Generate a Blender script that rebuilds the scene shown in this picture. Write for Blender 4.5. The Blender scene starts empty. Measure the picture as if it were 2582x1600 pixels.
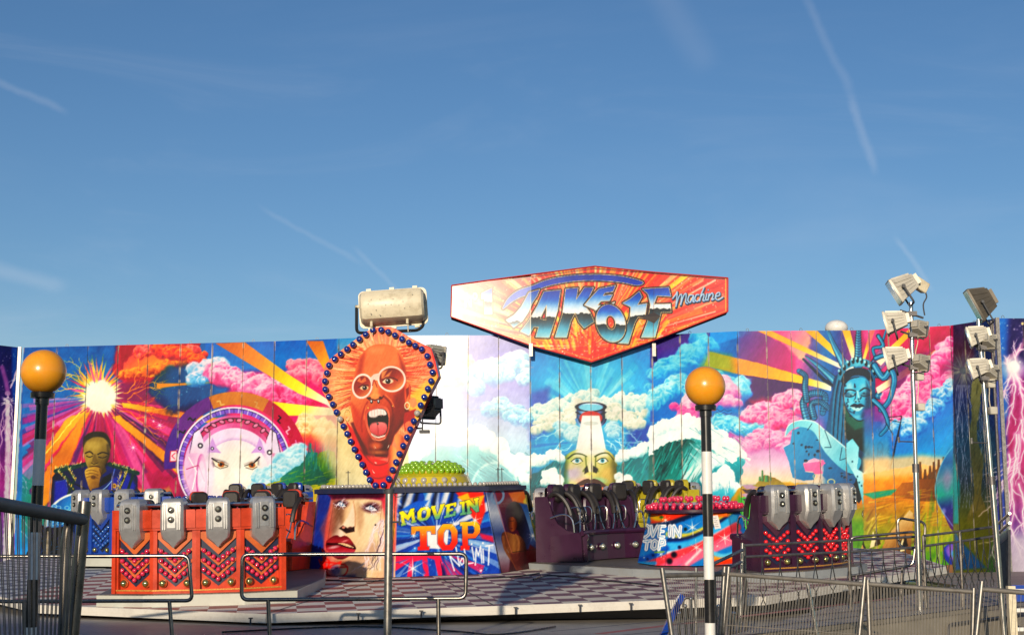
import math, random
import numpy as np
# ---------------------------------------------------------------- painted artwork: a small brush library
def hx(c):
    if isinstance(c, str):
        return np.array([int(c[i:i+2], 16) for i in (0, 2, 4)], dtype=np.float32) / 255.0
    return np.array(c, dtype=np.float32) / 255.0
def _vn(X, Y, seed):
    xi = np.floor(X).astype(np.int64); yi = np.floor(Y).astype(np.int64)
    fx = (X - xi).astype(np.float32); fy = (Y - yi).astype(np.float32)
    fx = fx*fx*(3-2*fx); fy = fy*fy*(3-2*fy)
    def h(a, b):
        n = (a*374761393 + b*668265263 + seed*1442695041) & 0xffffffff
        n = ((n ^ (n >> 13)) * 1274126177) & 0xffffffff
        return ((n ^ (n >> 16)) & 0xffff).astype(np.float32) / 65535.0
    return (h(xi, yi)*(1-fx)+h(xi+1, yi)*fx)*(1-fy) + (h(xi, yi+1)*(1-fx)+h(xi+1, yi+1)*fx)*fy
def fbm(X, Y, sc, seed=0, o=3, sy=None):
    sy = sy or sc; r = 0; a = 1.0; t = 0
    for i in range(o):
        r = r + a*_vn(X/sc*(2**i)+17*i, Y/sy*(2**i)+9*i, seed+i); t += a; a *= .5
    return r/t*2-1
def catmull(pts, closed=True, n=5):
    P = [np.array(p, float) for p in pts]; N = len(P); out = []
    for i in range(N if closed else N-1):
        if closed: a, b, c, d = P[i-1], P[i], P[(i+1) % N], P[(i+2) % N]
        else: a, b, c, d = P[max(i-1, 0)], P[i], P[i+1], P[min(i+2, N-1)]
        for k in range(n):
            t = k/n
            out.append(.5*((2*b)+(c-a)*t+(2*a-5*b+4*c-d)*t*t+(3*b-a-3*c+d)*t**3))
    if not closed: out.append(P[-1])
    return [tuple(p) for p in out]
def sst(a, b, x):
    t = np.clip((x-a)/(b-a), 0, 1); return t*t*(3-2*t)
class Cv:
    def __init__(s, x0, y0, x1, y1, k, bg='808080'):
        s.x0, s.y0, s.k = x0, y0, k
        s.w = int((x1-x0)*k); s.h = int((y1-y0)*k)
        s.X, s.Y = np.meshgrid((np.arange(s.w)+.5)/k+x0, (np.arange(s.h)+.5)/k+y0)
        s.X = s.X.astype(np.float32); s.Y = s.Y.astype(np.float32)
        s.C = np.zeros((s.h, s.w, 3), np.float32) + hx(bg)
        s.V(0, 0, 1); s.rnd = random.Random(5)
    def V(s, ox, oy, k): s.o = (ox, oy); s.vk = k
    def T(s, pts): return [(s.o[0]+x/s.vk, s.o[1]+y/s.vk) for x, y in pts]
    def win(s, x0, y0, x1, y1):
        a = max(0, int((x0-s.x0)*s.k)-1); b = min(s.w, int((x1-s.x0)*s.k)+2)
        c = max(0, int((y0-s.y0)*s.k)-1); d = min(s.h, int((y1-s.y0)*s.k)+2)
        if a >= b or c >= d: return None
        return (slice(c, d), slice(a, b))
    def col(s, c, X, Y):
        if isinstance(c, tuple) and len(c) and c[0] == 'lin':
            _, x0, y0, x1, y1 = c[:5]; cs = c[5:]
            (x0, y0), (x1, y1) = s.T([(x0, y0), (x1, y1)])
            t = ((X-x0)*(x1-x0)+(Y-y0)*(y1-y0))/((x1-x0)**2+(y1-y0)**2+1e-9)
        elif isinstance(c, tuple) and len(c) and c[0] == 'rad':
            _, x0, y0, r = c[:4]; cs = c[4:]; (x0, y0), = s.T([(x0, y0)])
            t = np.hypot(X-x0, Y-y0)/(r/s.vk)
        else: return hx(c)
        t = np.clip(t, 0, 1)*(len(cs)-1); out = np.zeros(X.shape+(3,), np.float32)+hx(cs[0])
        for i in range(len(cs)-1):
            u = np.clip(t-i, 0, 1)[..., None]; out = out*(1-u)+hx(cs[i+1])*u
        return out
    def put(s, w, a, c, tex=0, seed=3):
        X, Y = s.X[w], s.Y[w]; cc = s.col(c, X, Y)
        if tex:
            n = fbm(X, Y, 14, seed, 3)*tex
            cc = np.clip(cc+np.zeros(X.shape+(3,), np.float32)+n[..., None], 0, 1)
        a = a[..., None]; s.C[w] = s.C[w]*(1-a)+cc*a
    def sdf(s, pts, w, wob=0, ws=12, seed=1):
        X, Y = s.X[w], s.Y[w]
        if wob:
            X = X+wob*fbm(X, Y, ws, seed); Y = Y+wob*fbm(s.X[w], Y, ws, seed+50)
        d = np.full(X.shape, 1e9, np.float32); ins = np.zeros(X.shape, bool)
        n = len(pts)
        for i in range(n):
            ax, ay = pts[i]; bx, by = pts[(i+1) % n]
            ex, ey = bx-ax, by-ay; L = ex*ex+ey*ey
            if L < 1e-9: continue
            t = np.clip(((X-ax)*ex+(Y-ay)*ey)/L, 0, 1)
            d = np.minimum(d, (X-ax-t*ex)**2+(Y-ay-t*ey)**2)
            if ay != by:
                c = ((ay > Y) != (by > Y)) & (X < (bx-ax)*(Y-ay)/(by-ay)+ax); ins ^= c
        d = np.sqrt(d); return np.where(ins, -d, d)
    def bb(s, P, m):
        xs = [p[0] for p in P]; ys = [p[1] for p in P]
        return s.win(min(xs)-m, min(ys)-m, max(xs)+m, max(ys)+m)
    def poly(s, pts, c, sm=False, soft=0, a=1, wob=0, ws=12, seed=1, tex=0, T=True):
        P = s.T(pts) if T else pts
        if sm: P = catmull(P)
        soft = soft/s.vk if T else soft
        w = s.bb(P, soft+wob+2)
        if w is None: return
        d = s.sdf(P, w, wob, ws, seed); e = .5/s.k+soft
        s.put(w, a*sst(e, -e, d), c, tex, seed)
    def line(s, pts, wd, c, a=1, soft=0, sm=False, w1=None, wob=0):
        P = s.T(pts)
        if sm: P = catmull(P, False, 4)
        wd = wd/s.vk; w1 = wd if w1 is None else w1/s.vk; soft = soft/s.vk
        w = s.bb(P, max(wd, w1)+soft+wob+2)
        if w is None: return
        X, Y = s.X[w], s.Y[w]
        if wob: X = X+wob*fbm(X, Y, 9, 7); Y = Y+wob*fbm(X, Y, 9, 70)
        d = np.full(X.shape, 1e9, np.float32); n = len(P)-1
        for i in range(n):
            ax, ay = P[i]; bx, by = P[i+1]; ex, ey = bx-ax, by-ay; L = ex*ex+ey*ey+1e-9
            t = np.clip(((X-ax)*ex+(Y-ay)*ey)/L, 0, 1)
            rr = (wd+(w1-wd)*(i+t)/n)/2
            d = np.minimum(d, np.hypot(X-ax-t*ex, Y-ay-t*ey)-rr)
        e = .5/s.k+soft
        thin = min(1, max(wd, w1)*s.k*1.3)
        s.put(w, a*thin*sst(e, -e, d), c)
    def ell(s, cx, cy, rx, ry, c, rot=0, soft=0, a=1, ring=0, wob=0, arc=None):
        (cx, cy), = s.T([(cx, cy)]); rx /= s.vk; ry /= s.vk; soft /= s.vk; ring /= s.vk
        m = max(rx, ry)+soft+ring+2+wob; w = s.win(cx-m, cy-m, cx+m, cy+m)
        if w is None: return
        X, Y = s.X[w]-cx, s.Y[w]-cy
        if wob: n = fbm(s.X[w], s.Y[w], 10, 4)*wob; X = X+n; Y = Y+fbm(s.X[w], s.Y[w], 10, 44)*wob
        cr, sr = math.cos(math.radians(rot)), math.sin(math.radians(rot))
        x, y = X*cr+Y*sr, -X*sr+Y*cr
        q = np.sqrt((x/rx)**2+(y/ry)**2)+1e-6; d = (q-1)*min(rx, ry)
        if ring: d = np.abs(d)-ring/2
        e = .5/s.k+soft; al = a*sst(e, -e, d)
        if arc: 
            an = np.degrees(np.arctan2(-y, x)) % 360
            lo, hi = arc; al = al*(((an-lo) % 360) < (hi-lo))
        s.put(w, al, c)
    def glow(s, cx, cy, r, c, a=1, p=2):
        (cx, cy), = s.T([(cx, cy)]); r /= s.vk; w = s.win(cx-r, cy-r, cx+r, cy+r)
        if w is None: return
        q = np.clip(1-np.hypot(s.X[w]-cx, s.Y[w]-cy)/r, 0, 1)**p
        s.put(w, a*q, c)
    def star(s, cx, cy, r, c='ffffff', n=4, rot=20, a=.9):
        s.glow(cx, cy, r*.45, c, a, 2)
        for i in range(n):
            t = math.radians(rot+i*180/n*1.0); dx, dy = math.cos(t)*r, math.sin(t)*r
            s.line([(cx, cy), (cx+dx, cy+dy)], r*.07, c, a, w1=.2); s.line([(cx, cy), (cx-dx, cy-dy)], r*.07, c, a, w1=.2)
    def rays(s, cx, cy, n, r0, r1, a0, a1, cols, wd=3, seed=0, a=.8, r0v=.3):
        R = random.Random(seed)
        for i in range(n):
            t = math.radians(a0+(a1-a0)*R.random()); q = math.radians(wd*(.4+R.random()))
            A = r0*(1+r0v*(R.random()-.5)); B = r1*(.55+.45*R.random())
            s.poly([(cx+A*math.cos(t), cy-A*math.sin(t)), (cx+B*math.cos(t-q), cy-B*math.sin(t-q)), (cx+B*math.cos(t+q), cy-B*math.sin(t+q))],
                   R.choice(cols), a=a*(.6+.4*R.random()), soft=1.5, wob=1.2, seed=i)
    def spikes(s, cx, cy, n, r0, r1, a0, a1, cols, wd=6, seed=0, a=.9):      # thin towards the outside
        R = random.Random(seed)
        for i in range(n):
            t = math.radians(a0+(a1-a0)*R.random()); B = r1*(.5+.5*R.random()); q = wd/r0*(.5+R.random())
            s.poly([(cx+B*math.cos(t), cy-B*math.sin(t)), (cx+r0*math.cos(t-q), cy-r0*math.sin(t-q)), (cx+r0*math.cos(t+q), cy-r0*math.sin(t+q))],
                   R.choice(cols), a=a, soft=.6, wob=1, seed=i)
    def bolt(s, x0, y0, x1, y1, wd, c, jag=.18, br=3, seed=0, glow=None, ga=.4):
        R = random.Random(seed); pts = [(x0, y0), (x1, y1)]
        for it in range(4):
            q = []
            for (a, b), (e, f) in zip(pts, pts[1:]):
                L = math.hypot(e-a, f-b); o = (R.random()-.5)*2*jag*L
                q += [(a, b), ((a+e)/2-(f-b)/L*o, (b+f)/2+(e-a)/L*o)]
            pts = q+[pts[-1]]
        if glow: s.line(pts, wd*3.5, glow, ga, soft=wd*1.4, w1=wd)
        s.line(pts, wd, c, .95, w1=wd*.35)
        if br and wd > .6:
            for k in range(br):
                i = R.randrange(2, len(pts)-3); a = math.atan2(y1-y0, x1-x0)+R.choice((-1, 1))*(.35+.5*R.random())
                L = math.hypot(x1-x0, y1-y0)*(.2+.3*R.random())
                s.bolt(pts[i][0], pts[i][1], pts[i][0]+L*math.cos(a), pts[i][1]+L*math.sin(a), wd*.55, c, jag, br-2, seed*7+k+1, glow, ga*.6)
    def puffs(s, spine, r, n, lt, md, dk, seed=0, spread=1.0, ud=1.0, a=1):
        """billowing cloud: puffs scattered along a spine, paler on their upper side"""
        R = random.Random(seed); pts = []
        segs = list(zip(spine, spine[1:])); 
        for i in range(n):
            u = (i+R.random())/n*len(segs); j = min(int(u), len(segs)-1); f = u-j
            x = segs[j][0][0]*(1-f)+segs[j][1][0]*f; y = segs[j][0][1]*(1-f)+segs[j][1][1]*f
            rr = r*(.45+.75*R.random()); yy = y+(R.random()-.3)*r*1.5*spread
            pts.append((yy-rr*.3, x+(R.random()-.5)*r*.8, yy, rr))
        pts.sort()
        lt, md, dk = hx(lt), hx(md), hx(dk)
        for k, (_, x, y, rr) in enumerate(pts):
            (x, y), = s.T([(x, y)]); rr /= s.vk; w = s.win(x-rr*1.3, y-rr*1.3, x+rr*1.3, y+rr*1.3)
            if w is None: continue
            X, Y = s.X[w], s.Y[w]; n_ = fbm(X, Y, max(2.5, rr*.5), seed+k % 5)
            dx, dy = (X-x)/rr, (Y-y)/rr*ud; q = np.hypot(dx, dy)+n_*.24
            al = sst(1.02, .78, q)*np.clip(1.15-np.clip(dy, 0, 1)*.9, 0, 1)*a
            t = np.clip(.5-dy*.42-dx*.16+n_*.5+sst(.6, .9, q)*(.16*(dy < 0)), 0, 1)[..., None]
            cc = np.where(t < .5, dk+(md-dk)*t*2, md+(lt-md)*(t-.5)*2)
            s.C[w] = s.C[w]*(1-al[..., None])+cc*al[..., None]
    def speck(s, x0, y0, x1, y1, n, c='ffffff', r=1.2, seed=0, a=.8):
        R = random.Random(seed)
        for i in range(n):
            s.glow(x0+(x1-x0)*R.random(), y0+(y1-y0)*R.random(), r*(.6+1.6*R.random()), c, a*R.random(), 1)
    def strokes(s, x0, y0, x1, y1, n, ang, L, wd, cols, seed=0, a=.5, clip=None, dang=12):
        R = random.Random(seed)
        for i in range(n):
            x = x0+(x1-x0)*R.random(); y = y0+(y1-y0)*R.random()
            t = math.radians(ang+dang*(R.random()-.5)*2); l = L*(.4+R.random())
            s.line([(x, y), (x+l*math.cos(t), y-l*math.sin(t))], wd*(.5+R.random()), R.choice(cols), a, soft=wd*.3, w1=wd*.2)
    def finish(s, br=.02, sat=1.0):
        n = fbm(s.X, s.Y, 5, 91, 2)*br+fbm(s.X+s.Y*.5, s.Y-s.X*.4, 3, 17, 2, sy=16)*br*1.6; C = s.C*(1+2.2*fbm(s.X, s.Y, 26, 55, 3)*br)[..., None]+n[..., None]
        return np.clip(C, 0, 1)
# ---------------------------------------------------------------- the backdrop's airbrushed scenes
SEAMS = [53, 138, 216, 293, 369, 451, 532, 610, 689, 771, 852, 932, 1012, 1100, 1180, 1257, 1337, 1411, 1490, 1569, 1646, 1717, 1789, 1863, 1937, 1999, 2063, 2128, 2197, 2246, 2298, 2350, 2404]
def mural():
    c = Cv(-60, 740, 2700, 1530, .7, '1a6ea8')
    # ------- A: starburst and officer
    c.V(0, 840, 1.989)
    c.poly([(100,0),(1000,0),(1000,1500),(60,1500)], ('lin',0,60,0,900,'0f68a6','1878b0','1f86ac'), tex=.05)
    c.poly([(110,700),(300,600),(300,1000),(90,1000)], '2a8a70', soft=60, a=.8)
    c.poly([(60,1100),(260,1000),(220,1400),(60,1400)], '2a9ad8', soft=20, a=.9)
    c.poly([(585,40),(1000,40),(1000,300),(700,330),(560,200)], 'b01840', soft=10, wob=6)
    c.poly([(560,250),(1000,230),(1000,900),(700,900),(600,500)], '8a1a60', soft=16)
    c.poly([(500,330),(230,440),(240,1000),(700,1000),(900,800),(900,600),(1000,500)], 'b01c62', soft=14, tex=.05)
    c.rays(500,320,60,60,620,205,335,['c22a78','d6559a','a01a5c','d67ab0','7a1a70','e03070','b8104a'],2.6,1,.75)
    c.rays(500,320,26,70,420,300,352,['c81a58','e24a8a','5a1a66','901850','e884b4'],2.4,7,.7)
    c.rays(500,320,16,60,430,182,215,['c86aa8','d890c0','8a2a80','a83a90'],2.6,2,.7)
    c.rays(500,320,8,60,560,312,326,['3c1450','4a1a58'],2.2,3,.6)
    c.rays(500,320,8,60,560,228,262,['3c1a60','57206e'],1.8,4,.6)
    c.poly([(450,390),(420,400),(180,760),(190,900),(260,830),(330,700)], ('lin',450,390,200,850,'f0b020','c88014','e09a20'), soft=4, wob=3, a=.95)
    c.poly([(440,380),(330,430),(200,610),(210,680)], ('lin',440,380,200,650,'f6c040','c87a14'), soft=3, wob=3)
    c.line([(430,370),(360,440),(300,520),(230,600)], 5, 'ffe070', wob=3)
    c.poly([(560,420),(600,410),(1040,760),(1040,830)], ('lin',600,430,920,700,'e8a818','d48a10','f0b018'), soft=3, wob=2)
    c.poly([(610,345),(620,372),(1100,460),(1100,425)], ('lin',600,350,1000,430,'ffd040','c87a10','e8a020'), soft=3, wob=2)
    c.poly([(560,430),(620,560),(760,880),(800,880),(640,500)], 'd8689a', soft=4, a=.8)
    # red and orange cloud bank, right of the star
    c.poly([(600,60),(1000,50),(1000,120),(830,90),(700,100),(610,200)], 'a01238', soft=4, wob=4)
    c.poly([(600,215),(620,150),(690,80),(800,75),(915,90),(1000,75),(1010,160),(880,155),(790,215),(700,222)], ('lin',600,70,700,225,'b02040','d86a50','e89a28'), wob=7, ws=20, soft=3)
    c.puffs([(610,205),(700,185),(790,175),(880,140),(1000,125)], 30, 26, 'f0a838','d8702c','8a2820', 3, .6)
    c.puffs([(690,100),(800,80),(900,100),(1000,70)], 32, 18, 'f09080','d04a50','a01838', 8, .6)
    c.poly([(770,215),(850,165),(915,190),(1010,160),(1010,380),(850,400),(740,290)], ('lin',780,180,900,380,'104a5a','124a78','2a1a58'), soft=14, wob=8)
    c.speck(720,240,1000,600,70,'ffffff',2.4,4)
    for k,(a,b) in enumerate([((620,300),(860,250)),((640,330),(960,280)),((600,350),(900,360)),((640,300),(700,90)),((600,390),(830,560)),((560,400),(700,560)),((640,340),(780,430))]):
        c.bolt(a[0],a[1],b[0],b[1],4,'f0a828',.16,4,k+3)
    for k,(a,b) in enumerate([((420,250),(270,200)),((430,290),(260,285)),((420,300),(250,250)),((430,250),(350,120)),((480,230),(440,140))]):
        c.bolt(a[0],a[1],b[0],b[1],5,'f4cc60',.16,3,k+23)
    c.spikes(490,300,60,70,205,20,190,['f0b820','e07a20','d83a60','e05a9a','f4d040'],5,6,.9)
    c.spikes(490,300,26,60,170,60,130,['e0608a','f4c838','c84898'],5,16,.9)
    c.glow(500,320,170,'fff0b0',.55,1.4)
    c.spikes(500,320,110,60,128,0,360,['fff2b0','fff8d8','ffe070'],6,8,.9)
    c.ell(505,318,78,80,'fff8e2',soft=8,wob=8)
    c.star(668,572,26); c.star(770,440,22); c.star(800,460,26)
    # officer with folded hand
    c.poly([(262,720),(300,665),(420,650),(560,648),(650,668),(690,720),(695,900),(250,900)], ('lin',260,700,700,860,'141838','1c2878','141440'), wob=1)
    c.poly([(275,740),(330,735),(345,840),(270,850)], '2432a0', soft=8)
    c.poly([(520,740),(640,700),(680,760),(670,800),(540,810)], '26349a', soft=8)
    c.poly([(345,740),(420,780),(500,790),(560,740),(560,700),(520,720),(470,800),(400,760)], '0c0c20', soft=3)
    c.line([(500,780),(560,735),(575,680)], 5, '6a8ad0', soft=1); c.line([(280,745),(330,735),(345,830)], 2, '6a8ad0')
    for A in ([(285,680),(340,730),(380,800)], [(330,665),(375,730),(345,800),(330,850)], [(640,680),(600,780),(590,830)], [(670,700),(640,790)]):
        c.line(A, 14, '0e3a34'); 
    for A in ([(280,690),(430,655)], [(550,655),(690,700)]):
        c.line(A, 22, '12463e', soft=1)
    R = random.Random(4)
    for (a,b) in (((270,680),(420,648)),((550,652),(685,690)),((290,690),(375,790)),((345,680),(380,740)),((640,690),(595,790)),((610,690),(580,800))):
        for i in range(26):
            t = R.random(); x = a[0]+(b[0]-a[0])*t; y = a[1]+(b[1]-a[1])*t
            c.line([(x,y),(x+R.uniform(-9,9),y-R.uniform(4,16))], 2.4, R.choice(['e8c870','f4e4a0','b08830']))
    c.ell(573,763,12,12,'c8a040'); c.ell(573,763,6,6,'7a5a18')
    c.poly([(455,640),(520,640),(535,690),(500,720),(450,700)], '5a4a1c')
    c.poly([(418,590),(420,540),(440,505),(487,492),(535,505),(553,545),(552,600),(540,640),(515,680),(480,705),(450,690),(428,640)], ('lin',420,520,560,640,'8a7434','a8924a','5a4a20'), sm=True)
    c.poly([(417,570),(420,525),(445,500),(487,491),(530,500),(554,540),(553,580),(540,545),(515,522),(470,520),(435,540)], '3a3420', sm=True, soft=3)
    c.ell(465,560,34,20,'cbb468',soft=14,a=.7); c.ell(470,655,14,24,'b8a050',soft=8,a=.6)
    c.line([(428,600),(450,592),(466,604)], 6, '2a2010', sm=True); c.line([(490,606),(515,596),(545,604)], 6, '2a2010', sm=True)
    c.line([(434,614),(450,620),(464,614)], 4, '1c160c', sm=True); c.line([(494,618),(515,624),(534,616)], 4, '1c160c', sm=True)
    c.poly([(470,604),(480,604),(490,640),(480,650),(460,645)], '7a6630', soft=3); c.line([(458,648),(472,654),(490,648)], 4, '3a2c10', sm=True)
    c.line([(540,560),(545,610),(530,660)], 12, '3a3018', soft=5, a=.6); c.line([(452,668),(475,664),(500,670)], 5, '4a2c14', sm=True)
    c.poly([(425,690),(450,672),(490,670),(508,690),(500,740),(490,790),(455,790),(435,740)], ('lin',420,680,510,760,'d8b860','b08a3c','7a5a22'), sm=True)
    for y in (690,706,722): c.line([(432,y),(460,y-6),(492,y+4)], 2.5, '5a3e14', sm=True)
    c.ell(468,720,12,10,'6a4a1c',soft=2); c.line([(500,680),(512,720),(496,780)], 4, '4a3410', soft=1)
    c.poly([(460,780),(500,770),(560,735),(520,830),(470,830)], '1c3070'); c.line([(470,800),(520,780),(560,740)], 4, 'a8c8f0', sm=True)
    c.poly([(690,770),(760,800),(850,760),(880,840),(860,1000),(690,1000)], ('lin',700,760,800,900,'d88060','c89060','8a3a50'), soft=10, wob=5)
    # cell globe lower left, dark honeycomb under it
    c.ell(400,960,172,160,('rad',380,900,200,'3ab0d8','1a6aa8','e0e8e8')); c.ell(400,960,170,158,'e8ece4',ring=10,soft=2)
    for k in range(60):
        x = 260+R.random()*200; y = 850+R.random()*110
        c.ell(x,y,9+R.random()*6,6+R.random()*4,'2a7ac0',a=.7,soft=1); c.ell(x,y,11,8,'d8f0f0',ring=2.5,a=.7)
    c.poly([(120,1140),(190,980),(400,960),(520,1000),(520,1260),(95,1260)], '0c0a10', wob=4)
    for k in range(34):
        x = 170+R.random()*280; y = 980+R.random()*150; c.ell(x,y,18,20,'0a0810'); c.ell(x,y,20,22,R.choice(['3a5ab0','5a3a90','2a80b0']),ring=2.2,a=.8)
    # ------- B: arch machine, sunbeams, mesa
    c.V(400, 840, 1.989)
    c.poly([(235,0),(1000,0),(1000,250),(560,260),(230,150)], ('lin',0,40,0,260,'0a70b8','1f92d0'), tex=.03)
    c.poly([(60,170),(230,150),(300,330),(60,380),(20,300)], '0e5c8c', soft=26, a=.9, wob=6)
    c.speck(60,160,240,360,26,'ffffff',2)
    c.puffs([(0,90),(80,80),(160,110),(230,110)], 34, 24, 'f08a30','d04038','8a2040', 2, .9)
    c.poly([(-10,250),(100,250),(330,236),(330,244),(100,262),(-10,275)], 'd89018', soft=2)
    c.poly([(400,190),(1000,190),(1000,480),(640,640),(300,380)], 'd02878', soft=20)
    c.puffs([(170,200),(220,190),(290,170),(350,190),(420,230)], 42, 46, 'f4e4ee','7ab8dc','3a88c0', 5, 1.0)
    c.puffs([(270,180),(330,180),(400,240),(480,250),(560,250),(640,290)], 44, 60, 'f4d0dc','e070a4','c02868', 6, 1.2)
    c.poly([(280,330),(620,300),(900,350),(870,400),(560,420),(420,320)], 'd01c62', soft=14, a=.8)
    c.puffs([(520,300),(640,330),(760,340)], 40, 24, 'f090b4','d84480','c01858', 12, 1.2)
    c.puffs([(660,180),(720,165),(790,175),(850,210)], 40, 40, 'f8b0b8','e86a8c','c83060', 9, 1.2)
    c.poly([(740,38),(825,38),(880,200),(880,260)], ('lin',780,40,860,220,'d07812','f4c418'))
    c.poly([(285,50),(432,44),(640,200),(1000,480),(1000,470),(860,358)], ('lin',330,50,860,350,'c87010','e0901c','f8dc28','ffffff'))
    c.poly([(285,50),(432,44),(650,205),(870,345),(875,370),(700,300)], ('lin',330,50,860,350,'c06c10','e4961c','fae030','fffdf0'))
    c.poly([(400,318),(640,350),(880,376),(880,410),(560,412)], ('lin',400,330,880,400,'d89018','f8d820','fdf060','ffffff'))
    c.puffs([(700,450),(760,440),(840,470),(900,520)], 40, 34, 'fff0c0','f8b880','e86a50', 14, 1.3)
    c.poly([(640,560),(720,500),(1000,520),(1000,640),(700,620)], ('lin',0,480,0,640,'f0a050','d84a50','c03060'), soft=12, a=.8)
    # outer ring of the arch
    c.ell(385,650,325,325,'5a2a8a',ring=66,arc=(100,185)); c.ell(385,650,325,325,'7a2f86',ring=66,arc=(112,150),a=.7,soft=2)
    c.ell(385,650,325,325,'c08014',ring=66,arc=(62,112)); c.ell(385,650,325,325,'b41e50',ring=66,arc=(15,62)); c.ell(385,650,325,325,'a06a90',ring=66,arc=(-6,15),a=.7)
    for k,(an,cc) in enumerate(((170,'d8a8c8'),(150,'141018'),(135,'141018'),(45,'141018'),(32,'e8b0c0'),(18,'e08ab0'),(104,'d8b070'),(70,'c89a60'))):
        t = math.radians(an); x, y = 385+300*math.cos(t), 650-300*math.sin(t); ux, uy = math.cos(t), -math.sin(t)
        c.line([(x-uy*16,y+ux*16),(x,y),(x+ux*22,y+uy*22),(x+ux*22+uy*14,y+uy*22-ux*14)], 7, cc)
    c.ell(378,660,280,286,'e8e0f0',ring=12); c.ell(378,660,266,272,'8a6ac8',ring=22); c.ell(378,660,276,282,'2a1840',ring=3)
    for k in range(72):
        t = math.radians(k*5); x, y = math.cos(t), -math.sin(t)
        c.line([(378+256*x,660+262*y),(378+276*x,660+282*y)], 3, 'f0e8f8' if k%2 else '3a2a60')
    c.ell(380,668,252,258,('lin',130,600,640,640,'d4b0e4','e080b0','c04078','ecc8dc'))
    c.ell(380,668,226,232,'c03a74',ring=26,arc=(30,150)); c.ell(380,668,236,242,'3a1430',ring=6,arc=(40,160))
    for k in range(10):
        t = math.radians(40+k*11); x, y = 380+228*math.cos(t), 668-234*math.sin(t)
        c.ell(x,y,15,9,'e090b0',rot=-(90-40-k*11)); c.ell(x,y,15,9,'401828',rot=-(90-40-k*11),ring=3)
    c.ell(380,680,202,206,('lin',200,640,600,700,'e4c8ec','f0dcf2','dcb0d4')); c.ell(380,680,186,190,'e6d4ee',ring=22)
    c.ell(386,716,176,190,'c8a8d4',soft=10); c.ell(386,720,170,186,('rad',390,700,200,'f8f4e6','f6f0e4','e8d8ea'))
    for (x0,fl) in ((165,1),(600,-1)):
        c.poly([(x0-10*fl,600),(x0+10*fl,500),(x0+38*fl,480),(x0+60*fl,540),(x0+66*fl,590),(x0+20*fl,600)], 'e8d8f0'); c.line([(x0-10*fl,600),(x0+10*fl,500),(x0+38*fl,480)], 4, '3a2a50')
        c.ell(x0+44*fl,562 if fl>0 else 596,14,14,'3a3040'); c.ell(x0+44*fl,562 if fl>0 else 596,6,6,'f0f0f0')
    for (x0,fl) in ((265,1),(512,-1)):
        c.poly([(x0-22*fl,600),(x0-6*fl,545),(x0+6*fl,520),(x0+24*fl,570),(x0+50*fl,600),(x0+10*fl,596)], 'c8a0d8'); c.ell(x0+4*fl,576,9,9,'4a3a58'); c.ell(x0+4*fl,576,4,4,'f4f0f8')
    c.ell(180,700,60,130,'f0c8dc',a=.6,soft=6); c.ell(215,730,24,110,'c05a9a',ring=8,a=.8); c.line([(150,620),(190,690),(170,780)],5,'ffffff'); c.line([(140,680),(200,660),(230,740)],4,'b0386a')
    c.ell(240,700,40,110,'f0d8ec',a=.8,soft=10); c.ell(540,710,30,100,'f4e4ec',a=.8,soft=8)
    c.poly([(60,590),(92,588),(88,640),(56,642)], 'f0d0d8'); c.line([(60,590),(92,588),(88,640),(56,642),(60,590)], 4, 'c02040'); c.line([(82,600),(66,614),(80,628)], 4, 'c02040')
    # the eyes
    c.poly([(272,625),(330,640),(350,655),(300,640),(275,670),(268,650)], '6a5a60', soft=6, a=.8)
    c.poly([(272,636),(300,640),(348,658),(340,672),(310,678),(288,668)], 'f4ead0'); c.ell(314,657,17,14,'b06a10'); c.ell(312,657,7,7,'140a04'); c.ell(305,651,3,3,'ffffff')
    c.line([(268,626),(290,642),(349,664)], 8, '1c1218', w1=3); c.line([(282,664),(308,678),(346,668)], 3, '3a2a28')
    c.poly([(505,618),(470,645),(430,655),(470,640),(502,660)], '6a5a60', soft=6, a=.8)
    c.poly([(498,640),(470,648),(432,660),(445,676),(475,680),(494,664)], 'f4ead0'); c.ell(468,660,17,14,'b06a10'); c.ell(469,660,7,7,'140a04'); c.ell(462,654,3,3,'ffffff')
    c.line([(506,620),(480,648),(430,664)], 8, '1c1218', w1=3); c.line([(494,668),(470,682),(436,672)], 3, '3a2a28')
    # mist, mesa and meadow
    c.puffs([(480,760),(560,700),(640,650),(720,610)], 46, 50, 'd8eef4','8ac8dc','50a0c8', 21, 1.2)
    c.poly([(480,770),(590,745),(640,710),(740,650),(930,660),(1100,720),(1300,760),(1300,900),(480,900)], ('lin',0,650,0,800,'5a8a30','8aa020','c8b018'), wob=5, tex=.06)
    c.poly([(590,760),(640,700),(735,640),(745,590),(760,590),(757,550),(766,550),(768,590),(795,600),(800,650),(870,700),(840,760)], ('lin',640,600,820,760,'3a90a0','2a7a60','2a5a50'), wob=4)
    c.poly([(795,660),(800,600),(850,585),(885,590),(893,690),(930,730),(840,720)], ('lin',800,590,900,720,'7a8a20','4a7a30','2a5a38'), wob=4)
    c.strokes(740,590,880,690,50,88,50,5,['1a6a8a','8ab030','24503a','5aa8a0'],2,.5)
    c.strokes(590,700,1000,790,70,12,70,4,['d8c020','4a8a30','2a6a50','a8b828'],3,.5)
    # ------- hidden behind the diamond, then the pale left flank of the centre
    c.V(0, 0, 1)
    c.poly([(850,820),(1045,820),(1045,1250),(850,1250)], ('lin',0,830,0,1250,'2a88c8','f0d0b0','f0c060','8aa8a0'), soft=4, a=1)
    c.poly([(770,1040),(900,1000),(1000,1130),(980,1250),(860,1240)], 'e8d8b0', soft=18, a=.8)
    c.poly([(1030,800),(1340,800),(1340,1260),(1030,1260)], ('lin',0,830,0,1240,'6a68b0','8a88c8','b0c8e0','7ac0c8'), tex=.04)
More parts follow.
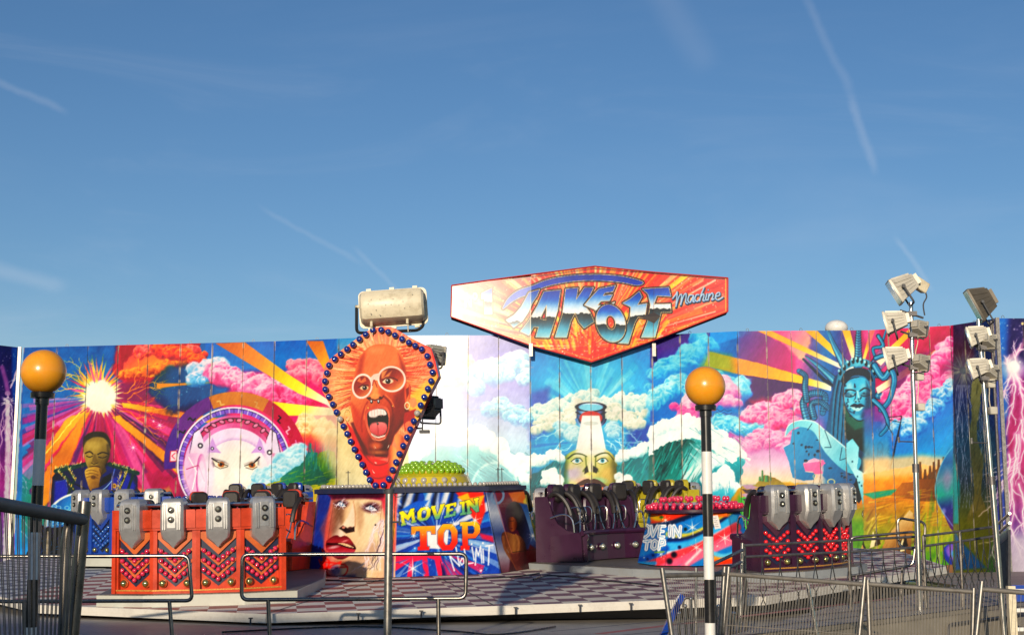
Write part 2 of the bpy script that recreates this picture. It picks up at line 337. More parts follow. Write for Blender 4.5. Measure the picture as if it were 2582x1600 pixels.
    c.poly([(1030,800),(1180,800),(1150,1000),(1030,1000)], 'b8c8e4', soft=16, a=.8)
    c.puffs([(1050,940),(1110,930),(1180,930)], 26, 20, 'fff4d8','f8e0a8','d8b0c0', 31, 1.5)
    c.puffs([(1180,960),(1230,925),(1290,915),(1335,930)], 24, 40, 'e8f4f8','9accde','5a8ac0', 32, 1.4)
    c.puffs([(1230,1010),(1290,1030),(1337,1060)], 20, 26, 'c0e4ee','7ab8d8','4a70b0', 33, 1.2)
    c.poly([(1040,1150),(1130,1110),(1230,1120),(1337,1170),(1337,1290),(1030,1290)], ('lin',0,1110,0,1260,'a8d8d8','4aa8b0','2a98a0'), wob=4)
    c.ell(1248,1240,62,76,'6ab8c0',soft=3); c.ell(1248,1240,60,74,'b8e0e0',ring=5,soft=2); c.ell(1252,1246,44,56,'3a9aa4',soft=8,a=.7)
    c.strokes(1150,1130,1330,1230,60,-35,40,2.5,['d8f0ee','3a8a94','1f6a78'],7,.6)
    c.puffs([(1040,1130),(1090,1090),(1160,1080),(1230,1100),(1290,1150),(1335,1190)], 22, 60, 'ffffff','eef4f0','b0c8d0', 34, 1.1)
    # ------- D: the centre bay
    c.V(1200, 820, 1.939)
    c.poly([(262,60),(900,60),(900,900),(262,900)], ('lin',0,90,0,800,'0d8ed0','2aa8dc','28a0d0','1a88a8'), tex=.03)
    c.glow(565,330,300,'8adcec',.75,1); c.rays(565,430,70,60,330,10,170,['5cc8e8','8adcf0','2aa0d8','1a90d0','b8ecf4'],2.6,9,.35)
    c.poly([(262,330),(360,300),(360,520),(262,560)], '5a60b0', soft=22, a=.8); c.poly([(740,480),(870,480),(870,600),(740,600)], '3a50a8', soft=20, a=.8)
    c.rays(565,560,60,20,330,180,360,['9ad0ec','4a98d0','c8ecf4','2a78c0'],2,11,.4)
    for k,(x,y,u,v) in enumerate([(430,560,330,640),(400,520,290,560),(470,580,350,700),(650,520,760,640),(700,500,850,600),(680,560,800,690),(640,560,690,640)]):
        c.bolt(x,y,u,v,3,'e8fbff',.2,4,k+60,'8ad8f4')
    c.puffs([(265,430),(330,420),(400,380),(480,370),(565,340),(640,370),(720,350),(800,370),(860,380)], 30, 90, 'f4faf0','bfe0dc','6aaab8', 41, 1.3)
    c.puffs([(290,480),(370,460),(450,440),(500,400),(620,400),(690,420),(760,460),(820,440)], 30, 80, 'f8f4e8','d4dcc8','8ab0b0', 42, 1.4)
    c.puffs([(110,400),(170,420),(230,440),(265,450)], 26, 26, 'c8e8f4','7ac0dc','3a70b0', 43, 1.3)
    c.puffs([(860,400),(920,390),(980,370)], 30, 26, 'c0e8f8','6ac0e4','2a80c8', 44, 1.5)
    c.puffs([(400,500),(470,520),(500,540)], 30, 22, 'd8f0f4','a0d4e0','5a9ac0', 45, 1.2); c.puffs([(640,500),(700,520)], 30, 18, 'd0ecf4','98d0e4','5a9ac8', 46, 1.2)
    # ring and beam
    c.ell(562,455,70,46,'2a3450'); c.poly([(492,395),(632,395),(632,455),(492,455)], ('lin',492,0,632,0,'1a3a6a','7ab0d8','f4f8ff','c05070','8a98c0','5a6a98','101830'))
    c.ell(562,396,70,22,('lin',492,0,632,0,'24508a','b8d8f0','f0f4ff','c8d0e8','3a4a78')); c.ell(562,400,58,16,'8ad0e8'); c.ell(562,398,70,22,'0c1830',ring=5); c.ell(562,420,70,20,'101c3a',ring=4,arc=(180,360))
    c.ell(562,455,70,46,('lin',492,0,632,0,'5a90c8','e8f0fa','fff8f8','b8c0e0','2a3860'),ring=9,arc=(180,360)); c.ell(562,452,56,34,'c03a34')
    c.poly([(520,440),(604,440),(640,634),(484,634)], ('lin',0,440,0,640,'fffdf6','ffffff','f4f4dc'), soft=2)
    c.ell(562,478,38,10,'b8c8c0',a=.6)
    # face
    c.poly([(398,760),(412,690),(440,636),(490,606),(562,600),(625,602),(672,634),(694,690),(704,760),(680,860),(420,860)], ('lin',410,640,690,800,'8aa048','d8d890','e8e0a0','a8a050','6a8040'), sm=True)
    c.poly([(500,590),(625,590),(640,636),(484,636)], 'fcfcf0', soft=18, a=.95)
    c.ell(470,720,50,36,'c8b8d8',soft=22,a=.8); c.ell(650,730,40,40,'d8b870',soft=20,a=.7); c.ell(430,760,22,50,'4a9a90',soft=14,a=.7); c.ell(455,690,30,14,'e8d8a0',soft=8,a=.7)
    c.poly([(398,760),(412,690),(440,636),(450,680),(440,760),(470,860),(420,860)], '3a5a30', soft=14, a=.7); c.poly([(704,760),(694,690),(672,634),(662,690),(672,760),(640,860),(680,860)], '4a4a20', soft=14, a=.6)
    c.ell(530,760,36,16,'f0b0b8',soft=10,a=.6); c.ell(600,760,36,16,'8ad0c0',soft=10,a=.6); c.ell(560,690,16,40,'f8f4d0',soft=8,a=.7)
    c.line([(450,650),(480,628),(515,628),(542,640)], 8, '3a4a1c', sm=True, w1=5); c.line([(582,640),(610,626),(645,624),(672,655)], 8, '3a4a1c', sm=True, w1=4)
    for x in (494,618):
        c.poly([(x-26,662),(x-10,652),(x+12,650),(x+26,662),(x+8,672),(x-14,672)], 'f0f8f0'); c.ell(x+1,660,10,10,'3aa0b0'); c.ell(x+1,660,4,4,'0c2020'); c.line([(x-28,664),(x-8,650),(x+14,648),(x+28,664)], 4, '24301a', sm=True); c.line([(x-20,672),(x,678),(x+20,670)], 2.5, '6a6a30')
    c.line([(536,640),(540,690),(524,712)], 6, '6a7a38', soft=2); c.line([(586,640),(584,690),(598,712)], 6, '6a7a38', soft=2)
    c.poly([(532,700),(545,684),(552,716),(530,726)], '1c1c10', soft=2); c.poly([(598,700),(572,684),(572,716),(590,722)], '1c1c10', soft=2); c.ell(560,724,20,8,'d8d080',soft=3)
    c.poly([(486,782),(520,756),(548,748),(562,754),(578,748),(610,760),(640,790),(562,776)], '5a3a2c', sm=True); c.poly([(500,786),(560,776),(630,790),(600,812),(530,812)], 'd88a70', sm=True)
    c.line([(490,784),(562,774),(638,792)], 4, '2a2818', sm=True)
    # waves
    for fl, x0 in ((1,0),(-1,1130)):
        X = lambda x: x0+fl*x if fl<0 else x
    c.poly([(0,560),(60,600),(150,640),(262,720),(262,900),(-60,900),(-60,600)], ('lin',0,560,0,800,'c8e8e4','5ab8bc','2a9aa0'), soft=3, a=.0)
    c.poly([(262,730),(330,700),(400,650),(440,650),(420,800),(262,860)], ('lin',0,660,0,860,'1a8088','0e5a64'), wob=3)
    c.strokes(262,700,420,860,40,70,60,4,['0c4a54','4ac0c0','d8f0ec'],12,.6)
    c.puffs([(255,660),(310,650),(370,630),(430,640)], 22, 40, 'ffffff','e8f4f0','a0c8cc', 47, 1); c.puffs([(330,740),(390,730),(410,790)], 26, 40, 'ffffff','f0f8f4','b0d8d8', 48, 1.4)
    c.poly([(690,690),(760,640),(860,590),(900,560),(1000,640),(1100,640),(1100,900),(690,900)], ('lin',0,580,0,860,'107078','0f8a90','2ab0ac'), wob=3)
    c.strokes(700,600,1080,840,130,60,80,5,['0a5a5c','2ac0b8','0c4450','6ad8d0','128078'],13,.6)
    c.puffs([(690,650),(740,620),(800,600),(870,570)], 22, 40, 'ffffff','e8f8f4','a0ccd0', 49, 1); c.puffs([(700,750),(750,760),(700,800)], 24, 30, 'ffffff','f0f8f4','b0d8d8', 50, 1.2)
    c.puffs([(870,560),(920,520),(980,480),(1030,470),(1080,480)], 34, 60, 'ffffff','f4fbf8','a8d8dc', 51, 1.1)
    # ------- E: right bay skies, wave, castle, statue
    c.V(1700, 780, 1.844)
    c.poly([(-110,20),(1200,20),(1200,520),(-110,520)], ('lin',0,60,1000,60,'3a2a8a','1a90d8','1a78b8','c83a88','d85a98','1a80b8','b02070','c01a60'), soft=3, tex=.05)
    c.poly([(-110,20),(166,50),(166,150),(60,260),(-110,330)], ('lin',0,60,60,260,'2a2478','5a2a90','2a60b8'), soft=4)
    c.poly([(166,50),(300,50),(300,130),(166,170)], '1a9ae0', soft=4)
    c.poly([(300,130),(440,90),(560,200),(560,330),(300,260)], ('lin',300,120,560,300,'5a3a98','a02a80','d03a80'), soft=12, wob=6)
    c.poly([(438,60),(560,60),(640,130),(600,240),(440,110)], ('lin',440,60,620,200,'d82a80','e87aa0','f0c0a0'), soft=8, wob=5)
    c.poly([(300,300),(600,310),(600,440),(340,480),(250,420)], '5a2070', soft=18, wob=6)
    c.poly([(350,420),(560,400),(640,560),(420,560)], 'a82a68', soft=16, wob=5)
    c.puffs([(-110,330),(-40,260),(30,270),(60,220),(100,170),(150,160)], 46, 60, '8ad8ec','3aa8dc','1a70c0', 52, 1.2)
    c.poly([(-110,330),(60,260),(300,260),(340,420),(200,560),(-110,520)], '1a88cc', soft=20, wob=8, a=.9)
    c.puffs([(-110,420),(-40,360),(20,340),(200,320),(260,340),(330,370)], 40, 60, 'c0ecf4','5ac0e4','2280cc', 53, 1.4)
    c.puffs([(60,440),(120,420),(190,350),(240,350),(280,380)], 44, 50, 'f4dce8','e090c0','a85ab0', 54, 1.5)
    c.puffs([(0,470),(70,480),(130,510)], 30, 24, 'f08ab8','d8509a','b04a9a', 57, 1.4)
    c.poly([(120,470),(700,440),(700,820),(120,820)], ('lin',0,450,0,800,'2a98d0','c86ab0','e8b0d0','f4d8b8'), soft=26, a=.95)
    c.puffs([(200,530),(280,510),(350,530),(420,560)], 36, 44, 'b8ecf4','4ab8e0','2a90cc', 55, 1.2)
    c.puffs([(340,490),(420,470),(500,430),(560,410),(590,430)], 34, 60, 'fbd0e0','f070a8','d02a78', 56, 1.3)
    c.puffs([(440,520),(520,500),(600,540),(640,600)], 34, 44, 'f8b8d0','e85a9a','c02870', 58, 1.2)
    c.puffs([(350,610),(430,590),(500,600),(560,640)], 34, 60, 'f4c8e0','e078b0','c05aa0', 59, 1.3)
    c.poly([(250,660),(560,650),(560,800),(250,820)], ('lin',0,640,0,800,'d8a0d0','e8c8e0','f4e0b8'), soft=20, a=.8)
    # gold beams from the crown
    crown = (860,300)
    for (ax,ay,bx,by,cs) in (((300,60,372,60,('d89010','f4b820','ffffff'))),((560,56,620,54,('e09a10','f6c018','fffaf0'))),((765,50,806,48,('e8a010','f8d060','ffffff'))),((925,42,952,42,('e0980c','f4c030','fff8e0')))):
        c.poly([(ax,ay),(bx,by),(crown[0]+6,crown[1]-2),(crown[0]-6,crown[1]+10)], ('lin',(ax+bx)/2,50,crown[0]-60,250)+cs)
    c.poly([(165,195),(400,250),(730,350),(730,378),(600,345),(300,300),(140,260)], ('lin',150,220,730,365,'8a9a40','d89818','f0a810','f8c818','fffef0'), wob=1)
    c.poly([(165,200),(260,215),(280,290),(120,270)], '9aa838', soft=22, a=.8)
    # great wave on the right
    c.poly([(-120,560),(0,520),(120,540),(300,640),(330,700),(280,900),(-120,900)], ('lin',0,520,0,880,'b8e0e0','2aa8b0','0f6a78'), wob=4)
    c.poly([(-120,640),(0,600),(90,600),(140,700),(60,780),(-60,900),(-120,900)], ('lin',-60,600,60,850,'0e5a58','0f8078','30b0a8'), soft=6)
    c.poly([(50,640),(110,610),(200,660),(240,720),(160,720),(120,760),(90,880),(20,880)], ('lin',60,620,140,860,'1a8a88','e0f4f0','a0d8e0'), soft=8, wob=3)
    c.strokes(-110,600,80,880,110,62,90,5,['0a4a4c','22a8a0','06383c','50c8c0','0f7068'],14,.7)
    c.puffs([(150,680),(220,720),(250,760),(180,780),(140,760)], 30, 40, 'ffffff','f0f8f8','a8d4dc', 62, 1.2)
    c.poly([(-120,560),(-60,520),(20,500),(110,510),(200,560),(300,620),(355,700),(300,680),(270,720),(200,670),(120,600),(40,600),(-40,620),(-120,680)], 'f8fcfa', wob=5, ws=8)
    c.puffs([(-100,560),(-20,530),(60,510),(140,540),(210,590),(270,640)], 30, 60, 'ffffff','f4faf8','b8dce0', 61, 1)
    c.strokes(60,540,330,700,60,-38,60,4,['ffffff','d0e8ec','4aa0a8'],15,.7)
    c.poly([(160,900),(170,800),(220,785),(290,800),(340,850),(340,900)], ('lin',0,790,0,900,'f0fafa','5ac0d0','2a98b4'), wob=3); c.puffs([(170,820),(210,795),(270,805),(320,850),(335,890)], 20, 34, 'ffffff','e8f4f4','a0d0d8', 63, 1)
    c.strokes(190,830,330,900,30,90,40,4,['ffffff','2a98b4','8ad0dc'],16,.6)
    # land
    c.poly([(300,830),(500,800),(700,820),(1200,760),(1200,1300),(200,1300),(250,900)], ('lin',0,790,0,1000,'d8a820','b08a10','6a9a20'), soft=4, wob=4, tex=.06)
    c.poly([(310,860),(340,820),(480,900),(400,1100),(250,1100),(280,920)], '4ab040', soft=14, wob=6)
    c.poly([(310,820),(380,812),(420,770),(470,780),(545,830),(540,850),(310,870)], ('lin',0,770,0,860,'8a7020','a09020','d0a020'), wob=3)
    for (x,y,h,w_) in ((410,745,52,8),(430,770,30,16),(448,756,40,5),(398,775,20,8)): c.poly([(x-w_/2,y),(x+w_/2,y),(x+w_/2+2,y+h),(x-w_/2-2,y+h)], ('lin',x-8,0,x+8,0,'6ab070','3a5a40'))
    for k,y in enumerate((815,836,855,880)): c.poly([(315,y),(360,y-3),(395,y+8),(370,y+14),(400,y+22),(330,y+16)], ('b89ab0','402838')[k%2], wob=3)
    c.strokes(560,850,1200,960,80,4,120,6,['e8b040','c07818','f0d080','a86a18','8a9a40'],17,.5)
    c.poly([(850,830),(1200,800),(1200,900),(850,910)], ('lin',0,800,0,900,'f4d8a0','f0a840','d08020'), soft=14, a=.9)
    c.strokes(850,1000,1200,1240,60,80,70,9,['6a8a18','a0a020','4a7a20','c8a828'],18,.4)
    for k in range(2): c.line([(186+k*4,470+k*16),(200,462+k*16),(214,474+k*14),(232,464+k*14),(246,472+k*15),(268,466+k*14)], 1.8, '40202c', a=.8, sm=True)
    # broken masks heap at the foot
    for k,(x,y) in enumerate(((880,1150),(930,1160),(960,1120),(1000,1170),(1040,1100),(1070,1160),(910,1200),(1100,1150),(1130,1110))):
        c.poly([(x-22,y+50),(x-10,y-30),(x+8,y-50),(x+22,y-10),(x+26,y+50)], ('lin',x-20,y-40,x+24,y+40,'f0e0b0','a88a58','4a3820'), wob=3, seed=k)
        c.line([(x-18,y+44),(x-10,y-28),(x+8,y-48)], 3, '30240f'); c.ell(x+2,y-10,4,5,'2a1c10'); c.line([(x+10,y+40),(x+18,y-4)], 9, '3a2c18', soft=3, a=.7)
    # ------- statue
    blu = ['0f4a70','1a7aa0','2a98bc','0a2c44','6ac0d4','b8ecf4']
    def horn(pts, w0, w1, col='2a86ae'):
        c.line(pts, w0+6, '06202c', sm=True, w1=w1+3); c.line(pts, w0, col, sm=True, w1=w1)
        c.line([(x-w0*.18,y) for x,y in pts], w0*.25, '9adcec', sm=True, w1=.6, soft=1, a=.8)
    c.line([(600,230),(700,330),(760,360)], 10, '0c3a54', w1=26)
    horn([(785,250),(740,160),(715,90)], 34, 3); horn([(745,330),(680,270),(610,215)], 34, 2); horn([(930,290),(960,180),(996,60)], 20, 2)
    horn([(855,260),(856,150),(860,40)], 38, 10)
    for k in range(18): c.line([(836+k*.6,250-k*12),(858,256-k*12),(876-k*.6,248-k*12)], 3, '0a2c40', sm=True)
    # coiled tubes each side
    for pts,w_ in (([(620,520),(600,430),(640,390),(700,400),(690,480)],30),([(650,500),(640,440),(680,430),(720,460)],26),([(615,420),(608,360),(610,310),(580,285)],26),([(930,240),(960,200),(990,230),(960,270)],20),([(940,300),(1000,320),(1030,400),(990,470),(960,440)],30),([(950,400),(1010,420),(1000,520),(950,560)],30),([(960,560),(1020,600),(1000,660)],18)):
        horn(pts, w_, w_*.8)
        P = catmull(pts, False, 7)
        for (x,y),(x2,y2) in zip(P[::1],P[1:]):
            L = math.hypot(x2-x,y2-y)+1e-6; ux,uy = -(y2-y)/L*w_*.5,(x2-x)/L*w_*.5
            c.line([(x-ux,y-uy),(x+ux,y+uy)], 2.6, '0a3048', a=.8)
    # veil and neck
    c.poly([(760,300),(735,380),(715,500),(700,640),(720,720),(790,760),(900,760),(930,720),(915,640),(930,500),(935,360),(915,280)], ('lin',700,400,940,500,'14486a','2a86ac','124260'), sm=True)
    for x in (745,765,785): c.line([(x+25,290),(x,400),(x-18,620)], 9, '2a88a8', sm=True, w1=5); c.line([(x+32,290),(x+8,400),(x-8,620)], 4, '06202c', sm=True)
    c.poly([(795,470),(850,500),(900,480),(912,560),(905,680),(850,640),(800,600),(790,540)], ('lin',0,470,0,680,'0a5a4a','0a3a38','062024'), soft=2)
    c.poly([(786,440),(800,520),(840,560),(900,540),(912,500)], '0f6a5c', soft=6)
    # face
    c.poly([(786,400),(792,350),(820,322),(858,314),(895,326),(912,370),(914,430),(905,480),(880,512),(855,516),(820,490),(795,450)], ('lin',790,340,915,480,'3aa8d0','5cc4e0','2284ac'), sm=True)
    c.ell(815,360,16,22,'b0e4f0',soft=10,a=.8); c.ell(880,360,16,14,'8ad0e4',soft=8,a=.8); c.ell(815,440,14,26,'8ad4e8',soft=8,a=.8); c.ell(856,500,22,10,'8ad4e8',soft=6,a=.7)
    c.line([(792,392),(812,372),(842,378)], 7, '08283a', sm=True); c.line([(866,376),(890,364),(914,380)], 7, '08283a', sm=True)
    c.poly([(796,400),(818,384),(840,396),(820,404)], 'a8e4ee'); c.line([(796,402),(820,406),(842,396)], 4, '061c28', sm=True); c.poly([(868,396),(890,380),(912,392),(892,402)], 'a8e4ee'); c.line([(868,398),(890,404),(912,394)], 4, '061c28', sm=True)
    c.line([(846,384),(842,412),(836,424)], 4, '0c3c54', soft=1); c.line([(852,380),(858,412)], 7, 'b8ecf4', soft=3); c.ell(850,424,14,7,'8ad0e0'); c.ell(844,428,5,3,'06202c'); c.ell(860,427,4,3,'06202c')
    c.poly([(818,448),(838,436),(852,440),(866,436),(884,448),(852,456)], '0c3c50', sm=True); c.poly([(822,450),(852,455),(880,450),(862,470),(838,470)], 'b8e8ee', sm=True); c.line([(818,449),(852,454),(884,449)], 3, '04161f')
    R = random.Random(8)
    for i in range(34): c.ell(795+R.random()*115,330+R.random()*170,3+R.random()*3,3+R.random()*4,'0c3a50',a=.8)
    c.poly([(892,330),(914,370),(916,430),(905,480),(880,512),(866,500),(888,440),(892,380)], '0c3c58', soft=8, a=.75); c.line([(786,400),(792,350),(820,322),(858,314)], 4, '061c28', sm=True); c.line([(786,400),(795,450),(820,490),(855,516),(880,512)], 4, '061c28', sm=True)
    c.ell(806,395,20,10,'0c3c58',soft=6,a=.6); c.ell(892,394,22,10,'0c3c58',soft=6,a=.6); c.line([(790,430),(812,470),(838,480)], 5, '0c4a68', sm=True, soft=3)
    # crown band
    c.poly([(760,305),(790,250),(850,228),(910,238),(945,280),(930,300),(900,272),(850,262),(800,280),(775,330)], ('lin',760,240,945,300,'1a7898','6ac0d4','0f5070'), sm=True)
    for k in range(9):
        t = k/8; x = 772+t*160; y = 292-58*math.sin(t*math.pi); c.ell(x,y,7,14,'06202c'); c.ell(x-6,y-8,5,7,'a8e4ee')
    c.poly([(775,330),(800,285),(850,270),(900,280),(925,330),(905,330),(880,310),(830,308),(796,345)], '0a3448', sm=True)
    # arm fragment, broken mask and drapery
    c.poly([(508,640),(540,622),(548,560),(600,540),(660,560),(700,620),(740,680),(800,720),(850,760),(880,800),(850,870),(780,830),(740,820),(690,770),(700,700),(650,690),(600,712),(610,752),(660,760),(650,790),(600,796),(550,780),(530,700)], ('lin',520,560,860,840,'38a4cc','2484b0','165e88'), wob=1.5)
    for i in range(70):
        x,y = 545+R.random()*300,560+R.random()*270
        if abs(y-(560+(x-545)*.8)) < 110 : c.ell(x,y,3+R.random()*6,3+R.random()*5,'08283c',a=.9); c.ell(x+2,y+3,4,2,'5ab8d0',a=.5)
    c.poly([(600,715),(650,708),(690,700),(705,715),(680,735),(690,760),(655,765),(640,750),(610,748)], 'e87aa8', wob=2)
    c.poly([(515,590),(530,540),(580,515),(650,520),(700,560),(760,610),(820,660),(870,700),(840,760),(780,740),(700,660),(650,570),(590,545),(545,560)], ('lin',520,540,860,720,'7ad0e0','b0e8f0','4aa8c4'), sm=True)
    c.line([(515,590),(530,540),(580,515),(650,520),(700,560),(760,610),(820,660)], 4, 'e8fbff', sm=True); c.line([(700,560),(730,640),(700,640)], 3, '0c3448'); c.line([(620,560),(640,530)],3,'0c3448'); c.line([(780,640),(770,700),(800,690)],3,'0c3448')
    c.poly([(800,620),(830,600),(860,640),(850,740),(880,760),(925,712),(905,800),(890,850),(915,880),(900,920),(880,930),(872,880),(850,790),(800,700)], ('lin',800,620,920,900,'8ad8e8','b8ecf4','5ab4cc'), wob=1)
    for i in range(14): c.ell(820+R.random()*70,700+R.random()*160,4,5,'0c3448',a=.8)
    c.poly([(850,790),(872,880),(860,900),(800,850)], '0a2434'); c.ell(893,950,17,20,'101418',ring=7); c.ell(893,950,17,20,'c8c8b0',ring=2); c.ell(730,800,16,12,'d8c890',ring=4); c.ell(655,775,9,9,'d8c890',ring=3)
    c.line([(650,790),(640,830)],1.6,'2a2018'); c.line([(680,770),(670,830)],1.6,'2a2018')
    for x in (930,945,960,975): c.line([(x,640),(x+R.uniform(-14,14),800),(x+R.uniform(-10,20),1000)], 2, '2a2430', sm=True)
    c.ell(957,640,12,22,'22324a',ring=6); c.ell(957,675,12,16,'22324a',ring=6)
    # ------- F: east clouds, desert, giant drop, then the return wall
    c.V(2140, 660, 1.609)
    c.poly([(165,220),(430,210),(430,600),(165,600)], ('lin',170,220,420,600,'d83a80','c01860','8a1a60','4a2a80'), soft=3, tex=.05)
    c.poly([(60,225),(130,222),(120,300),(170,480),(100,400),(60,300)], 'd86aa0', soft=10, a=.7)
    for (a,b) in (((330,222),(300,222)),): c.poly([(130,420),(325,222),(298,222),(110,400)], ('lin',320,225,150,400,'d8900c','f0b018','fff0d0'))
    c.poly([(110,510),(400,325),(400,358),(118,535)], ('lin',400,330,130,520,'d08810','e8a010','fff8e0'))
    c.poly([(165,400),(420,350),(430,640),(165,700)], ('lin',170,420,400,640,'3a2a80','c03080','d050a0'), soft=14, a=.7)
    c.puffs([(165,560),(210,540),(250,520),(290,470),(330,430),(370,380),(410,330)], 34, 70, 'fad0e0','e05a9c','b01c6a', 71, 1.4)
    c.puffs([(170,600),(240,600),(300,560),(360,520),(420,470)], 40, 60, 'f4b0cc','d8408c','a0207a', 72, 1.4)
    c.poly([(165,760),(165,700),(230,690),(300,650),(350,560),(430,480),(430,860),(165,860)], ('lin',200,560,400,860,'d880b8','2a80c8','1a9ad8','70b0d0'), soft=8, wob=6)
    c.puffs([(150,660),(220,680),(280,640),(330,600),(350,560),(400,520),(430,480)], 30, 60, 'd8ecf8','4aa0dc','1a60b0', 73, 1.2)
    c.poly([(60,600),(165,560),(165,860),(60,860)], ('lin',0,560,0,860,'a83a90','3a98d0','e8d0b0'), soft=10, a=.8)
    for pts,w_ in (([(120,300),(140,340),(100,350),(105,380)],12),([(105,420),(140,470),(170,440),(185,480),(165,560),(130,600)],22),([(100,560),(140,600),(160,660),(130,700)],16),([(110,390),(150,380),(175,420)],16)):
        horn(pts, w_, w_*.8)
    for a in (((160,630),(215,625),(200,720)),((165,640),(210,650),(190,730)),((150,650),(180,700)),((215,625),(180,800)),((190,730),(165,860))): c.line(a, 3, '14202c')
    c.poly([(60,860),(300,820),(430,840),(430,1240),(60,1240)], ('lin',0,840,0,1230,'f0a850','d88a20','a88a18','8a9a18','5a9a20'), soft=3, wob=3, tex=.07)
    c.poly([(60,800),(300,780),(430,800),(430,850),(60,880)], 'f4c890', soft=16, a=.8)
    c.poly([(60,940),(120,930),(200,920),(190,940),(100,960)], '2a9a80', soft=4)
    c.poly([(170,950),(215,895),(270,890),(290,860),(300,880),(380,820),(430,850),(430,960),(300,970)], ('lin',170,880,420,960,'c08028','8a5a20','604018'), wob=3)
    for x,h in ((290,60),(310,30),(330,44),(345,60),(365,70),(385,80)): c.poly([(x-4,870-h),(x+4,870-h),(x+8,880),(x-8,880)], '70502c')
    c.strokes(60,930,420,1080,90,8,70,5,['e8b040','b87818','f0d070','8a7018'],19,.5)
    c.strokes(280,1000,430,1240,60,85,80,9,['a8b018','6a9a20','c8b820','4a8a28'],20,.4)
    c.strokes(60,1040,280,1240,60,60,60,8,['e8d8a8','6a5030','8a9a28','c8a868','3a2c18'],21,.5)
    c.poly([(110,1220),(150,1120),(200,1060),(245,1005),(262,1020),(250,1220)], ('lin',150,1020,260,1200,'f0dcb0','b89058','5a3c20'), wob=3)
    for i in range(12):
        x,y = 40+R.random()*190,1100+R.random()*110; c.poly([(x-12,y+30),(x,y-30),(x+14,y+20)], R.choice(['e8dcb0','4a3820','c8a870','2a2014']), wob=2)
    c.poly([(425,745),(385,800),(355,880),(352,950),(380,1010),(430,1080)], ('lin',355,760,425,1060,'1a98c8','1a6a98','6a8a98','1aa090','2a2a80','5a1a70'), sm=True); c.ell(400,890,16,50,'9a8aa8',soft=10,a=.6); c.ell(385,1010,10,12,'9aa0c8',soft=5,a=.7)
    c.line([(425,745),(385,800),(356,880),(353,950),(380,1010),(430,1080)], 4, '8ac0d8', sm=True, soft=1, a=.7)
    c.ell(440,1190,62,46,'1a3a98',rot=30); c.ell(440,1180,50,34,'8a6ac0',rot=30,soft=5); c.ell(455,1195,40,22,'3ac0d8',rot=30,soft=5)
    c.poly([(280,1240),(430,1225),(430,1300),(280,1300)], '8a6a50')
    # return wall
    c.poly([(424,180),(606,180),(606,1400),(424,1400)], ('lin',0,200,0,1230,'4a3a6a','5a3048','303a68','28506a','3a4a58','6a6a28','5a6028'), tex=.05)
    c.poly([(505,200),(606,190),(606,700),(520,600)], '1c3a6c', soft=16, a=.8)
    c.glow(465,440,90,'7a8a88',.8,1); c.spikes(465,440,40,16,120,0,360,['8a8a90','6a5a70','a0a090'],3,31,.6)
    for k in range(12): c.bolt(440+k*5,500,420+k*14,1000,2,'9aa0b8',.06,2,k+80)
    c.poly([(505,470),(545,470),(535,560),(520,700),(545,800),(540,950),(575,1060),(480,1060),(510,950),(500,820),(490,720),(500,600),(495,560)], ('lin',490,500,560,1000,'8a8a60','5a6048','7a7040'), sm=True, wob=3)
    c.strokes(490,480,560,1050,60,86,70,4,['3a4030','a0a078','5a5a3a'],22,.5); c.poly([(440,1060),(606,980),(606,1300),(430,1300)], '6a6a1c', soft=20, a=.7)
    c.poly([(425,780),(450,900),(445,1060),(425,1060)], '1f8a8c', soft=5)
    c.poly([(430,1090),(455,1130),(560,1240),(430,1250)], '2a5a9a', soft=6, a=.8); c.poly([(560,1240),(606,1020),(606,1300),(560,1300)], '3a6a50', soft=6, a=.6)
    # right wing: storm and lightning
    c.poly([(602,170),(800,170),(800,1400),(602,1400)], ('lin',0,180,0,1300,'4a78c0','584a98','a83a78','c04a80','b85a90','6a4a90','c8b8d0'), tex=.06)
    c.poly([(602,180),(650,180),(650,620),(602,700)], '3a80c8', soft=12, a=.9); c.poly([(650,190),(800,200),(800,420),(640,420)], '3a2a60', soft=20, a=.9); c.poly([(602,640),(640,640),(650,1100),(602,1100)], '3a62b0', soft=14, a=.9)
    c.speck(610,190,760,420,90,'ffffff',3,8); c.ell(706,250,6,6,'fff0b0',soft=2)
    c.line([(730,290),(700,350),(680,370),(640,400),(650,440)], 16, 'c890b0', soft=4, a=.7, wob=3)
    for k,(a,b) in enumerate([((665,440),(640,700)),((670,450),(690,880)),((665,440),(620,560)),((670,440),(750,560)),((690,700),(640,1050)),((680,700),(700,1200)),((660,440),(700,330)),((700,640),(760,1000)),((650,780),(630,1150)),((690,900),(720,1260)),((670,440),(630,380))]):
        c.bolt(a[0],a[1],b[0],b[1],6,'fffaff',.1,4,k+90,'f0b0d8',.6)
    c.glow(668,430,60,'ffffff',1,.8); c.ell(668,425,24,24,'ffffff',soft=6)
    c.poly([(640,1100),(800,1080),(800,1400),(640,1400)], 'd8d0dc', soft=40, a=.8)
    # left wing
    c.V(0, 840, 1.989)
    c.poly([(-160,40),(102,40),(92,1300),(-160,1300)], ('lin',0,80,0,1200,'28286a','3a2470','6a3a8a','b04a98','9a6ab0','5a4a90'), tex=.05)
    c.poly([(60,70),(100,70),(80,400),(60,300)], '1a62b0', soft=8, a=.9); c.speck(-100,90,92,480,70,'ffffff',3,9)
    c.line([(10,170),(30,240),(40,300)], 22, 'a86ab0', soft=6, a=.9); c.line([(88,170),(70,230),(55,270)], 7, 'f0d0f0', wob=2)
    c.bolt(88,180,50,260,4,'ffffff',.2,2,3); c.ell(38,300,14,12,'b890c0'); c.spikes(40,340,26,16,44,0,360,['fff8ff','f8e0f8'],3,3)
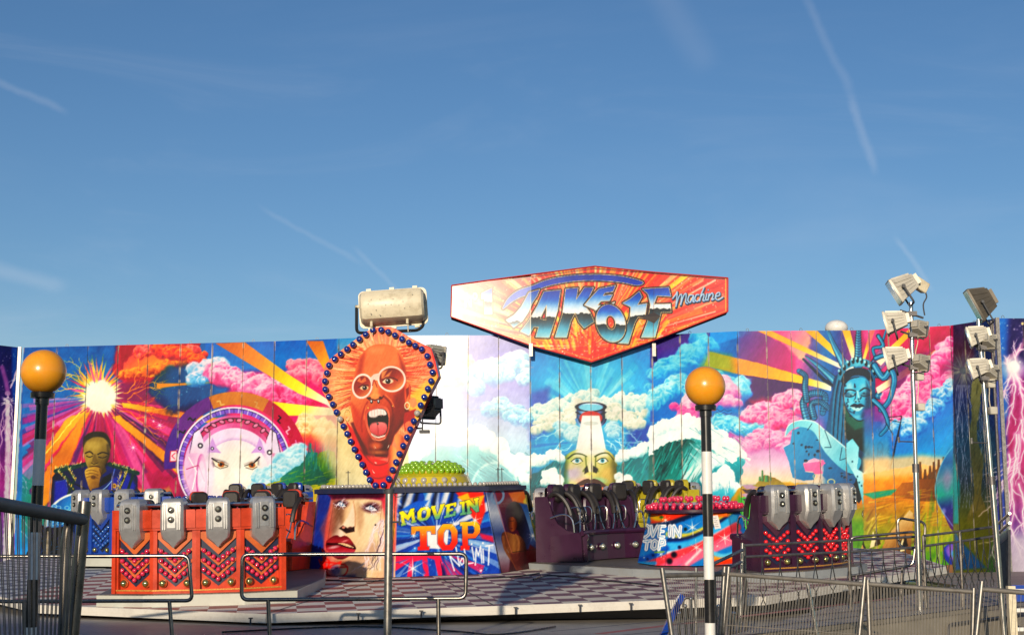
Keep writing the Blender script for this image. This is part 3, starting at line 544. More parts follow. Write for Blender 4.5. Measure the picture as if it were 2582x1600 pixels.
    c.line([(38,340),(40,600),(34,900),(20,1250)], 24, 'fff4fa', soft=5, wob=3); c.line([(58,360),(66,520),(60,800),(64,1200)], 5, 'e8d8f8', wob=3)
    for k in range(6): c.bolt(40,360+k*60,-20+k*20,620+k*110,3.4,'fff0fa',.12,3,k+5,'e090d0',.5)
    c.poly([(84,40),(112,40),(112,700),(96,1300),(72,1300)], ('lin',0,80,0,1200,'24508a','1878b0','2a9ad8'), a=.9)
    return c
# ---------------------------------------------------------------- lettering and the painted signs
def chrome(c, outer, holes, hy, cols=('0f4aa0','2a70c0','a8c8e8','f4f4f0'), low=('18242c','3a6a7a','6ab0c8','a8d0d8'), sm=False, top=None, bot=None, ow=13, tan='e8c898'):
    P = c.T(outer); P = catmull(P, True, 4) if sm else P
    w = c.bb(P, 8); d = c.sdf(P, w)
    for h in holes:
        H = c.T(h); H = catmull(H) if sm else H
        d = np.maximum(d, -c.sdf(H, w))
    e = .5/c.k; k = c.vk
    c.put(w, sst(ow/k+e+1, ow/k-e, d)*.95, '241a18'); c.put(w, sst(4/k+e, 4/k-e, d), tan)
    X, Y = c.X[w], c.Y[w]; ys = [p[1] for p in P]
    y0 = min(ys) if top is None else c.T([(0, top)])[0][1]; y1 = max(ys) if bot is None else c.T([(0, bot)])[0][1]
    yh = c.T([(0, hy)])[0][1]+fbm(X, Y*0, 9, 5)*4.5
    def ramp(t, cs):
        t = np.clip(t, 0, 1)*(len(cs)-1); o = np.zeros(X.shape+(3,), np.float32)+hx(cs[0])
        for i in range(len(cs)-1): u = np.clip(t-i, 0, 1)[..., None]; o = o*(1-u)+hx(cs[i+1])*u
        return o
    up = ramp((Y-y0)/np.maximum(yh-y0, 1), cols); lo = ramp((Y-yh)/np.maximum(y1-yh, 1), low)
    m = sst(-.6, .6, Y-yh)[..., None]
    c.put(w, sst(e, -e, d), 0) if False else None
    a = sst(e, -e, d)[..., None]; c.C[w] = c.C[w]*(1-a)+(up*(1-m)+lo*m)*a
def main_sign():
    c = Cv(1120, 655, 1850, 930, 1.1, 'd84838')
    c.V(1120, 640, 3.297)
    cx, cy = 1225, 760; R = random.Random(12)
    for i in range(420):
        t = math.radians(R.uniform(-8, 188)); q = math.radians(R.uniform(.25, 1.3)); A = R.uniform(-40, 260); B = R.uniform(500, 1500)
        col = R.choice(['e02a20','f04a30','f0602a','f48a2c','f8b83c','c82030','f8d84a','e84848','b81e28','f8b0a0','f8e0c8','f0a058','fce8b0','f8c060'])
        c.poly([(cx+A*math.cos(t),cy-A*math.sin(t)*.6),(cx+B*math.cos(t-q),cy-B*math.sin(t-q)),(cx+B*math.cos(t+q),cy-B*math.sin(t+q))], col, a=R.uniform(.4,.85), soft=5)
    for i in range(150):
        t = math.radians(R.uniform(200, 340)); x = R.uniform(700, 1800); y = 620+R.uniform(-60, 240)
        c.line([(x,y),(x+(x-cx)*.15,y-110)], R.uniform(10,26), R.choice(['e82820','f0502c','f8d040','f4a040','c82028','f8e060']), R.uniform(.4,.8), soft=5)
    for i in range(900):
        x = R.uniform(80, 2340); y = R.choice([R.uniform(560, 880), R.uniform(200, 880)]); c.ell(x,y,3+R.random()*3,3+R.random()*3,R.choice(['fff4e0','ffe0c0','ffd0b0']),a=R.uniform(.4,.9))
    c.poly([(180,380),(330,230),(520,300),(420,560),(260,560)], 'f0b090', soft=60, a=.5)
    # superscript and figure one
    chrome(c, [(312,325),(395,285),(398,500),(335,502),(335,372),(312,376)], [], 400, ow=9)
    for L in ([(176,440),(180,352),(222,436),(226,350)],): c.line(L, 26, '2a2028'); c.line(L, 15, '9ab8d8'); c.line(L, 6, 'e8f0f8')
    c.ell(256,352,16,24,'2a2028',ring=20); c.ell(256,352,16,24,'8ab0d8',ring=10); c.line([(238,398),(276,396)], 9, '3a4a68')
    # TAKE OFF
    chrome(c, [(1650,232),(1500,190),(1300,172),(1100,176),(940,196),(820,228),(740,262),(620,302),(540,360),(500,420),(490,456),(560,400),(640,356),(735,326),(790,292),(870,262),(980,240),(1120,222),(1300,220),(1480,236),(1605,260)], [], 470, cols=('0c3a90','1458b8','2468c0','3a78c8'), low=('3a78c8','3a78c8'), sm=True, top=150)
    chrome(c, [(705,322),(792,296),(770,350),(730,410),(700,480),(650,556),(578,610),(515,548),(580,508),(640,440)], [], 560, cols=('2a5ab0','8ab8e0','e8eef4'))
    chrome(c, [(830,314),(966,300),(942,470),(872,694),(762,690),(786,606),(744,604),(704,676),(634,642),(700,560),(776,430)], [[(852,420),(795,540),(848,552)]], 520)
    chrome(c, [(1012,290),(1112,282),(1096,384),(1166,280),(1242,280),(1196,372),(1168,430),(1212,486),(1246,562),(1164,616),(1120,566),(1088,486),(1050,560),(1018,692),(922,692),(984,500)], [], 490)
    chrome(c, [(1288,290),(1424,262),(1402,312),(1336,322),(1318,348),(1398,338),(1374,388),(1302,390),(1274,426),(1340,432),(1416,400),(1392,446),(1336,490),(1290,536),(1252,460),(1168,424),(1226,356)], [], 470)
    O = [(1385+118*math.cos(t)*math.cos(.3)+158*math.sin(t)*math.sin(.3), 576-118*math.cos(t)*math.sin(.3)+158*math.sin(t)*math.cos(.3)) for t in [i*math.pi/12 for i in range(24)]]
    O = [(x, y) for x, y in O]; H = [(1385+(x-1385)*.33, 570+(y-576)*.38) for x, y in O]
    chrome(c, [(1548,372),(1622,312),(1644,356),(1606,424),(1684,412),(1668,532),(1612,522),(1584,570),(1530,744),(1438,738),(1500,640),(1546,520),(1552,440),(1486,408)], [], 510)
    chrome(c, O, [H], 585, sm=True)
    chrome(c, [(1650,292),(1866,278),(1884,352),(1768,346),(1742,420),(1880,416),(1886,482),(1802,484),(1752,692),(1640,692),(1692,560),(1716,420),(1694,332)], [], 455)
    # the word in script
    W = [[(1900,372),(1925,340),(1938,320),(1926,440)],[(1926,440),(1950,360),(1975,340),(1966,424)],[(1966,424),(1990,350),(2012,332),(2008,400),(2024,412)],
         [(2072,344),(2040,346),(2026,386),(2046,404),(2072,350),(2070,398),(2082,396)],[(2118,340),(2096,342),(2084,378),(2104,396),(2124,376)],
         [(2160,282),(2136,340),(2124,392)],[(2130,362),(2152,334),(2160,350),(2152,388),(2166,388)],[(2184,332),(2174,380),(2190,382)],[(2204,330),(2194,384)],[(2198,358),(2226,326),(2236,344),(2226,382),(2244,374)],
         [(2262,354),(2290,344),(2288,322),(2266,330),(2256,364),(2276,384),(2316,362)]]
    for L in W: c.line([(x+4,y+6) for x,y in L], 24, '20181c', sm=True, a=.9)
    for L in W: c.line(L, 13, '3a6aa8', sm=True)
    for L in W: c.line([(x-1,y-3) for x,y in L], 7, 'c0d8e8', sm=True)
    c.ell(2196,300,9,9,'20181c'); c.ell(2195,299,6,6,'a8c8e8')
    # dark keyline round the board
    B = [(68,265),(1250,107),(2352,202),(2352,476),(1225,893),(55,520)]
    c.line([(75,275),(1250,122),(2350,212)], 7, '2a0c0c'); c.line([(2340,205),(2340,474)], 6, 'f0c030'); c.line([(2340,474),(1225,880),(60,512)], 5, 'f0d040', a=.6)
    c.line([(722,150),(716,760)], 4, 'f4e0c0', a=.8); c.line([(1745,150),(1738,720)], 3, '8a4a3a', a=.7)
    return c
BULBS = [(508,45),(442,82),(383,124),(323,172),(267,212),(207,256),(151,299),(98,355),(78,425),(60,499),(63,573),(97,641),(134,711),(169,783),(201,846),(234,912),(269,981),(302,1052),(338,1123),(372,1190),(410,1262),(445,1332),(480,1400),(533,1450),(606,1447),(657,1392),(691,1311),(724,1242),(755,1168),(790,1094),(825,1019),(855,946),(888,873),(920,802),(951,730),(984,658),(1017,583),(1048,514),(1061,436),(1037,365),(1012,289),(961,227),(901,194),(842,164),(779,130),(714,95),(651,64),(586,44)]
DIAMOND = [(500,22),(600,8),(690,22),(860,120),(1042,214),(1080,330),(1110,470),(1035,610),(840,1030),(655,1480),(500,1474),(400,1290),(200,900),(28,590),(24,490),(52,340),(130,268),(420,62)]
def face_sign():
    c = Cv(795, 812, 1120, 1242, 1.2, 'f07048')
    c.V(800, 820, 3.6)
    c.poly([(0,0),(1152,0),(1152,1512),(0,1512)], ('rad',560,620,760,'f8d080','f8b870','f49070','f0606a'))
    R = random.Random(3)
    for i in range(420):
        t = math.radians(R.uniform(-70,250)); r0 = R.uniform(300,460); r1 = r0+R.uniform(60,200)
        x0,y0,x1,y1 = 560+r0*math.cos(t)*.85,560-r0*math.sin(t),560+r1*math.cos(t+.06)*.9,560-r1*math.sin(t+.06)
        c.line([(x0,y0),(x1,y1)], R.uniform(5,16), R.choice(['f8e0a0','f8c880','f4a070','f8f0c8','f8e0a0','f4b0a0','e86850']), R.uniform(.3,.7), soft=4, w1=2)
    for sx, x0, x1, an in ((-1,60,370,170),(1,760,1040,12)):
        for i in range(230):
            y = R.uniform(200,700); x = (370 if sx<0 else 770)+R.uniform(-60,60) ; L = R.uniform(80,270)
            dy = (y-430)*.35+R.uniform(-30,30)
            c.line([(x,y),(x+sx*L*.5,y+dy*.4),(x+sx*L,y+dy)], R.uniform(5,15), R.choice(['e03a24','f05a30','b81a12','f08048','f8a860','8a1410','f8c890','e84a34','f8d8a8']), R.uniform(.4,.85), soft=2, w1=1, sm=True)
    c.poly([(860,620),(1100,440),(1100,520),(900,900),(830,760)], 'f8c850', soft=30, a=.8)
    # scarf, shoulders, raised fingers
    c.poly([(250,860),(330,960),(480,1200),(660,1240),(660,1512),(480,1512)], 'd81414', soft=4)
    for k,yy in enumerate((1180,1240,1300,1360)): c.line([(360+k*22,yy-120),(480,yy),(560,yy+26),(650,yy)], 12, '8a0a10' if k%2 else 'f02a20', sm=True, soft=5, a=.8)
    c.poly([(290,880),(420,1180),(640,1200),(700,1000),(860,800),(780,700)], '6a1410', soft=10)
    c.poly([(780,800),(900,760),(880,900),(800,960)], 'b02018', soft=8)
    c.poly([(700,1010),(740,980),(780,1010),(800,1120),(740,1240),(700,1290),(720,1120)], ('lin',690,0,800,0,'f8b070','f0905a','b04a28'), sm=True); c.poly([(650,1120),(680,1090),(720,1130),(740,1240),(700,1330),(650,1420)], ('lin',650,0,740,0,'b8502c','f8a868','f0c088'), sm=True)
    c.poly([(800,900),(850,870),(880,940),(840,1010)], 'e8805a', sm=True); c.poly([(840,680),(890,660),(910,720),(870,750)], 'f0986a', sm=True, soft=3)
    # head
    c.poly([(300,560),(330,420),(380,280),(470,190),(580,166),(690,190),(770,270),(810,400),(810,540),(800,700),(790,820),(740,930),(690,1000),(650,1120),(600,1175),(530,1180),(460,1130),(400,1040),(330,900),(295,740)], ('lin',300,300,830,900,'de7446','ec8a56','bc4e28','54180a'), sm=True)
    c.poly([(300,700),(330,900),(460,1130),(430,900),(360,760)], 'c04018', soft=26, a=.8); c.poly([(700,640),(800,560),(790,820),(690,1000),(640,1100),(700,860)], '8a2412', soft=30, a=.9)
    c.ell(590,290,140,90,'f08450',soft=50,a=.8); c.ell(520,220,60,30,'f8a070',soft=30,a=.6); c.poly([(340,460),(380,300),(420,250),(400,420)], 'a03018', soft=26, a=.7); c.poly([(740,260),(800,380),(805,520),(770,420)], '8a2414', soft=20, a=.7)
    c.ell(520,590,30,60,'f8a060',soft=16,a=.9); c.ell(520,640,48,30,'f8a868',soft=12,a=.8)
    c.line([(445,650),(470,672),(495,668),(520,676),(545,668),(580,664),(600,640)], 12, '5a1410', sm=True, soft=3); c.ell(470,655,14,9,'3a0a08',soft=3); c.ell(570,652,14,9,'3a0a08',soft=3)
    c.line([(450,690),(415,770),(395,860),(400,960)], 14, 'a02c14', sm=True, soft=7, a=.9); c.line([(600,640),(660,700),(690,800),(680,900)], 14, '7a1c10', sm=True, soft=7, a=.9); c.line([(620,630),(670,680),(700,740)], 8, 'f09060', sm=True, soft=4, a=.8)
    c.line([(440,720),(430,760),(420,850)], 10, 'f09058', sm=True, soft=6, a=.7)
    # glasses
    for (x,y,rx,ry,rt) in ((402,548,82,98,14),(676,488,118,104,10)):
        c.ell(x,y,rx,ry,('lin',x-60,y-80,x+60,y+90,'7a1a18','a83a24','e89a60'),rot=rt)
    c.poly([(580,420),(640,400),(600,470),(680,410),(640,480),(580,480)], 'f0a868', soft=6, a=.8); c.poly([(350,500),(380,465),(390,500),(430,460),(440,500),(400,520)], 'e89058', soft=5, a=.8)
    c.ell(640,505,52,24,'f4d8b8',soft=3); c.ell(642,505,25,24,'2a1410'); c.ell(634,497,6,6,'ffffff'); c.line([(590,500),(630,472),(690,478),(730,500)], 12, '6a1410', sm=True, soft=3)
    c.ell(420,562,40,20,'f0d0a8',soft=3); c.ell(424,562,22,20,'2a1410'); c.ell(418,556,5,5,'ffffff'); c.line([(370,556),(410,536),(456,540)], 12, '6a1410', sm=True, soft=3)
    for (x,y,rx,ry,rt) in ((402,548,88,106,14),(676,488,124,110,10)):
        c.ell(x,y,rx,ry,'d89a88',rot=rt,ring=20); c.ell(x-1,y-2,rx,ry,'fbe4d4',rot=rt,ring=13)
    c.poly([(478,470),(510,440),(560,430),(550,500),(512,490),(492,520)], 'f4d0c0', soft=1); c.line([(497,540),(512,492),(540,560)], 9, 'a83a28', sm=True)
    # mouth
    c.poly([(425,800),(440,760),(500,735),(560,722),(620,735),(655,790),(658,880),(650,960),(610,1030),(560,1045),(500,1030),(455,960),(432,880)], ('lin',420,720,660,1040,'c04a34','e07a5c','a83a28'), sm=True)
    c.poly([(448,820),(465,780),(540,755),(610,760),(645,820),(642,920),(620,980),(560,1005),(500,985),(462,920)], '180608', sm=True)
    c.poly([(462,790),(480,772),(540,757),(600,762),(625,790),(620,812),(560,812),(520,830),(470,824)], 'f8e4dc', sm=True)
    for x in (490,515,545,575,600): c.line([(x,768),(x+2,822)], 3, 'c89a90')
    c.poly([(468,930),(490,890),(540,878),(600,880),(632,910),(620,970),(560,1000),(500,980)], ('lin',0,880,0,1000,'e88a88','c04a50'), sm=True); c.line([(546,900),(550,985)], 5, '9a3038', soft=2)
    c.ell(545,890,10,11,'1a1a1a'); c.ell(542,886,4,4,'ffffff'); c.line([(490,985),(520,1005),(560,1012),(610,1000)], 12, 'f4e0d0', sm=True); c.line([(495,1025),(560,1040),(620,1020)], 9, 'f0a080', sm=True, soft=3)
    c.ell(545,1150,70,16,'f0a060',soft=16,a=.7); c.ell(530,1090,50,30,'e8804a',soft=20,a=.8)
    # piercings, ear, ear rings
    for x in (488,554): c.ell(x,690,13,16,'141414'); c.ell(x-2,684,7,9,'e8e8e8')
    c.ell(456,745,6,6,'e8c060'); c.ell(686,730,5,5,'e8c060'); c.ell(518,1107,6,6,'fff8e0'); c.ell(643,1097,6,6,'fff8e0'); c.ell(523,1244,6,6,'f8f0e0'); c.ell(645,1236,6,6,'f8f0e0'); c.ell(505,1330,5,5,'f8f0e0')
    c.poly([(795,545),(830,525),(855,560),(850,640),(830,700),(815,740),(800,700)], ('lin',795,0,855,0,'c84a28','f0905c','b84020'), sm=True); c.poly([(808,580),(835,560),(838,620),(815,670)], '8a2414', soft=5)
    c.ell(820,730,22,30,'f0d8b0',ring=8); c.ell(262,810,26,52,'f0d090',ring=9); c.ell(262,812,26,52,'8a5a28',ring=3)
    c.line([(700,24),(1040,216),(1108,470)], 10, 'e01030'); 
    return c
def hub_art():
    c = Cv(745, 1205, 1410, 1485, 1.1, '2a3a80')
    c.V(760, 1200, 3.8125)
    # lettered panel
    P = [(905,140),(1760,140),(1935,980),(862,1000)]
    c.poly(P, '2456a8')
    c.rays(1300,560,60,30,900,0,360,['1a3a88','3a80d0','e8e8f0','1c2858','5aa8e0','d8e0f0'],3,4,.65)
    for x in (950,1060,1240,1400,1560): c.line([(x,150),(x-60,330)], 50, 'f0ece8', soft=20, a=.85); c.line([(x+56,150),(x+10,360)], 34, '14182c', soft=16, a=.8)
    c.poly([(940,330),(1100,240),(1220,230),(1160,330)], '2a70c8', soft=10); c.poly([(1480,150),(1750,150),(1770,330),(1700,520),(1600,300)], 'e84028', soft=12)
    c.poly([(1500,200),(1600,160),(1620,210),(1760,180),(1700,330)], 'f8b028', soft=8); c.poly([(1180,480),(1420,460),(1400,700),(1220,690)], 'f4ecec', soft=6)
    c.poly([(870,760),(1300,740),(1340,760),(1390,980),(1320,980),(1280,800),(1210,780),(1230,980),(1180,980),(1160,800),(1080,820),(1060,990),(1010,990),(1040,820),(870,930)], 'e02a60', soft=5)
    c.rays(1300,700,20,120,640,270,350,['1a4a9a','14286a','3a70c0','c83a70'],4,6,.9); c.poly([(1700,540),(1860,580),(1860,640),(1740,600)], 'c83058', soft=14); c.rays(1100,760,14,60,300,190,350,['1a3a80','3a6ab8','c0c8e0'],4,7,.6)
    # far left facet
    c.poly([(-40,0),(170,0),(110,1060),(-60,1060)], ('lin',0,150,0,1000,'a89a8a','3a3840','1a2858','3a4a90'), soft=2)
    c.strokes(0,200,150,900,40,75,140,14,['c8c0a0','1a1c28','5a6a40','d8d8d0'],3,.5)
    # face panel
    c.poly([(170,140),(920,140),(900,1060),(60,1060)], ('lin',150,0,850,0,'c03a50','f0c8a0','f4d8b0','e8b898'))
    c.poly([(170,140),(300,140),(230,500),(180,1060),(60,1060)], ('lin',0,140,0,1060,'3a4a90','2a4a98','203a80'), soft=14)
    c.poly([(230,140),(800,140),(780,230),(560,200),(300,220)], 'a01a50', soft=16); c.poly([(760,140),(920,140),(900,700),(840,500),(780,300)], 'd84a60', soft=20)
    c.poly([(300,230),(280,460),(300,620),(230,700),(180,500)], 'd86a58', soft=24, a=.5); c.poly([(320,240),(400,300),(400,480),(330,500)], '8a7058', soft=30, a=.7)
    c.poly([(540,240),(600,300),(640,500),(600,700),(540,900),(760,900),(760,400)], 'f8e0b8', soft=30)
    c.poly([(360,400),(300,560),(260,700),(420,560)], 'f4dcc8', soft=24, a=.9)
    c.poly([(300,230),(430,250),(400,420),(340,560),(300,640),(270,500)], '6a4a3c', soft=34, a=.55); c.poly([(540,240),(590,300),(600,420),(560,560),(530,400)], 'b08468', soft=24, a=.5); c.poly([(240,140),(920,140),(900,200),(600,215),(300,220)], '3c1028', soft=18, a=.75); c.poly([(440,800),(560,740),(700,600),(740,700),(600,960),(460,960)], 'b88878', soft=40, a=.5)
    for x,y,w in ((385,262,46),(672,300,62)):
        c.ell(x,y,w*1.4,w*.8,'5a3040',soft=18,a=.85); c.poly([(x-w,y+10),(x-10,y-20),(x+w,y+26),(x+10,y+34)], 'f0f0f4'); c.ell(x,y+4,22,22,'5a7a98'); c.ell(x,y+4,10,10,'f8ffff',soft=3)
        c.line([(x-w,y+6),(x-10,y-26),(x+w,y+24)], 9, '1c1018', sm=True); R = random.Random(x)
        for k in range(9): t = R.uniform(0,6.28); c.bolt(x,y,x+math.cos(t)*w*1.9,y+math.sin(t)*w*1.3,4,'fff0f8',.25,1,k)
    c.poly([(470,330),(440,400),(385,480),(380,520),(440,545),(510,520),(515,420),(500,250)], 'f8dcc0', soft=10); c.poly([(360,500),(400,470),(450,500),(510,480),(512,530),(430,548)], '3a2420', soft=5); c.line([(500,240),(520,360),(516,480)], 10, 'c89070', soft=6, a=.7); c.ell(405,490,16,12,'c88a78',soft=3); c.ell(470,495,22,12,'5a3830',soft=3)
    c.poly([(240,620),(300,575),(345,565),(375,580),(420,568),(470,600),(525,690),(440,650),(360,640),(250,650)], ('lin',0,560,0,690,'6a1420','a83a40','3a0c14'), sm=True)
    c.poly([(240,640),(340,650),(430,670),(520,700),(470,760),(380,800),(300,770),(245,710)], ('lin',0,640,0,800,'4a0c14','b03040','d0707a','5a1420'), sm=True); c.line([(250,650),(350,650),(440,680),(520,694)], 12, '1c0408', sm=True); c.ell(310,680,50,12,'f4d0d0',rot=-10,soft=8,a=.8); c.ell(420,620,30,8,'e8a0a0',rot=-20,soft=5,a=.8)
    c.ell(380,830,70,30,'a05a50',soft=26,a=.6)
    for k in range(7): c.bolt(760+k*8,430,600+k*26,900,9,('fff4f0','303038')[k%3==2],.16,2,k+5,'f0c8d0',.4)
    for L in ([(170,800),(240,960),(200,700)],[(200,820),(420,850),(430,930),(330,980),(220,900),(380,820)],[(180,880),(440,870)],[(220,780),(270,820),(230,900),(200,820)]): c.line(L, 14, 'e82a20', sm=True, soft=6, a=.85)
    c.ell(330,900,50,50,'3a5a98',soft=24,a=.6); c.poly([(60,960),(520,940),(560,1060),(60,1060)], '2a3468', soft=22, a=.6)
    c.poly([(800,150),(915,150),(880,1000),(800,1000)], ('lin',0,150,0,900,'e84a50','f08a70','e8c040','c04a60','2a4a98'), soft=10, a=.9)
    c.line([(325,160),(240,700),(235,860)], 3, '5a3a38', a=.7); c.line([(780,160),(760,420),(700,900)], 3, '5a3a38', a=.7); c.ell(712,466,9,9,'301818')
    # MOVE IN, following a rising line
    def slab(pts_list, cols, ow=7, holes=()):
        for pts in pts_list:
            P_ = c.T(pts); w = c.bb(P_, 6); d = c.sdf(P_, w)
            for h in holes: d = np.maximum(d, -c.sdf(c.T(h), w))
            e = .5/c.k; c.put(w, sst(ow/c.vk+e, ow/c.vk-e, d)*.6, '1a3a5a'); c.put(w, sst(e, -e, d), cols)
    def letter(s, x0, y0, x1, y1, W, H, Bd, cols, sw):
        """slab capital in a sheared cell; (x0,y0) bottom left, (x1,y1) bottom right, height H"""
        ux, uy = (x1-x0)/W, (y1-y0)/W; vx, vy = Bd
        f = lambda a, b: (x0+ux*a+vx*b, y0+uy*a+vy*b)
        for st in s[0]: slab([[f(*p) for p in st]], cols, holes=[[f(*p) for p in h] for h in s[1]])
    G = {'M': ([[(0,0),(3.2,0),(3.2,1.6),(2.6,1.6),(2.6,5.4),(5,2.4),(7.4,5.4),(7.4,1.6),(6.8,1.6),(6.8,0),(10,0),(10,1.6),(9.4,1.6),(9.4,8.4),(10,8.4),(10,10),(7.4,10),(5,6.4),(2.6,10),(0,10),(0,8.4),(.6,8.4),(.6,1.6),(0,1.6)]], []),
         'O': ([[(2.5,0),(7.5,0),(10,2.6),(10,7.4),(7.5,10),(2.5,10),(0,7.4),(0,2.6)]], [[(4,2),(6,2),(7,3.4),(7,6.6),(6,8),(4,8),(3,6.6),(3,3.4)]]),
         'V': ([[(3.6,0),(6.4,0),(9.4,8.4),(10,8.4),(10,10),(6.6,10),(6.6,8.4),(6.9,8.4),(5,3.2),(3.1,8.4),(3.4,8.4),(3.4,10),(0,10),(0,8.4),(.6,8.4)]], []),
         'E': ([[(0,0),(10,0),(10,3.4),(8,3.4),(8,1.8),(4.4,1.8),(4.4,4.2),(7.6,4.2),(7.6,6),(4.4,6),(4.4,8.2),(8,8.2),(8,6.8),(10,6.8),(10,10),(0,10),(0,8.4),(1.4,8.4),(1.4,1.6),(0,1.6)]], []),
         'I': ([[(0,0),(10,0),(10,1.8),(7,1.8),(7,8.2),(10,8.2),(10,10),(0,10),(0,8.2),(3,8.2),(3,1.8),(0,1.8)]], []),
         'N': ([[(0,0),(3.6,0),(3.6,1.6),(2.8,1.6),(2.8,6),(7,0),(9.2,0),(9.2,8.4),(10,8.4),(10,10),(6.4,10),(6.4,8.4),(7,8.4),(7,4.4),(3.2,10),(0,10),(0,8.4),(.8,8.4),(.8,1.6),(0,1.6)]], []),
         'T': ([[(2.6,0),(7.4,0),(7.4,1.5),(6.4,1.5),(6.4,8),(8.2,8),(8.4,6.6),(10,6.6),(10,10),(0,10),(0,6.6),(1.6,6.6),(1.8,8),(3.6,8),(3.6,1.5),(2.6,1.5)]], []),
         'P': ([[(0,0),(4.6,0),(4.6,1.5),(3.8,1.5),(3.8,4),(7.5,4),(10,6),(10,8.4),(8,10),(0,10),(0,8.5),(1,8.5),(1,1.5),(0,1.5)]], [[(3.8,5.6),(6.4,5.6),(7.2,6.4),(7.2,7.8),(6.4,8.5),(3.8,8.5)]])}
    yel = ('lin',1200,292,1232,412,'fce830','f8e020','d0cc40','7ab088')
    for ch, x0, y0, x1, y1, v in (('M',960,478,1105,440,(-2,-13.6)),('O',1112,440,1238,412,(.5,-13)),('V',1240,424,1372,396,(.5,-13.5)),('E',1372,402,1480,376,(1,-12.8)),('I',1526,376,1590,364,(-.5,-13)),('N',1590,366,1718,334,(-1.5,-13.2))):
        letter(G[ch], x0, y0, x1, y1, 10, 10, v, yel, 0)
    red = ('lin',0,450,0,715,'f8c020','f89020','f04818','e82818')
    for ch, x0, y0, x1, y1, v in (('T',1060,712,1290,706,(-.4,-23)),('O',1310,712,1500,706,(0,-25)),('P',1530,708,1720,700,(-.5,-27))):
        letter(G[ch], x0, y0, x1, y1, 10, 10, v, red, 0)
    # NO LIMIT sprayed
    for L in ([(1470,905),(1425,760)],[(1425,760),(1520,860)],[(1520,860),(1485,680)],[(1545,790),(1525,820),(1540,850),(1562,830),(1560,790),(1540,785)],[(1565,700),(1590,840),(1650,830)],[(1640,680),(1660,800)],[(1672,850),(1680,690),(1702,760),(1722,670),(1735,830)],[(1745,700),(1752,830)],[(1770,670),(1842,658)],[(1805,665),(1798,850)]):
        c.line(L, 12, 'f8f8fc', soft=2.5, a=.95)
    c.ell(1637,650,9,9,'f8f8fc'); c.ell(1745,640,9,9,'f8f8fc')
    c.star(1070,885,150,'ffffff',3,30,.7); c.star(1468,452,90,'ffffff',3,10,.8); c.star(1670,420,90,'ffffff',3,40,.8); c.star(1080,570,60); c.star(1205,302,60); c.star(1725,905,40); c.star(1090,690,30)
    c.speck(880,160,1900,980,60,'ffffff',5,5)
    # right facet with a small figure
    c.poly([(1760,130),(2200,120),(2310,300),(2310,990),(1935,985)], ('lin',1760,200,2300,900,'a02038','5a1c50','6a2430','3a1830'))
    c.poly([(1990,160),(2150,130),(2240,260),(2180,330),(2250,460),(2200,470),(2120,380),(2060,300)], 'f0882a', soft=8); c.poly([(2130,240),(2180,170),(2170,330),(2300,380),(2220,470)], 'f8d060', soft=5)
    c.poly([(1765,150),(1860,150),(1960,520),(2010,760),(1990,960),(1935,980),(1850,640)], ('lin',0,150,0,960,'6a7aa0','e0e4ec','5a6a98','c0b8c0','6a3040'), soft=8)
    c.ell(1885,190,56,70,'9ab0c8',ring=22,rot=20); c.poly([(2080,250),(2230,280),(2310,600),(2260,700),(2180,640)], ('lin',0,250,0,700,'2a5a98','8aa8d0','2a3a6a'), soft=10)
    c.poly([(1960,330),(1990,270),(2050,240),(2110,280),(2160,400),(2200,560),(2180,700),(2110,640),(2080,520),(1990,520),(1960,440)], ('lin',1960,0,2200,0,'5a3a50','2a1c28','3a4a78'), sm=True)
    c.poly([(1985,420),(2010,390),(2050,400),(2075,450),(2060,510),(2020,530),(1990,490)], ('lin',1985,0,2075,0,'4a2018','b06838','5a2c18'), sm=True); c.line([(2000,430),(2040,426)], 5, '1c0c08'); c.ell(2020,500,12,6,'6a2018')
    c.poly([(1925,560),(1960,530),(2050,560),(2110,580),(2160,680),(2150,900),(2080,920),(2000,760),(1990,720),(1930,640)], ('lin',1925,0,2160,0,'6a3a20','c08850','3a1c18'), sm=True); c.line([(1940,580),(1960,700),(2060,850),(2120,900)], 26, 'a06a40', sm=True, soft=4); c.line([(2060,560),(2090,640),(2070,800)], 22, 'b88050', sm=True, soft=4)
    c.line([(1845,150),(1990,640),(2030,750)], 5, 'e8907a', a=.8); c.line([(2140,140),(2300,690)], 7, 'e8706a', a=.8); c.line([(2030,728),(2305,692)], 5, '1a0c10'); c.ell(2222,420,9,9,'1a1010')
    c.poly([(2000,740),(2310,700),(2310,990),(2100,990)], '5a1c28', soft=12, a=.6); c.star(2225,570,60)
    for x0,y0,x1,y1 in ((905,150,862,1000),(1762,140,1935,985)): c.line([(x0,y0),(x1,y1)], 6, '20242c')
    return c
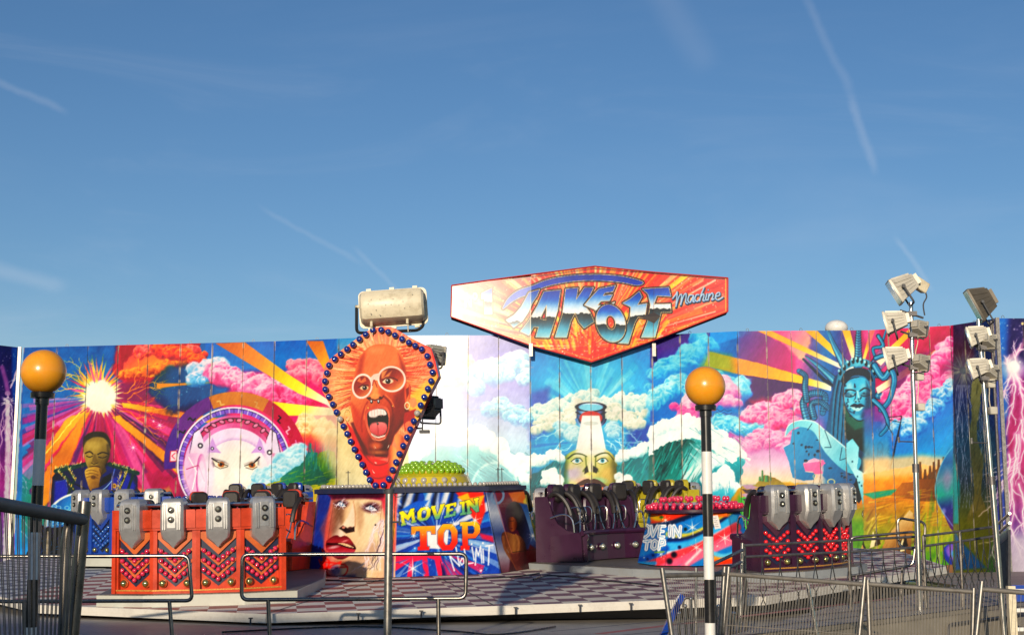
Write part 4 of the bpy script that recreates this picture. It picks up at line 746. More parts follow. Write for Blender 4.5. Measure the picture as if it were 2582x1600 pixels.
def booth_art():
    c = Cv(1590, 1270, 1905, 1440, 1.3, '3a90d0')
    c.V(1580, 1220, 3.979)
    c.poly([(60,250),(1260,250),(1260,860),(60,860)], '2a88c8')
    c.poly([(240,280),(740,290),(480,360),(240,400)], 'e04a20', soft=14); c.ell(300,340,60,26,'f0c020',soft=18,rot=10); c.ell(350,330,20,14,'3a7a30',soft=8)
    bands = [([(180,430),(400,400),(600,330),(800,260)], 34,'1a2a48'),([(420,500),(600,520),(740,470),(900,380),(1060,260)],40,'e8d050'),([(420,560),(600,540),(800,460),(1000,330)],26,'1c2c60'),([(380,620),(600,610),(800,520),(1080,340)],50,'58b8e8'),([(420,690),(640,650),(800,560),(1100,400)],30,'f0f0f0'),
             ([(200,820),(480,720),(760,620),(1100,430)],70,'e84a50'),([(360,840),(600,740),(800,650),(1120,500)],60,'f0708a'),([(560,830),(740,720),(1000,600),(1140,560)],46,'f48098'),([(600,800),(700,700),(740,660)],18,'fce8e8'),([(860,690),(960,720),(1060,700),(1160,640)],34,'7ac8e8'),([(860,740),(980,760),(1180,700)],40,'f0a030'),([(860,790),(1180,760)],40,'e84a20'),
             ([(860,300),(1000,290)],50,'f07828'),([(120,760),(300,700),(400,640)],40,'1a60b0'),([(100,800),(280,790)],30,'3aa8e0')]
    for p,w,col in bands: c.line(p, w*1.35, col, sm=True, soft=14, a=.92)
    for x,y,r,col in ((475,705,30,'20182c'),(430,770,30,'20182c'),(590,450,18,'1a3a3a'),(530,630,18,'1a2a5a'),(570,355,14,'1a3060'),(265,710,14,'1a3a70'),(210,750,14,'1a3a70')): c.ell(x,y,r,r,col,soft=r*.5)
    for x,y,r in ((390,360,60),(660,432,110),(700,632,90),(985,540,100),(345,700,60),(175,735,30),(370,742,20),(575,697,20),(910,620,30),(555,723,16)): c.star(x,y,r,'fff8f0',3,25,.75)
    def st(L, w=30):
        return L
    W = [[(205,410),(232,430),(225,500),(190,530),(182,528)], [(246,418),(262,520),(308,418)], [(382,420),(336,420),(322,524),(372,526)], [(330,472),(368,472)],
         [(436,416),(430,516)], [(468,524),(474,416),(532,524),(540,424)],
         [(176,570),(240,566)], [(208,568),(196,652)], [(282,560),(258,580),(252,632),(272,650),(300,636),(308,580),(282,560)], [(322,652),(340,556),(376,562),(380,600),(334,612)]]
    for L in W: c.line(L, 42, '2a5a8a', soft=3)
    for L in W: c.line(L, 34, 'f8f8f8')
    for L in W: c.line(L, 7, '6aa0c8')
    c.line([(285,682),(372,676)], 16, 'a8c040', soft=5, a=.8)
    c.poly([(855,315),(915,308),(948,440),(886,450)], 'f0ece8'); 
    for k in range(9): c.line([(868+k*3,330+k*12),(900+k*3,327+k*12)], 3, '90888a')
    c.line([(440,350),(385,820)], 4, '6a3a50', a=.6); c.line([(1030,310),(1100,770)], 3, '5a3040', a=.6)
    return c
# ================================================================ geometry helpers
import bpy
from mathutils import Vector, Matrix, Euler
PI = math.pi; rad = math.radians
F = 3586.0; PITCH = rad(8.72); EYE = 1.6
def ray(px, py):
    u = (800-py)/F; r = (px-1291)/F; cp, sp = math.cos(PITCH), math.sin(PITCH)
    return Vector((r, cp-u*sp, sp+u*cp))
def at(px, py, Y): d = ray(px, py); t = Y/d.y; return Vector((d.x*t, Y, EYE+d.z*t))
def onz(px, py, z): d = ray(px, py); t = (z-EYE)/d.z; return Vector((d.x*t, d.y*t, z))
def onplane(px, py):                       # the tilted deck
    d = ray(px, py); t = (.83-1.0-EYE)/(d.z-.05*d.y-.02*d.x); return Vector((d.x*t, d.y*t, EYE+d.z*t))
def deckz(x, y): return .83+.05*(y-20)+.02*x
def ridez(x, y): return .91+.04*(y-20)+.02*x
def proj(x, y, z):
    cp, sp = math.cos(PITCH), math.sin(PITCH); D = y*cp+(z-EYE)*sp; U = -y*sp+(z-EYE)*cp
    return 1291+F*x/D, 800-F*U/D
scn = bpy.context.scene; COL = scn.collection
class MB:
    def __init__(s): s.v = []; s.f = []
    def add(s, vs, fs, M=None):
        o = len(s.v)
        s.v += [tuple(M @ Vector(p)) if M is not None else tuple(p) for p in vs]; s.f += [[i+o for i in q] for q in fs]; return s
    def box(s, x0, y0, z0, x1, y1, z1, M=None, bev=0):
        if bev <= 0:
            return s.add([(x, y, z) for z in (z0, z1) for y in (y0, y1) for x in (x0, x1)], [(0,2,3,1),(4,5,7,6),(0,1,5,4),(2,6,7,3),(0,4,6,2),(1,3,7,5)], M)
        return s.prism(rrect(x0, z0, x1, z1, bev*1.5, 2), y0, y1, M, bev)
    def prism(s, poly, y0, y1, M=None, bev=0):
        """poly in the XZ plane, extruded along y; the -y face first"""
        n = len(poly); cx = sum(p[0] for p in poly)/n; cz = sum(p[1] for p in poly)/n
        a = sum(poly[i][0]*poly[(i+1) % n][1]-poly[(i+1) % n][0]*poly[i][1] for i in range(n))
        if a < 0: poly = poly[::-1]
        if bev:
            xs = [p[0] for p in poly]; zs = [p[1] for p in poly]; w = max(xs)-min(xs); h = max(zs)-min(zs)
            q = [((p[0]-cx)*(1-2*bev/w)+cx, (p[1]-cz)*(1-2*bev/h)+cz) for p in poly]
            L = [(q, y0), (poly, y0+bev), (poly, y1-bev), (q, y1)]
        else: L = [(poly, y0), (poly, y1)]
        vs = [(p[0], y, p[1]) for P, y in L for p in P]; fs = [list(range(n)), [len(vs)-1-i for i in range(n)]]
        for k in range(len(L)-1):
            for i in range(n): j = (i+1) % n; fs.append((k*n+i, (k+1)*n+i, (k+1)*n+j, k*n+j))
        return s.add(vs, fs, M)
    def zprism(s, poly, z0, z1, M=None, tops=None):
        """poly in XY, extruded up; z may be functions of (x, y)"""
        n = len(poly); a = sum(poly[i][0]*poly[(i+1) % n][1]-poly[(i+1) % n][0]*poly[i][1] for i in range(n))
        if a < 0: poly = poly[::-1]
        top = tops or poly
        g0 = z0 if callable(z0) else (lambda x, y: z0); g1 = z1 if callable(z1) else (lambda x, y: z1)
        vs = [(x, y, g0(x, y)) for x, y in poly]+[(x, y, g1(x, y)) for x, y in top]
        fs = [list(range(n))[::-1], list(range(n, 2*n))]+[(i, (i+1) % n, n+(i+1) % n, n+i) for i in range(n)]
        return s.add(vs, fs, M)
    def tube(s, pts, r, n=8, closed=False, r1=None, cap=True, M=None):
        P = [Vector(p) for p in pts]; N = len(P); vs = []; fs = []; prev = None
        for i in range(N):
            if closed: t = (P[(i+1) % N]-P[i-1]).normalized()
            else: t = (P[min(i+1, N-1)]-P[max(i-1, 0)]).normalized()
            if prev is None: a = Vector((0, 0, 1)) if abs(t.z) < .9 else Vector((1, 0, 0)); u = t.cross(a).normalized()
            else: u = (prev-t*prev.dot(t)).normalized()
            prev = u; w = t.cross(u); rr = r if r1 is None else r+(r1-r)*i/(N-1)
            for k in range(n): an = 2*PI*k/n; vs.append(P[i]+(u*math.cos(an)+w*math.sin(an))*rr)
        for i in range(N if closed else N-1):
            for k in range(n): a = i*n+k; b = i*n+(k+1) % n; c = ((i+1) % N)*n+(k+1) % n; d = ((i+1) % N)*n+k; fs.append((a, b, c, d))
        if cap and not closed: fs += [list(range(n))[::-1], [(N-1)*n+k for k in range(n)]]
        return s.add(vs, fs, M)
    def lathe(s, prof, n=20, M=None):
        """prof [(r, z)] bottom to top round the z axis"""
        vs = []; fs = []; m = len(prof)
        for r, z in prof:
            for k in range(n): a = 2*PI*k/n; vs.append((r*math.cos(a), r*math.sin(a), z))
        for i in range(m-1):
            for k in range(n): fs.append((i*n+k, i*n+(k+1) % n, (i+1)*n+(k+1) % n, (i+1)*n+k))
        fs += [list(range(n))[::-1], [(m-1)*n+k for k in range(n)]]
        return s.add(vs, fs, M)
    def ball(s, c, r, n=10, m=7, sz=1, M=None):
        pr = [(max(.001, r*math.sin(PI*i/m)), -r*sz*math.cos(PI*i/m)) for i in range(m+1)]
        T = Matrix.Translation(Vector(c)); return s.lathe(pr, n, (M @ T) if M is not None else T)
    def build(s, name, mat, parent=None, smooth=True, ang=.6):
        me = bpy.data.meshes.new(name); me.from_pydata(s.v, [], s.f); me.materials.append(mat); me.update()
        if smooth:
            me.polygons.foreach_set('use_smooth', [True]*len(me.polygons)); me.set_sharp_from_angle(angle=ang)
        o = bpy.data.objects.new(name, me); COL.objects.link(o)
        if parent is not None: o.parent = parent
        return o
def rrect(x0, z0, x1, z1, r, n=4):
    P = []
    for cx, cz, a0 in ((x1-r, z0+r, -90), (x1-r, z1-r, 0), (x0+r, z1-r, 90), (x0+r, z0+r, 180)):
        for k in range(n+1): a = rad(a0+90*k/n); P.append((cx+r*math.cos(a), cz+r*math.sin(a)))
    return P
def round_path(pts, r, closed=False, n=4):
    """polyline with rounded corners"""
    P = [Vector(p) for p in pts]; N = len(P); out = []
    for i in range(N):
        if not closed and i in (0, N-1): out.append(P[i]); continue
        a = (P[i-1]-P[i]); b = (P[(i+1) % N]-P[i]); q = min(r, a.length*.45, b.length*.45)
        s0 = P[i]+a.normalized()*q; s1 = P[i]+b.normalized()*q
        for k in range(n+1): t = k/n; out.append(s0*(1-t)**2+P[i]*2*t*(1-t)+s1*t*t)
    return out
def props(o, label=None, cat=None, group=None, kind=None):
    if label: o['label'] = label
    if cat: o['category'] = cat
    if group: o['group'] = group
    if kind: o['kind'] = kind
    return o
def thing(name, label, cat, loc=(0, 0, 0), rotz=0, group=None, M=None):
    o = bpy.data.objects.new(name, None); COL.objects.link(o); o.empty_display_size = .2
    if M is not None: o.matrix_basis = M
    else: o.location = loc; o.rotation_euler = (0, 0, rotz)
    return props(o, label, cat, group)
def dup(o, parent, M=None, loc=None):
    c = o.copy(); COL.objects.link(c); c.parent = parent
    if M is not None: c.matrix_basis = M
    if loc is not None: c.location = loc
    return c
# ================================================================ materials
def nodes(name):
    m = bpy.data.materials.new(name); m.use_nodes = True; nt = m.node_tree; return m, nt, nt.nodes['Principled BSDF']
def mat(name, col, rough=.4, metal=0, coat=0, noise=.12, nscale=6, bump=0, bscale=60, spec=.5, dirt=None, dscale=2.5, damt=.5, emit=None, rnoise=.12):
    m, nt, b = nodes(name); N = nt.nodes; L = nt.links
    c = [((v/255)/12.92 if v/255 <= .04045 else ((v/255+.055)/1.055)**2.4) for v in col] if max(col) > 1 else list(col)
    b.inputs['Roughness'].default_value = rough; b.inputs['Metallic'].default_value = metal; b.inputs['Coat Weight'].default_value = coat; b.inputs['Coat Roughness'].default_value = .08
    b.inputs['Specular IOR Level'].default_value = spec
    tc = N.new('ShaderNodeTexCoord'); nz = N.new('ShaderNodeTexNoise'); nz.inputs['Scale'].default_value = nscale; nz.inputs['Detail'].default_value = 6; nz.inputs['Roughness'].default_value = .65
    L.new(tc.outputs['Object'], nz.inputs['Vector'])
    rp = N.new('ShaderNodeValToRGB'); rp.color_ramp.elements[0].position = .3; rp.color_ramp.elements[1].position = .7
    rp.color_ramp.elements[0].color = [v*(1-noise) for v in c]+[1]; rp.color_ramp.elements[1].color = [min(1, v*(1+noise)) for v in c]+[1]
    L.new(nz.outputs['Fac'], rp.inputs['Fac']); out = rp.outputs['Color']
    if dirt:
        n2 = N.new('ShaderNodeTexNoise'); n2.inputs['Scale'].default_value = dscale; n2.inputs['Detail'].default_value = 9; n2.inputs['Roughness'].default_value = .75; L.new(tc.outputs['Object'], n2.inputs['Vector'])
        r2 = N.new('ShaderNodeValToRGB'); r2.color_ramp.elements[0].position = .48; r2.color_ramp.elements[1].position = .7; r2.color_ramp.elements[1].color = (damt,)*3+(1,); r2.color_ramp.elements[0].color = (0, 0, 0, 1); L.new(n2.outputs['Fac'], r2.inputs['Fac'])
        mx = N.new('ShaderNodeMix'); mx.data_type = 'RGBA'; L.new(r2.outputs['Color'], mx.inputs['Factor']); L.new(out, mx.inputs['A']); mx.inputs['B'].default_value = tuple(v for v in dirt)+(1,); out = mx.outputs['Result']
    L.new(out, b.inputs['Base Color'])
    if rnoise:
        mr = N.new('ShaderNodeMapRange'); mr.inputs['To Min'].default_value = max(.02, rough-rnoise); mr.inputs['To Max'].default_value = rough+rnoise; L.new(nz.outputs['Fac'], mr.inputs['Value']); L.new(mr.outputs['Result'], b.inputs['Roughness'])
    if bump:
        n3 = N.new('ShaderNodeTexNoise'); n3.inputs['Scale'].default_value = bscale; n3.inputs['Detail'].default_value = 4; L.new(tc.outputs['Object'], n3.inputs['Vector'])
        bp = N.new('ShaderNodeBump'); bp.inputs['Strength'].default_value = bump; bp.inputs['Distance'].default_value = .01; L.new(n3.outputs['Fac'], bp.inputs['Height']); L.new(bp.outputs['Normal'], b.inputs['Normal'])
    return m
def paint_mat(name, rough=.3, coat=.3, cr=.12, bump=.05):
    m, nt, b = nodes(name); N = nt.nodes; L = nt.links
    a = N.new('ShaderNodeVertexColor'); a.layer_name = 'paint'; tc = N.new('ShaderNodeTexCoord')
    nz = N.new('ShaderNodeTexNoise'); nz.inputs['Scale'].default_value = 1.6; nz.inputs['Detail'].default_value = 8; L.new(tc.outputs['Object'], nz.inputs['Vector'])
    mp = N.new('ShaderNodeMapRange'); mp.inputs['From Min'].default_value = .3; mp.inputs['From Max'].default_value = .7; mp.inputs['To Min'].default_value = .86; mp.inputs['To Max'].default_value = 1.04; L.new(nz.outputs['Fac'], mp.inputs['Value'])
    mx = N.new('ShaderNodeVectorMath'); mx.operation = 'SCALE'; L.new(a.outputs['Color'], mx.inputs[0]); L.new(mp.outputs['Result'], mx.inputs['Scale']); L.new(mx.outputs['Vector'], b.inputs['Base Color'])
    mr = N.new('ShaderNodeMapRange'); mr.inputs['To Min'].default_value = rough-.04; mr.inputs['To Max'].default_value = rough+.06; L.new(nz.outputs['Fac'], mr.inputs['Value']); L.new(mr.outputs['Result'], b.inputs['Roughness']); b.inputs['Specular IOR Level'].default_value = .18 if 'kite' in name or 'hub' in name else .36
    b.inputs['Coat Weight'].default_value = coat; b.inputs['Coat Roughness'].default_value = cr
    n2 = N.new('ShaderNodeTexNoise'); n2.inputs['Scale'].default_value = 3; L.new(tc.outputs['Object'], n2.inputs['Vector'])
    bp = N.new('ShaderNodeBump'); bp.inputs['Strength'].default_value = bump; bp.inputs['Distance'].default_value = .02; L.new(n2.outputs['Fac'], bp.inputs['Height']); L.new(bp.outputs['Normal'], b.inputs['Normal']); L.new(bp.outputs['Normal'], b.inputs['Coat Normal'])
    return m
M_ = {}
M_['chrome'] = mat('polished_steel', (.62, .6, .57), .22, 1, noise=.08, rnoise=.08)
M_['rail'] = mat('worn_steel_tube', (.27, .245, .22), .3, 1, noise=.2, nscale=14, dirt=(.12, .09, .07), dscale=9, damt=.55)
M_['galv'] = mat('galvanised_steel', (.30, .28, .255), .4, .9, noise=.25, nscale=22, dirt=(.16, .11, .08), dscale=6, damt=.4)
M_['zinc'] = mat('dull_zinc_tube', (.17, .155, .135), .6, .25, noise=.25, nscale=14, dirt=(.1, .07, .05), dscale=9, damt=.5); M_['wire'] = mat('galvanised_wire', (.30, .27, .23), .55, .3, noise=.2)
M_['darksteel'] = mat('dull_dark_steel', (.16, .15, .15), .5, .7, noise=.3, nscale=14)
M_['black'] = mat('black_paint', (.014, .013, .014), .28, noise=.3, coat=.2)
M_['white'] = mat('white_paint', (.78, .76, .72), .35, noise=.05, dirt=(.35, .32, .27), dscale=5, damt=.35)
M_['amber'] = mat('amber_globe', (.86, .34, .012), .3, noise=.03, nscale=3, coat=.35, dirt=(.8, .5, .2), dscale=12, damt=.12)
M_['amber'].node_tree.nodes['Principled BSDF'].inputs['Subsurface Weight'].default_value = .25
M_['amber'].node_tree.nodes['Principled BSDF'].inputs['Subsurface Scale'].default_value = .06
M_['pad'] = mat('black_rubber_pad', (.022, .018, .016), .45, noise=.3, bump=.25, bscale=120)
M_['lid'] = mat('brushed_silver_cover', (.50, .49, .48), .36, .6, noise=.12, nscale=9, coat=.1, dirt=(.3, .29, .28), dscale=4, damt=.3)
M_['cream'] = mat('cream_enamel', (.72, .63, .45), .42, noise=.06, dirt=(.32, .25, .15), dscale=14, damt=.55)
M_['greyhouse'] = mat('weathered_grey_casing', (.50, .46, .38), .45, .2, noise=.12, dirt=(.22, .2, .17), dscale=8, damt=.5)
M_['blackring'] = mat('black_rubber_ring', (.015, .014, .013), .4)
M_['lens'] = mat('clear_faceted_lens', (.55, .55, .42), .12, .6, noise=.35, nscale=30, coat=.6)
M_['goldlens'] = mat('gold_mirrored_lens', (.55, .50, .16), .1, .9, noise=.5, nscale=14, coat=.8)
M_['frame'] = mat('dark_backing_frame', (.05, .05, .055), .6)
M_['goldtrim'] = mat('gold_beaded_trim', (.6, .27, .05), .4, .3, noise=.5, nscale=60)
M_['skirt'] = mat('pale_grey_skirt', (.50, .50, .43), .45, noise=.1, dirt=(.22, .2, .17), dscale=3, damt=.4)
M_['greyskirt'] = mat('blue_grey_skirt', (.27, .29, .30), .5, noise=.1, dirt=(.16, .13, .09), dscale=3, damt=.5)
M_['glass'] = mat('floodlight_glass', (.5, .56, .62), .12, .3, coat=.5)
def gloss(name, c, n=.1, r=.3, dirt=None): return mat(name, c, r, 0, .45, noise=n, nscale=3, dirt=dirt or tuple(v*.45 for v in c), dscale=4, damt=.35)
M_['redpaint'] = gloss('orange_red_gloss', (.60, .05, .012), n=.3); M_['redpaint2'] = gloss('orange_chevron_gloss', (.62, .13, .03))
M_['bluepaint'] = gloss('deep_blue_gloss', (.01, .055, .36)); M_['bluepaint2'] = gloss('blue_chevron_gloss', (.015, .05, .3))
M_['plumpaint'] = gloss('dark_plum_gloss', (.038, .008, .03)); M_['plumpaint2'] = gloss('plum_chevron_gloss', (.07, .018, .04))
M_['yellowpaint'] = gloss('mustard_gloss', (.42, .34, .012)); M_['yellowpaint2'] = gloss('mustard_chevron_gloss', (.36, .28, .02))
M_['recess'] = mat('dark_blue_recess', (.012, .016, .05), .45, coat=.2)
def bulbm(name, c): return mat(name, c, .16, 0, .8, noise=.06, nscale=8, rnoise=.04)
M_['b_pink'] = bulbm('pink_bulb', (.68, .02, .075)); M_['b_blue'] = bulbm('blue_bulb', (.012, .03, .22)); M_['b_red'] = bulbm('red_bulb', (.75, .012, .02)); M_['b_green'] = bulbm('green_bulb', (.22, .42, .012)); M_['b_clear'] = bulbm('clear_bulb', (.42, .38, .33)); M_['b_mblue'] = bulbm('mid_blue_bulb', (.02, .1, .4)); M_['b_amber'] = bulbm('pale_orange_bulb', (.8, .38, .16))
# chequered tread plate of the tilted deck
def deck_mat():
    m, nt, b = nodes('chequered_tread_plate'); N = nt.nodes; L = nt.links
    tc = N.new('ShaderNodeTexCoord'); mp = N.new('ShaderNodeMapping'); mp.inputs['Rotation'].default_value = (0, 0, rad(-9.7)); mp.inputs['Scale'].default_value = (1/.37, 1/.38, 0); mp.inputs['Location'].default_value = (.13, .2, .5); L.new(tc.outputs['Object'], mp.inputs['Vector'])
    ck = N.new('ShaderNodeTexChecker'); ck.inputs['Scale'].default_value = 1; L.new(mp.outputs['Vector'], ck.inputs['Vector'])
    sx = N.new('ShaderNodeSeparateXYZ'); L.new(tc.outputs['Object'], sx.inputs['Vector'])
    def rng(sock, a, c_, lo=0, hi=1):
        r = N.new('ShaderNodeMapRange'); r.inputs['From Min'].default_value = a; r.inputs['From Max'].default_value = c_; r.inputs['To Min'].default_value = lo; r.inputs['To Max'].default_value = hi; L.new(sock, r.inputs['Value']); return r.outputs['Result']
    def mix(f, A, B):
        x = N.new('ShaderNodeMix'); x.data_type = 'RGBA'; L.new(f, x.inputs['Factor'])
        for s, v in (('A', A), ('B', B)):
            if isinstance(v, tuple): x.inputs[s].default_value = v+(1,)
            else: L.new(v, x.inputs[s])
        return x.outputs['Result']
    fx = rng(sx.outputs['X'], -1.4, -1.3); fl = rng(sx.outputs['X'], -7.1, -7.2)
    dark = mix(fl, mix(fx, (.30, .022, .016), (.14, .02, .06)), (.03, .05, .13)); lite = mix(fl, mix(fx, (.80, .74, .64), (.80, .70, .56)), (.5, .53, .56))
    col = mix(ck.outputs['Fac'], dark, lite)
    nz = N.new('ShaderNodeTexNoise'); nz.inputs['Scale'].default_value = 1.3; nz.inputs['Detail'].default_value = 9; nz.inputs['Roughness'].default_value = .7; L.new(tc.outputs['Object'], nz.inputs['Vector'])
    col = mix(rng(nz.outputs['Fac'], .5, .78, 0, .4), col, (.13, .10, .085))
    vo = N.new('ShaderNodeTexVoronoi'); vo.inputs['Scale'].default_value = 22; L.new(tc.outputs['Object'], vo.inputs['Vector'])
    col = mix(rng(vo.outputs['Distance'], .0, .5, .0, .22), col, (.5, .46, .40))
    L.new(col, b.inputs['Base Color']); L.new(rng(nz.outputs['Fac'], .3, .7, .45, .7), b.inputs['Roughness'])
    b.inputs['Specular IOR Level'].default_value = .25
    bp = N.new('ShaderNodeBump'); bp.inputs['Strength'].default_value = .6; bp.inputs['Distance'].default_value = .006; L.new(vo.outputs['Distance'], bp.inputs['Height']); L.new(bp.outputs['Normal'], b.inputs['Normal'])
    return m
def tread_mat(name, c, c2, ribs=16, rot=20, metal=.3):
    m, nt, b = nodes(name); N = nt.nodes; L = nt.links
    tc = N.new('ShaderNodeTexCoord'); mp = N.new('ShaderNodeMapping'); mp.inputs['Rotation'].default_value = (0, 0, rad(rot)); L.new(tc.outputs['Object'], mp.inputs['Vector'])
    nz = N.new('ShaderNodeTexNoise'); nz.inputs['Scale'].default_value = 1.1; nz.inputs['Detail'].default_value = 10; nz.inputs['Roughness'].default_value = .72; L.new(tc.outputs['Object'], nz.inputs['Vector'])
    rp = N.new('ShaderNodeValToRGB'); rp.color_ramp.elements[0].position = .35; rp.color_ramp.elements[1].position = .68; rp.color_ramp.elements[0].color = c+(1,); rp.color_ramp.elements[1].color = c2+(1,); L.new(nz.outputs['Fac'], rp.inputs['Fac'])
    br = N.new('ShaderNodeTexBrick'); br.inputs['Scale'].default_value = 1; br.inputs['Brick Width'].default_value = .09; br.inputs['Row Height'].default_value = .045; br.inputs['Mortar Size'].default_value = .011; br.inputs['Mortar Smooth'].default_value = .3
    br.inputs['Color1'].default_value = (.35, .35, .35, 1); br.inputs['Color2'].default_value = (.6, .6, .6, 1); br.inputs['Mortar'].default_value = (1, 1, 1, 1); L.new(mp.outputs['Vector'], br.inputs['Vector'])
    mx = N.new('ShaderNodeMix'); mx.data_type = 'RGBA'; mx.blend_type = 'MULTIPLY'; mx.inputs['Factor'].default_value = .55; L.new(rp.outputs['Color'], mx.inputs['A']); L.new(br.outputs['Color'], mx.inputs['B']); L.new(mx.outputs['Result'], b.inputs['Base Color'])
    b.inputs['Metallic'].default_value = metal; b.inputs['Roughness'].default_value = .5
    bp = N.new('ShaderNodeBump'); bp.inputs['Strength'].default_value = .8; bp.inputs['Distance'].default_value = .008; L.new(br.outputs['Color'], bp.inputs['Height']); L.new(bp.outputs['Normal'], b.inputs['Normal'])
    return m
M_['deck'] = deck_mat(); M_['tread'] = tread_mat('worn_tread_plate', (.24, .225, .20), (.42, .38, .33)); M_['grate'] = tread_mat('gondola_floor_plate', (.13, .115, .095), (.24, .21, .17), rot=60); M_['ramp'] = tread_mat('brown_ramp_plate', (.27, .225, .16), (.44, .375, .28), rot=-28)
M_['tarmac'] = mat('tarmac', (.05, .048, .046), .85, noise=.35, nscale=3, bump=.6, bscale=90)
M_['mural'] = paint_mat('airbrushed_panel_paint', .25, 0, .11); M_['sign'] = paint_mat('airbrushed_sign_paint', .21, 0, .1, .03); M_['hubart'] = paint_mat('airbrushed_hub_paint', .34, 0, .12); M_['kite'] = paint_mat('airbrushed_kite_paint', .5, 0, .12)
# ================================================================ camera, sun, sky
cam = bpy.data.cameras.new('camera'); co = bpy.data.objects.new('camera', cam); COL.objects.link(co)
cam.sensor_width = 36; cam.lens = F/2582*36; cam.clip_end = 20000; co.location = (0, 0, EYE); co.rotation_euler = (PI/2+PITCH, 0, 0); scn.camera = co
SUN_AZ, SUN_EL = rad(-11), rad(13)           # azimuth: from behind the photographer, a little to the left
sd = Vector((math.sin(SUN_AZ)*math.cos(SUN_EL), -math.cos(SUN_AZ)*math.cos(SUN_EL), math.sin(SUN_EL)))   # towards the sun
sun = bpy.data.lights.new('sun', 'SUN'); sun.energy = 4.9; sun.angle = rad(.6); sun.color = (1, .86, .66); so = bpy.data.objects.new('sun', sun); COL.objects.link(so); so.rotation_euler = sd.to_track_quat('Z', 'Y').to_euler()
w = bpy.data.worlds.new('World'); scn.world = w; w.use_nodes = True; nt = w.node_tree; N = nt.nodes; L = nt.links; bg = N['Background']
sky = N.new('ShaderNodeTexSky'); sky.sky_type = 'NISHITA'; sky.sun_disc = False; sky.sun_elevation = SUN_EL; sky.sun_rotation = PI-SUN_AZ; sky.air_density = 1.0; sky.dust_density = .3; sky.ozone_density = 3.2; sky.altitude = 0
bg.inputs['Strength'].default_value = .115
tc = N.new('ShaderNodeTexCoord')
def vmap(rot, sc):
    mp = N.new('ShaderNodeMapping'); mp.vector_type = 'TEXTURE' if False else 'POINT'; mp.inputs['Rotation'].default_value = rot; mp.inputs['Scale'].default_value = sc; L.new(tc.outputs['Generated'], mp.inputs['Vector']); return mp.outputs['Vector']
def noise(vec, sc, det=8, ro=.6, dist=0):
    n = N.new('ShaderNodeTexNoise'); n.inputs['Scale'].default_value = sc; n.inputs['Detail'].default_value = det; n.inputs['Roughness'].default_value = ro; n.inputs['Distortion'].default_value = dist; L.new(vec, n.inputs['Vector']); return n.outputs['Fac']
def math_(op, a, b_=None, cl=False):
    n = N.new('ShaderNodeMath'); n.operation = op; n.use_clamp = cl
    for i, v in enumerate((a, b_)):
        if v is None: continue
        if isinstance(v, (int, float)): n.inputs[i].default_value = v
        else: L.new(v, n.inputs[i])
    return n.outputs[0]
def rng(v, a, b_, lo=0, hi=1):
    r = N.new('ShaderNodeMapRange'); r.interpolation_type = 'SMOOTHSTEP'; r.inputs['From Min'].default_value = a; r.inputs['From Max'].default_value = b_; r.inputs['To Min'].default_value = lo; r.inputs['To Max'].default_value = hi; L.new(v, r.inputs['Value']); return r.outputs['Result']
wisps = rng(noise(vmap((0, rad(20), rad(35)), (1.6, 5, 9)), 1.7, 9, .62, .7), .5, .8, 0, .07)
veil = rng(noise(vmap((0, rad(-30), 0), (1.2, 2, 5)), 1.5, 6, .55, .4), .48, .78, 0, .09)
total = math_('ADD', wisps, veil)
dn = tc.outputs['Generated']
wob = noise(dn, 22, 5, .6)
def trail(pa, pb, wd, amt):
    """a thin ice streak along the great circle through two sky directions"""
    a, b_ = ray(*pa).normalized(), ray(*pb).normalized(); n = a.cross(b_).normalized(); mid = (a+b_).normalized(); half = a.dot(mid)
    d1 = N.new('ShaderNodeVectorMath'); d1.operation = 'DOT_PRODUCT'; L.new(dn, d1.inputs[0]); d1.inputs[1].default_value = n
    off = math_('MULTIPLY', math_('SUBTRACT', wob, .5), .010)
    q = math_('ABSOLUTE', math_('ADD', d1.outputs['Value'], off)); across = rng(q, wd, 0)
    d2 = N.new('ShaderNodeVectorMath'); d2.operation = 'DOT_PRODUCT'; L.new(dn, d2.inputs[0]); d2.inputs[1].default_value = mid
    along = rng(d2.outputs['Value'], half, half+(1-half)*.7)
    return math_('MULTIPLY', math_('MULTIPLY', across, along), amt)
for a in (((2010, -40), (2160, 270), .005, .055), ((2140, 230), (2215, 450), .0045, .09), ((1640, -60), (1800, 190), .018, .04), ((640, 510), (930, 680), .003, .055), ((880, 620), (1020, 750), .003, .06), ((-60, 660), (180, 730), .008, .10), ((2250, 590), (2360, 740), .003, .09), ((-40, 190), (180, 290), .004, .07)):
    total = math_('ADD', total, trail(*a))
mx = N.new('ShaderNodeMix'); mx.data_type = 'RGBA'; mx.clamp_factor = True; L.new(total, mx.inputs['Factor'])
hsv = N.new('ShaderNodeHueSaturation'); hsv.inputs['Saturation'].default_value = 1.12; hsv.inputs['Hue'].default_value = .505; hsv.inputs['Value'].default_value = 1.0; L.new(sky.outputs['Color'], hsv.inputs['Color']); L.new(hsv.outputs['Color'], mx.inputs['A']); CLOUDC = mx.inputs['B']; CLOUDC.default_value = (9, 9, 9.3, 1); L.new(mx.outputs['Result'], bg.inputs['Color'])
scn.view_settings.view_transform = 'Standard'; scn.view_settings.look = 'None'; scn.view_settings.gamma = 1; scn.view_settings.exposure = -0.2
# ================================================================ ground, walkway
g = MB(); R0 = 3000; g.add([(-R0, -R0, 0), (R0, -R0, 0), (R0, R0, 0), (-R0, R0, 0)], [(0, 1, 2, 3)]); props(g.build('ground', M_['tarmac'], smooth=False), kind='structure')
g = MB(); g.zprism([(-24, 13), (1.9, 12.2), (3.4, 16.2), (16, 22), (16, 42), (-24, 42)], .36, .52); props(g.build('walkway', M_['tread'], smooth=False), kind='structure')
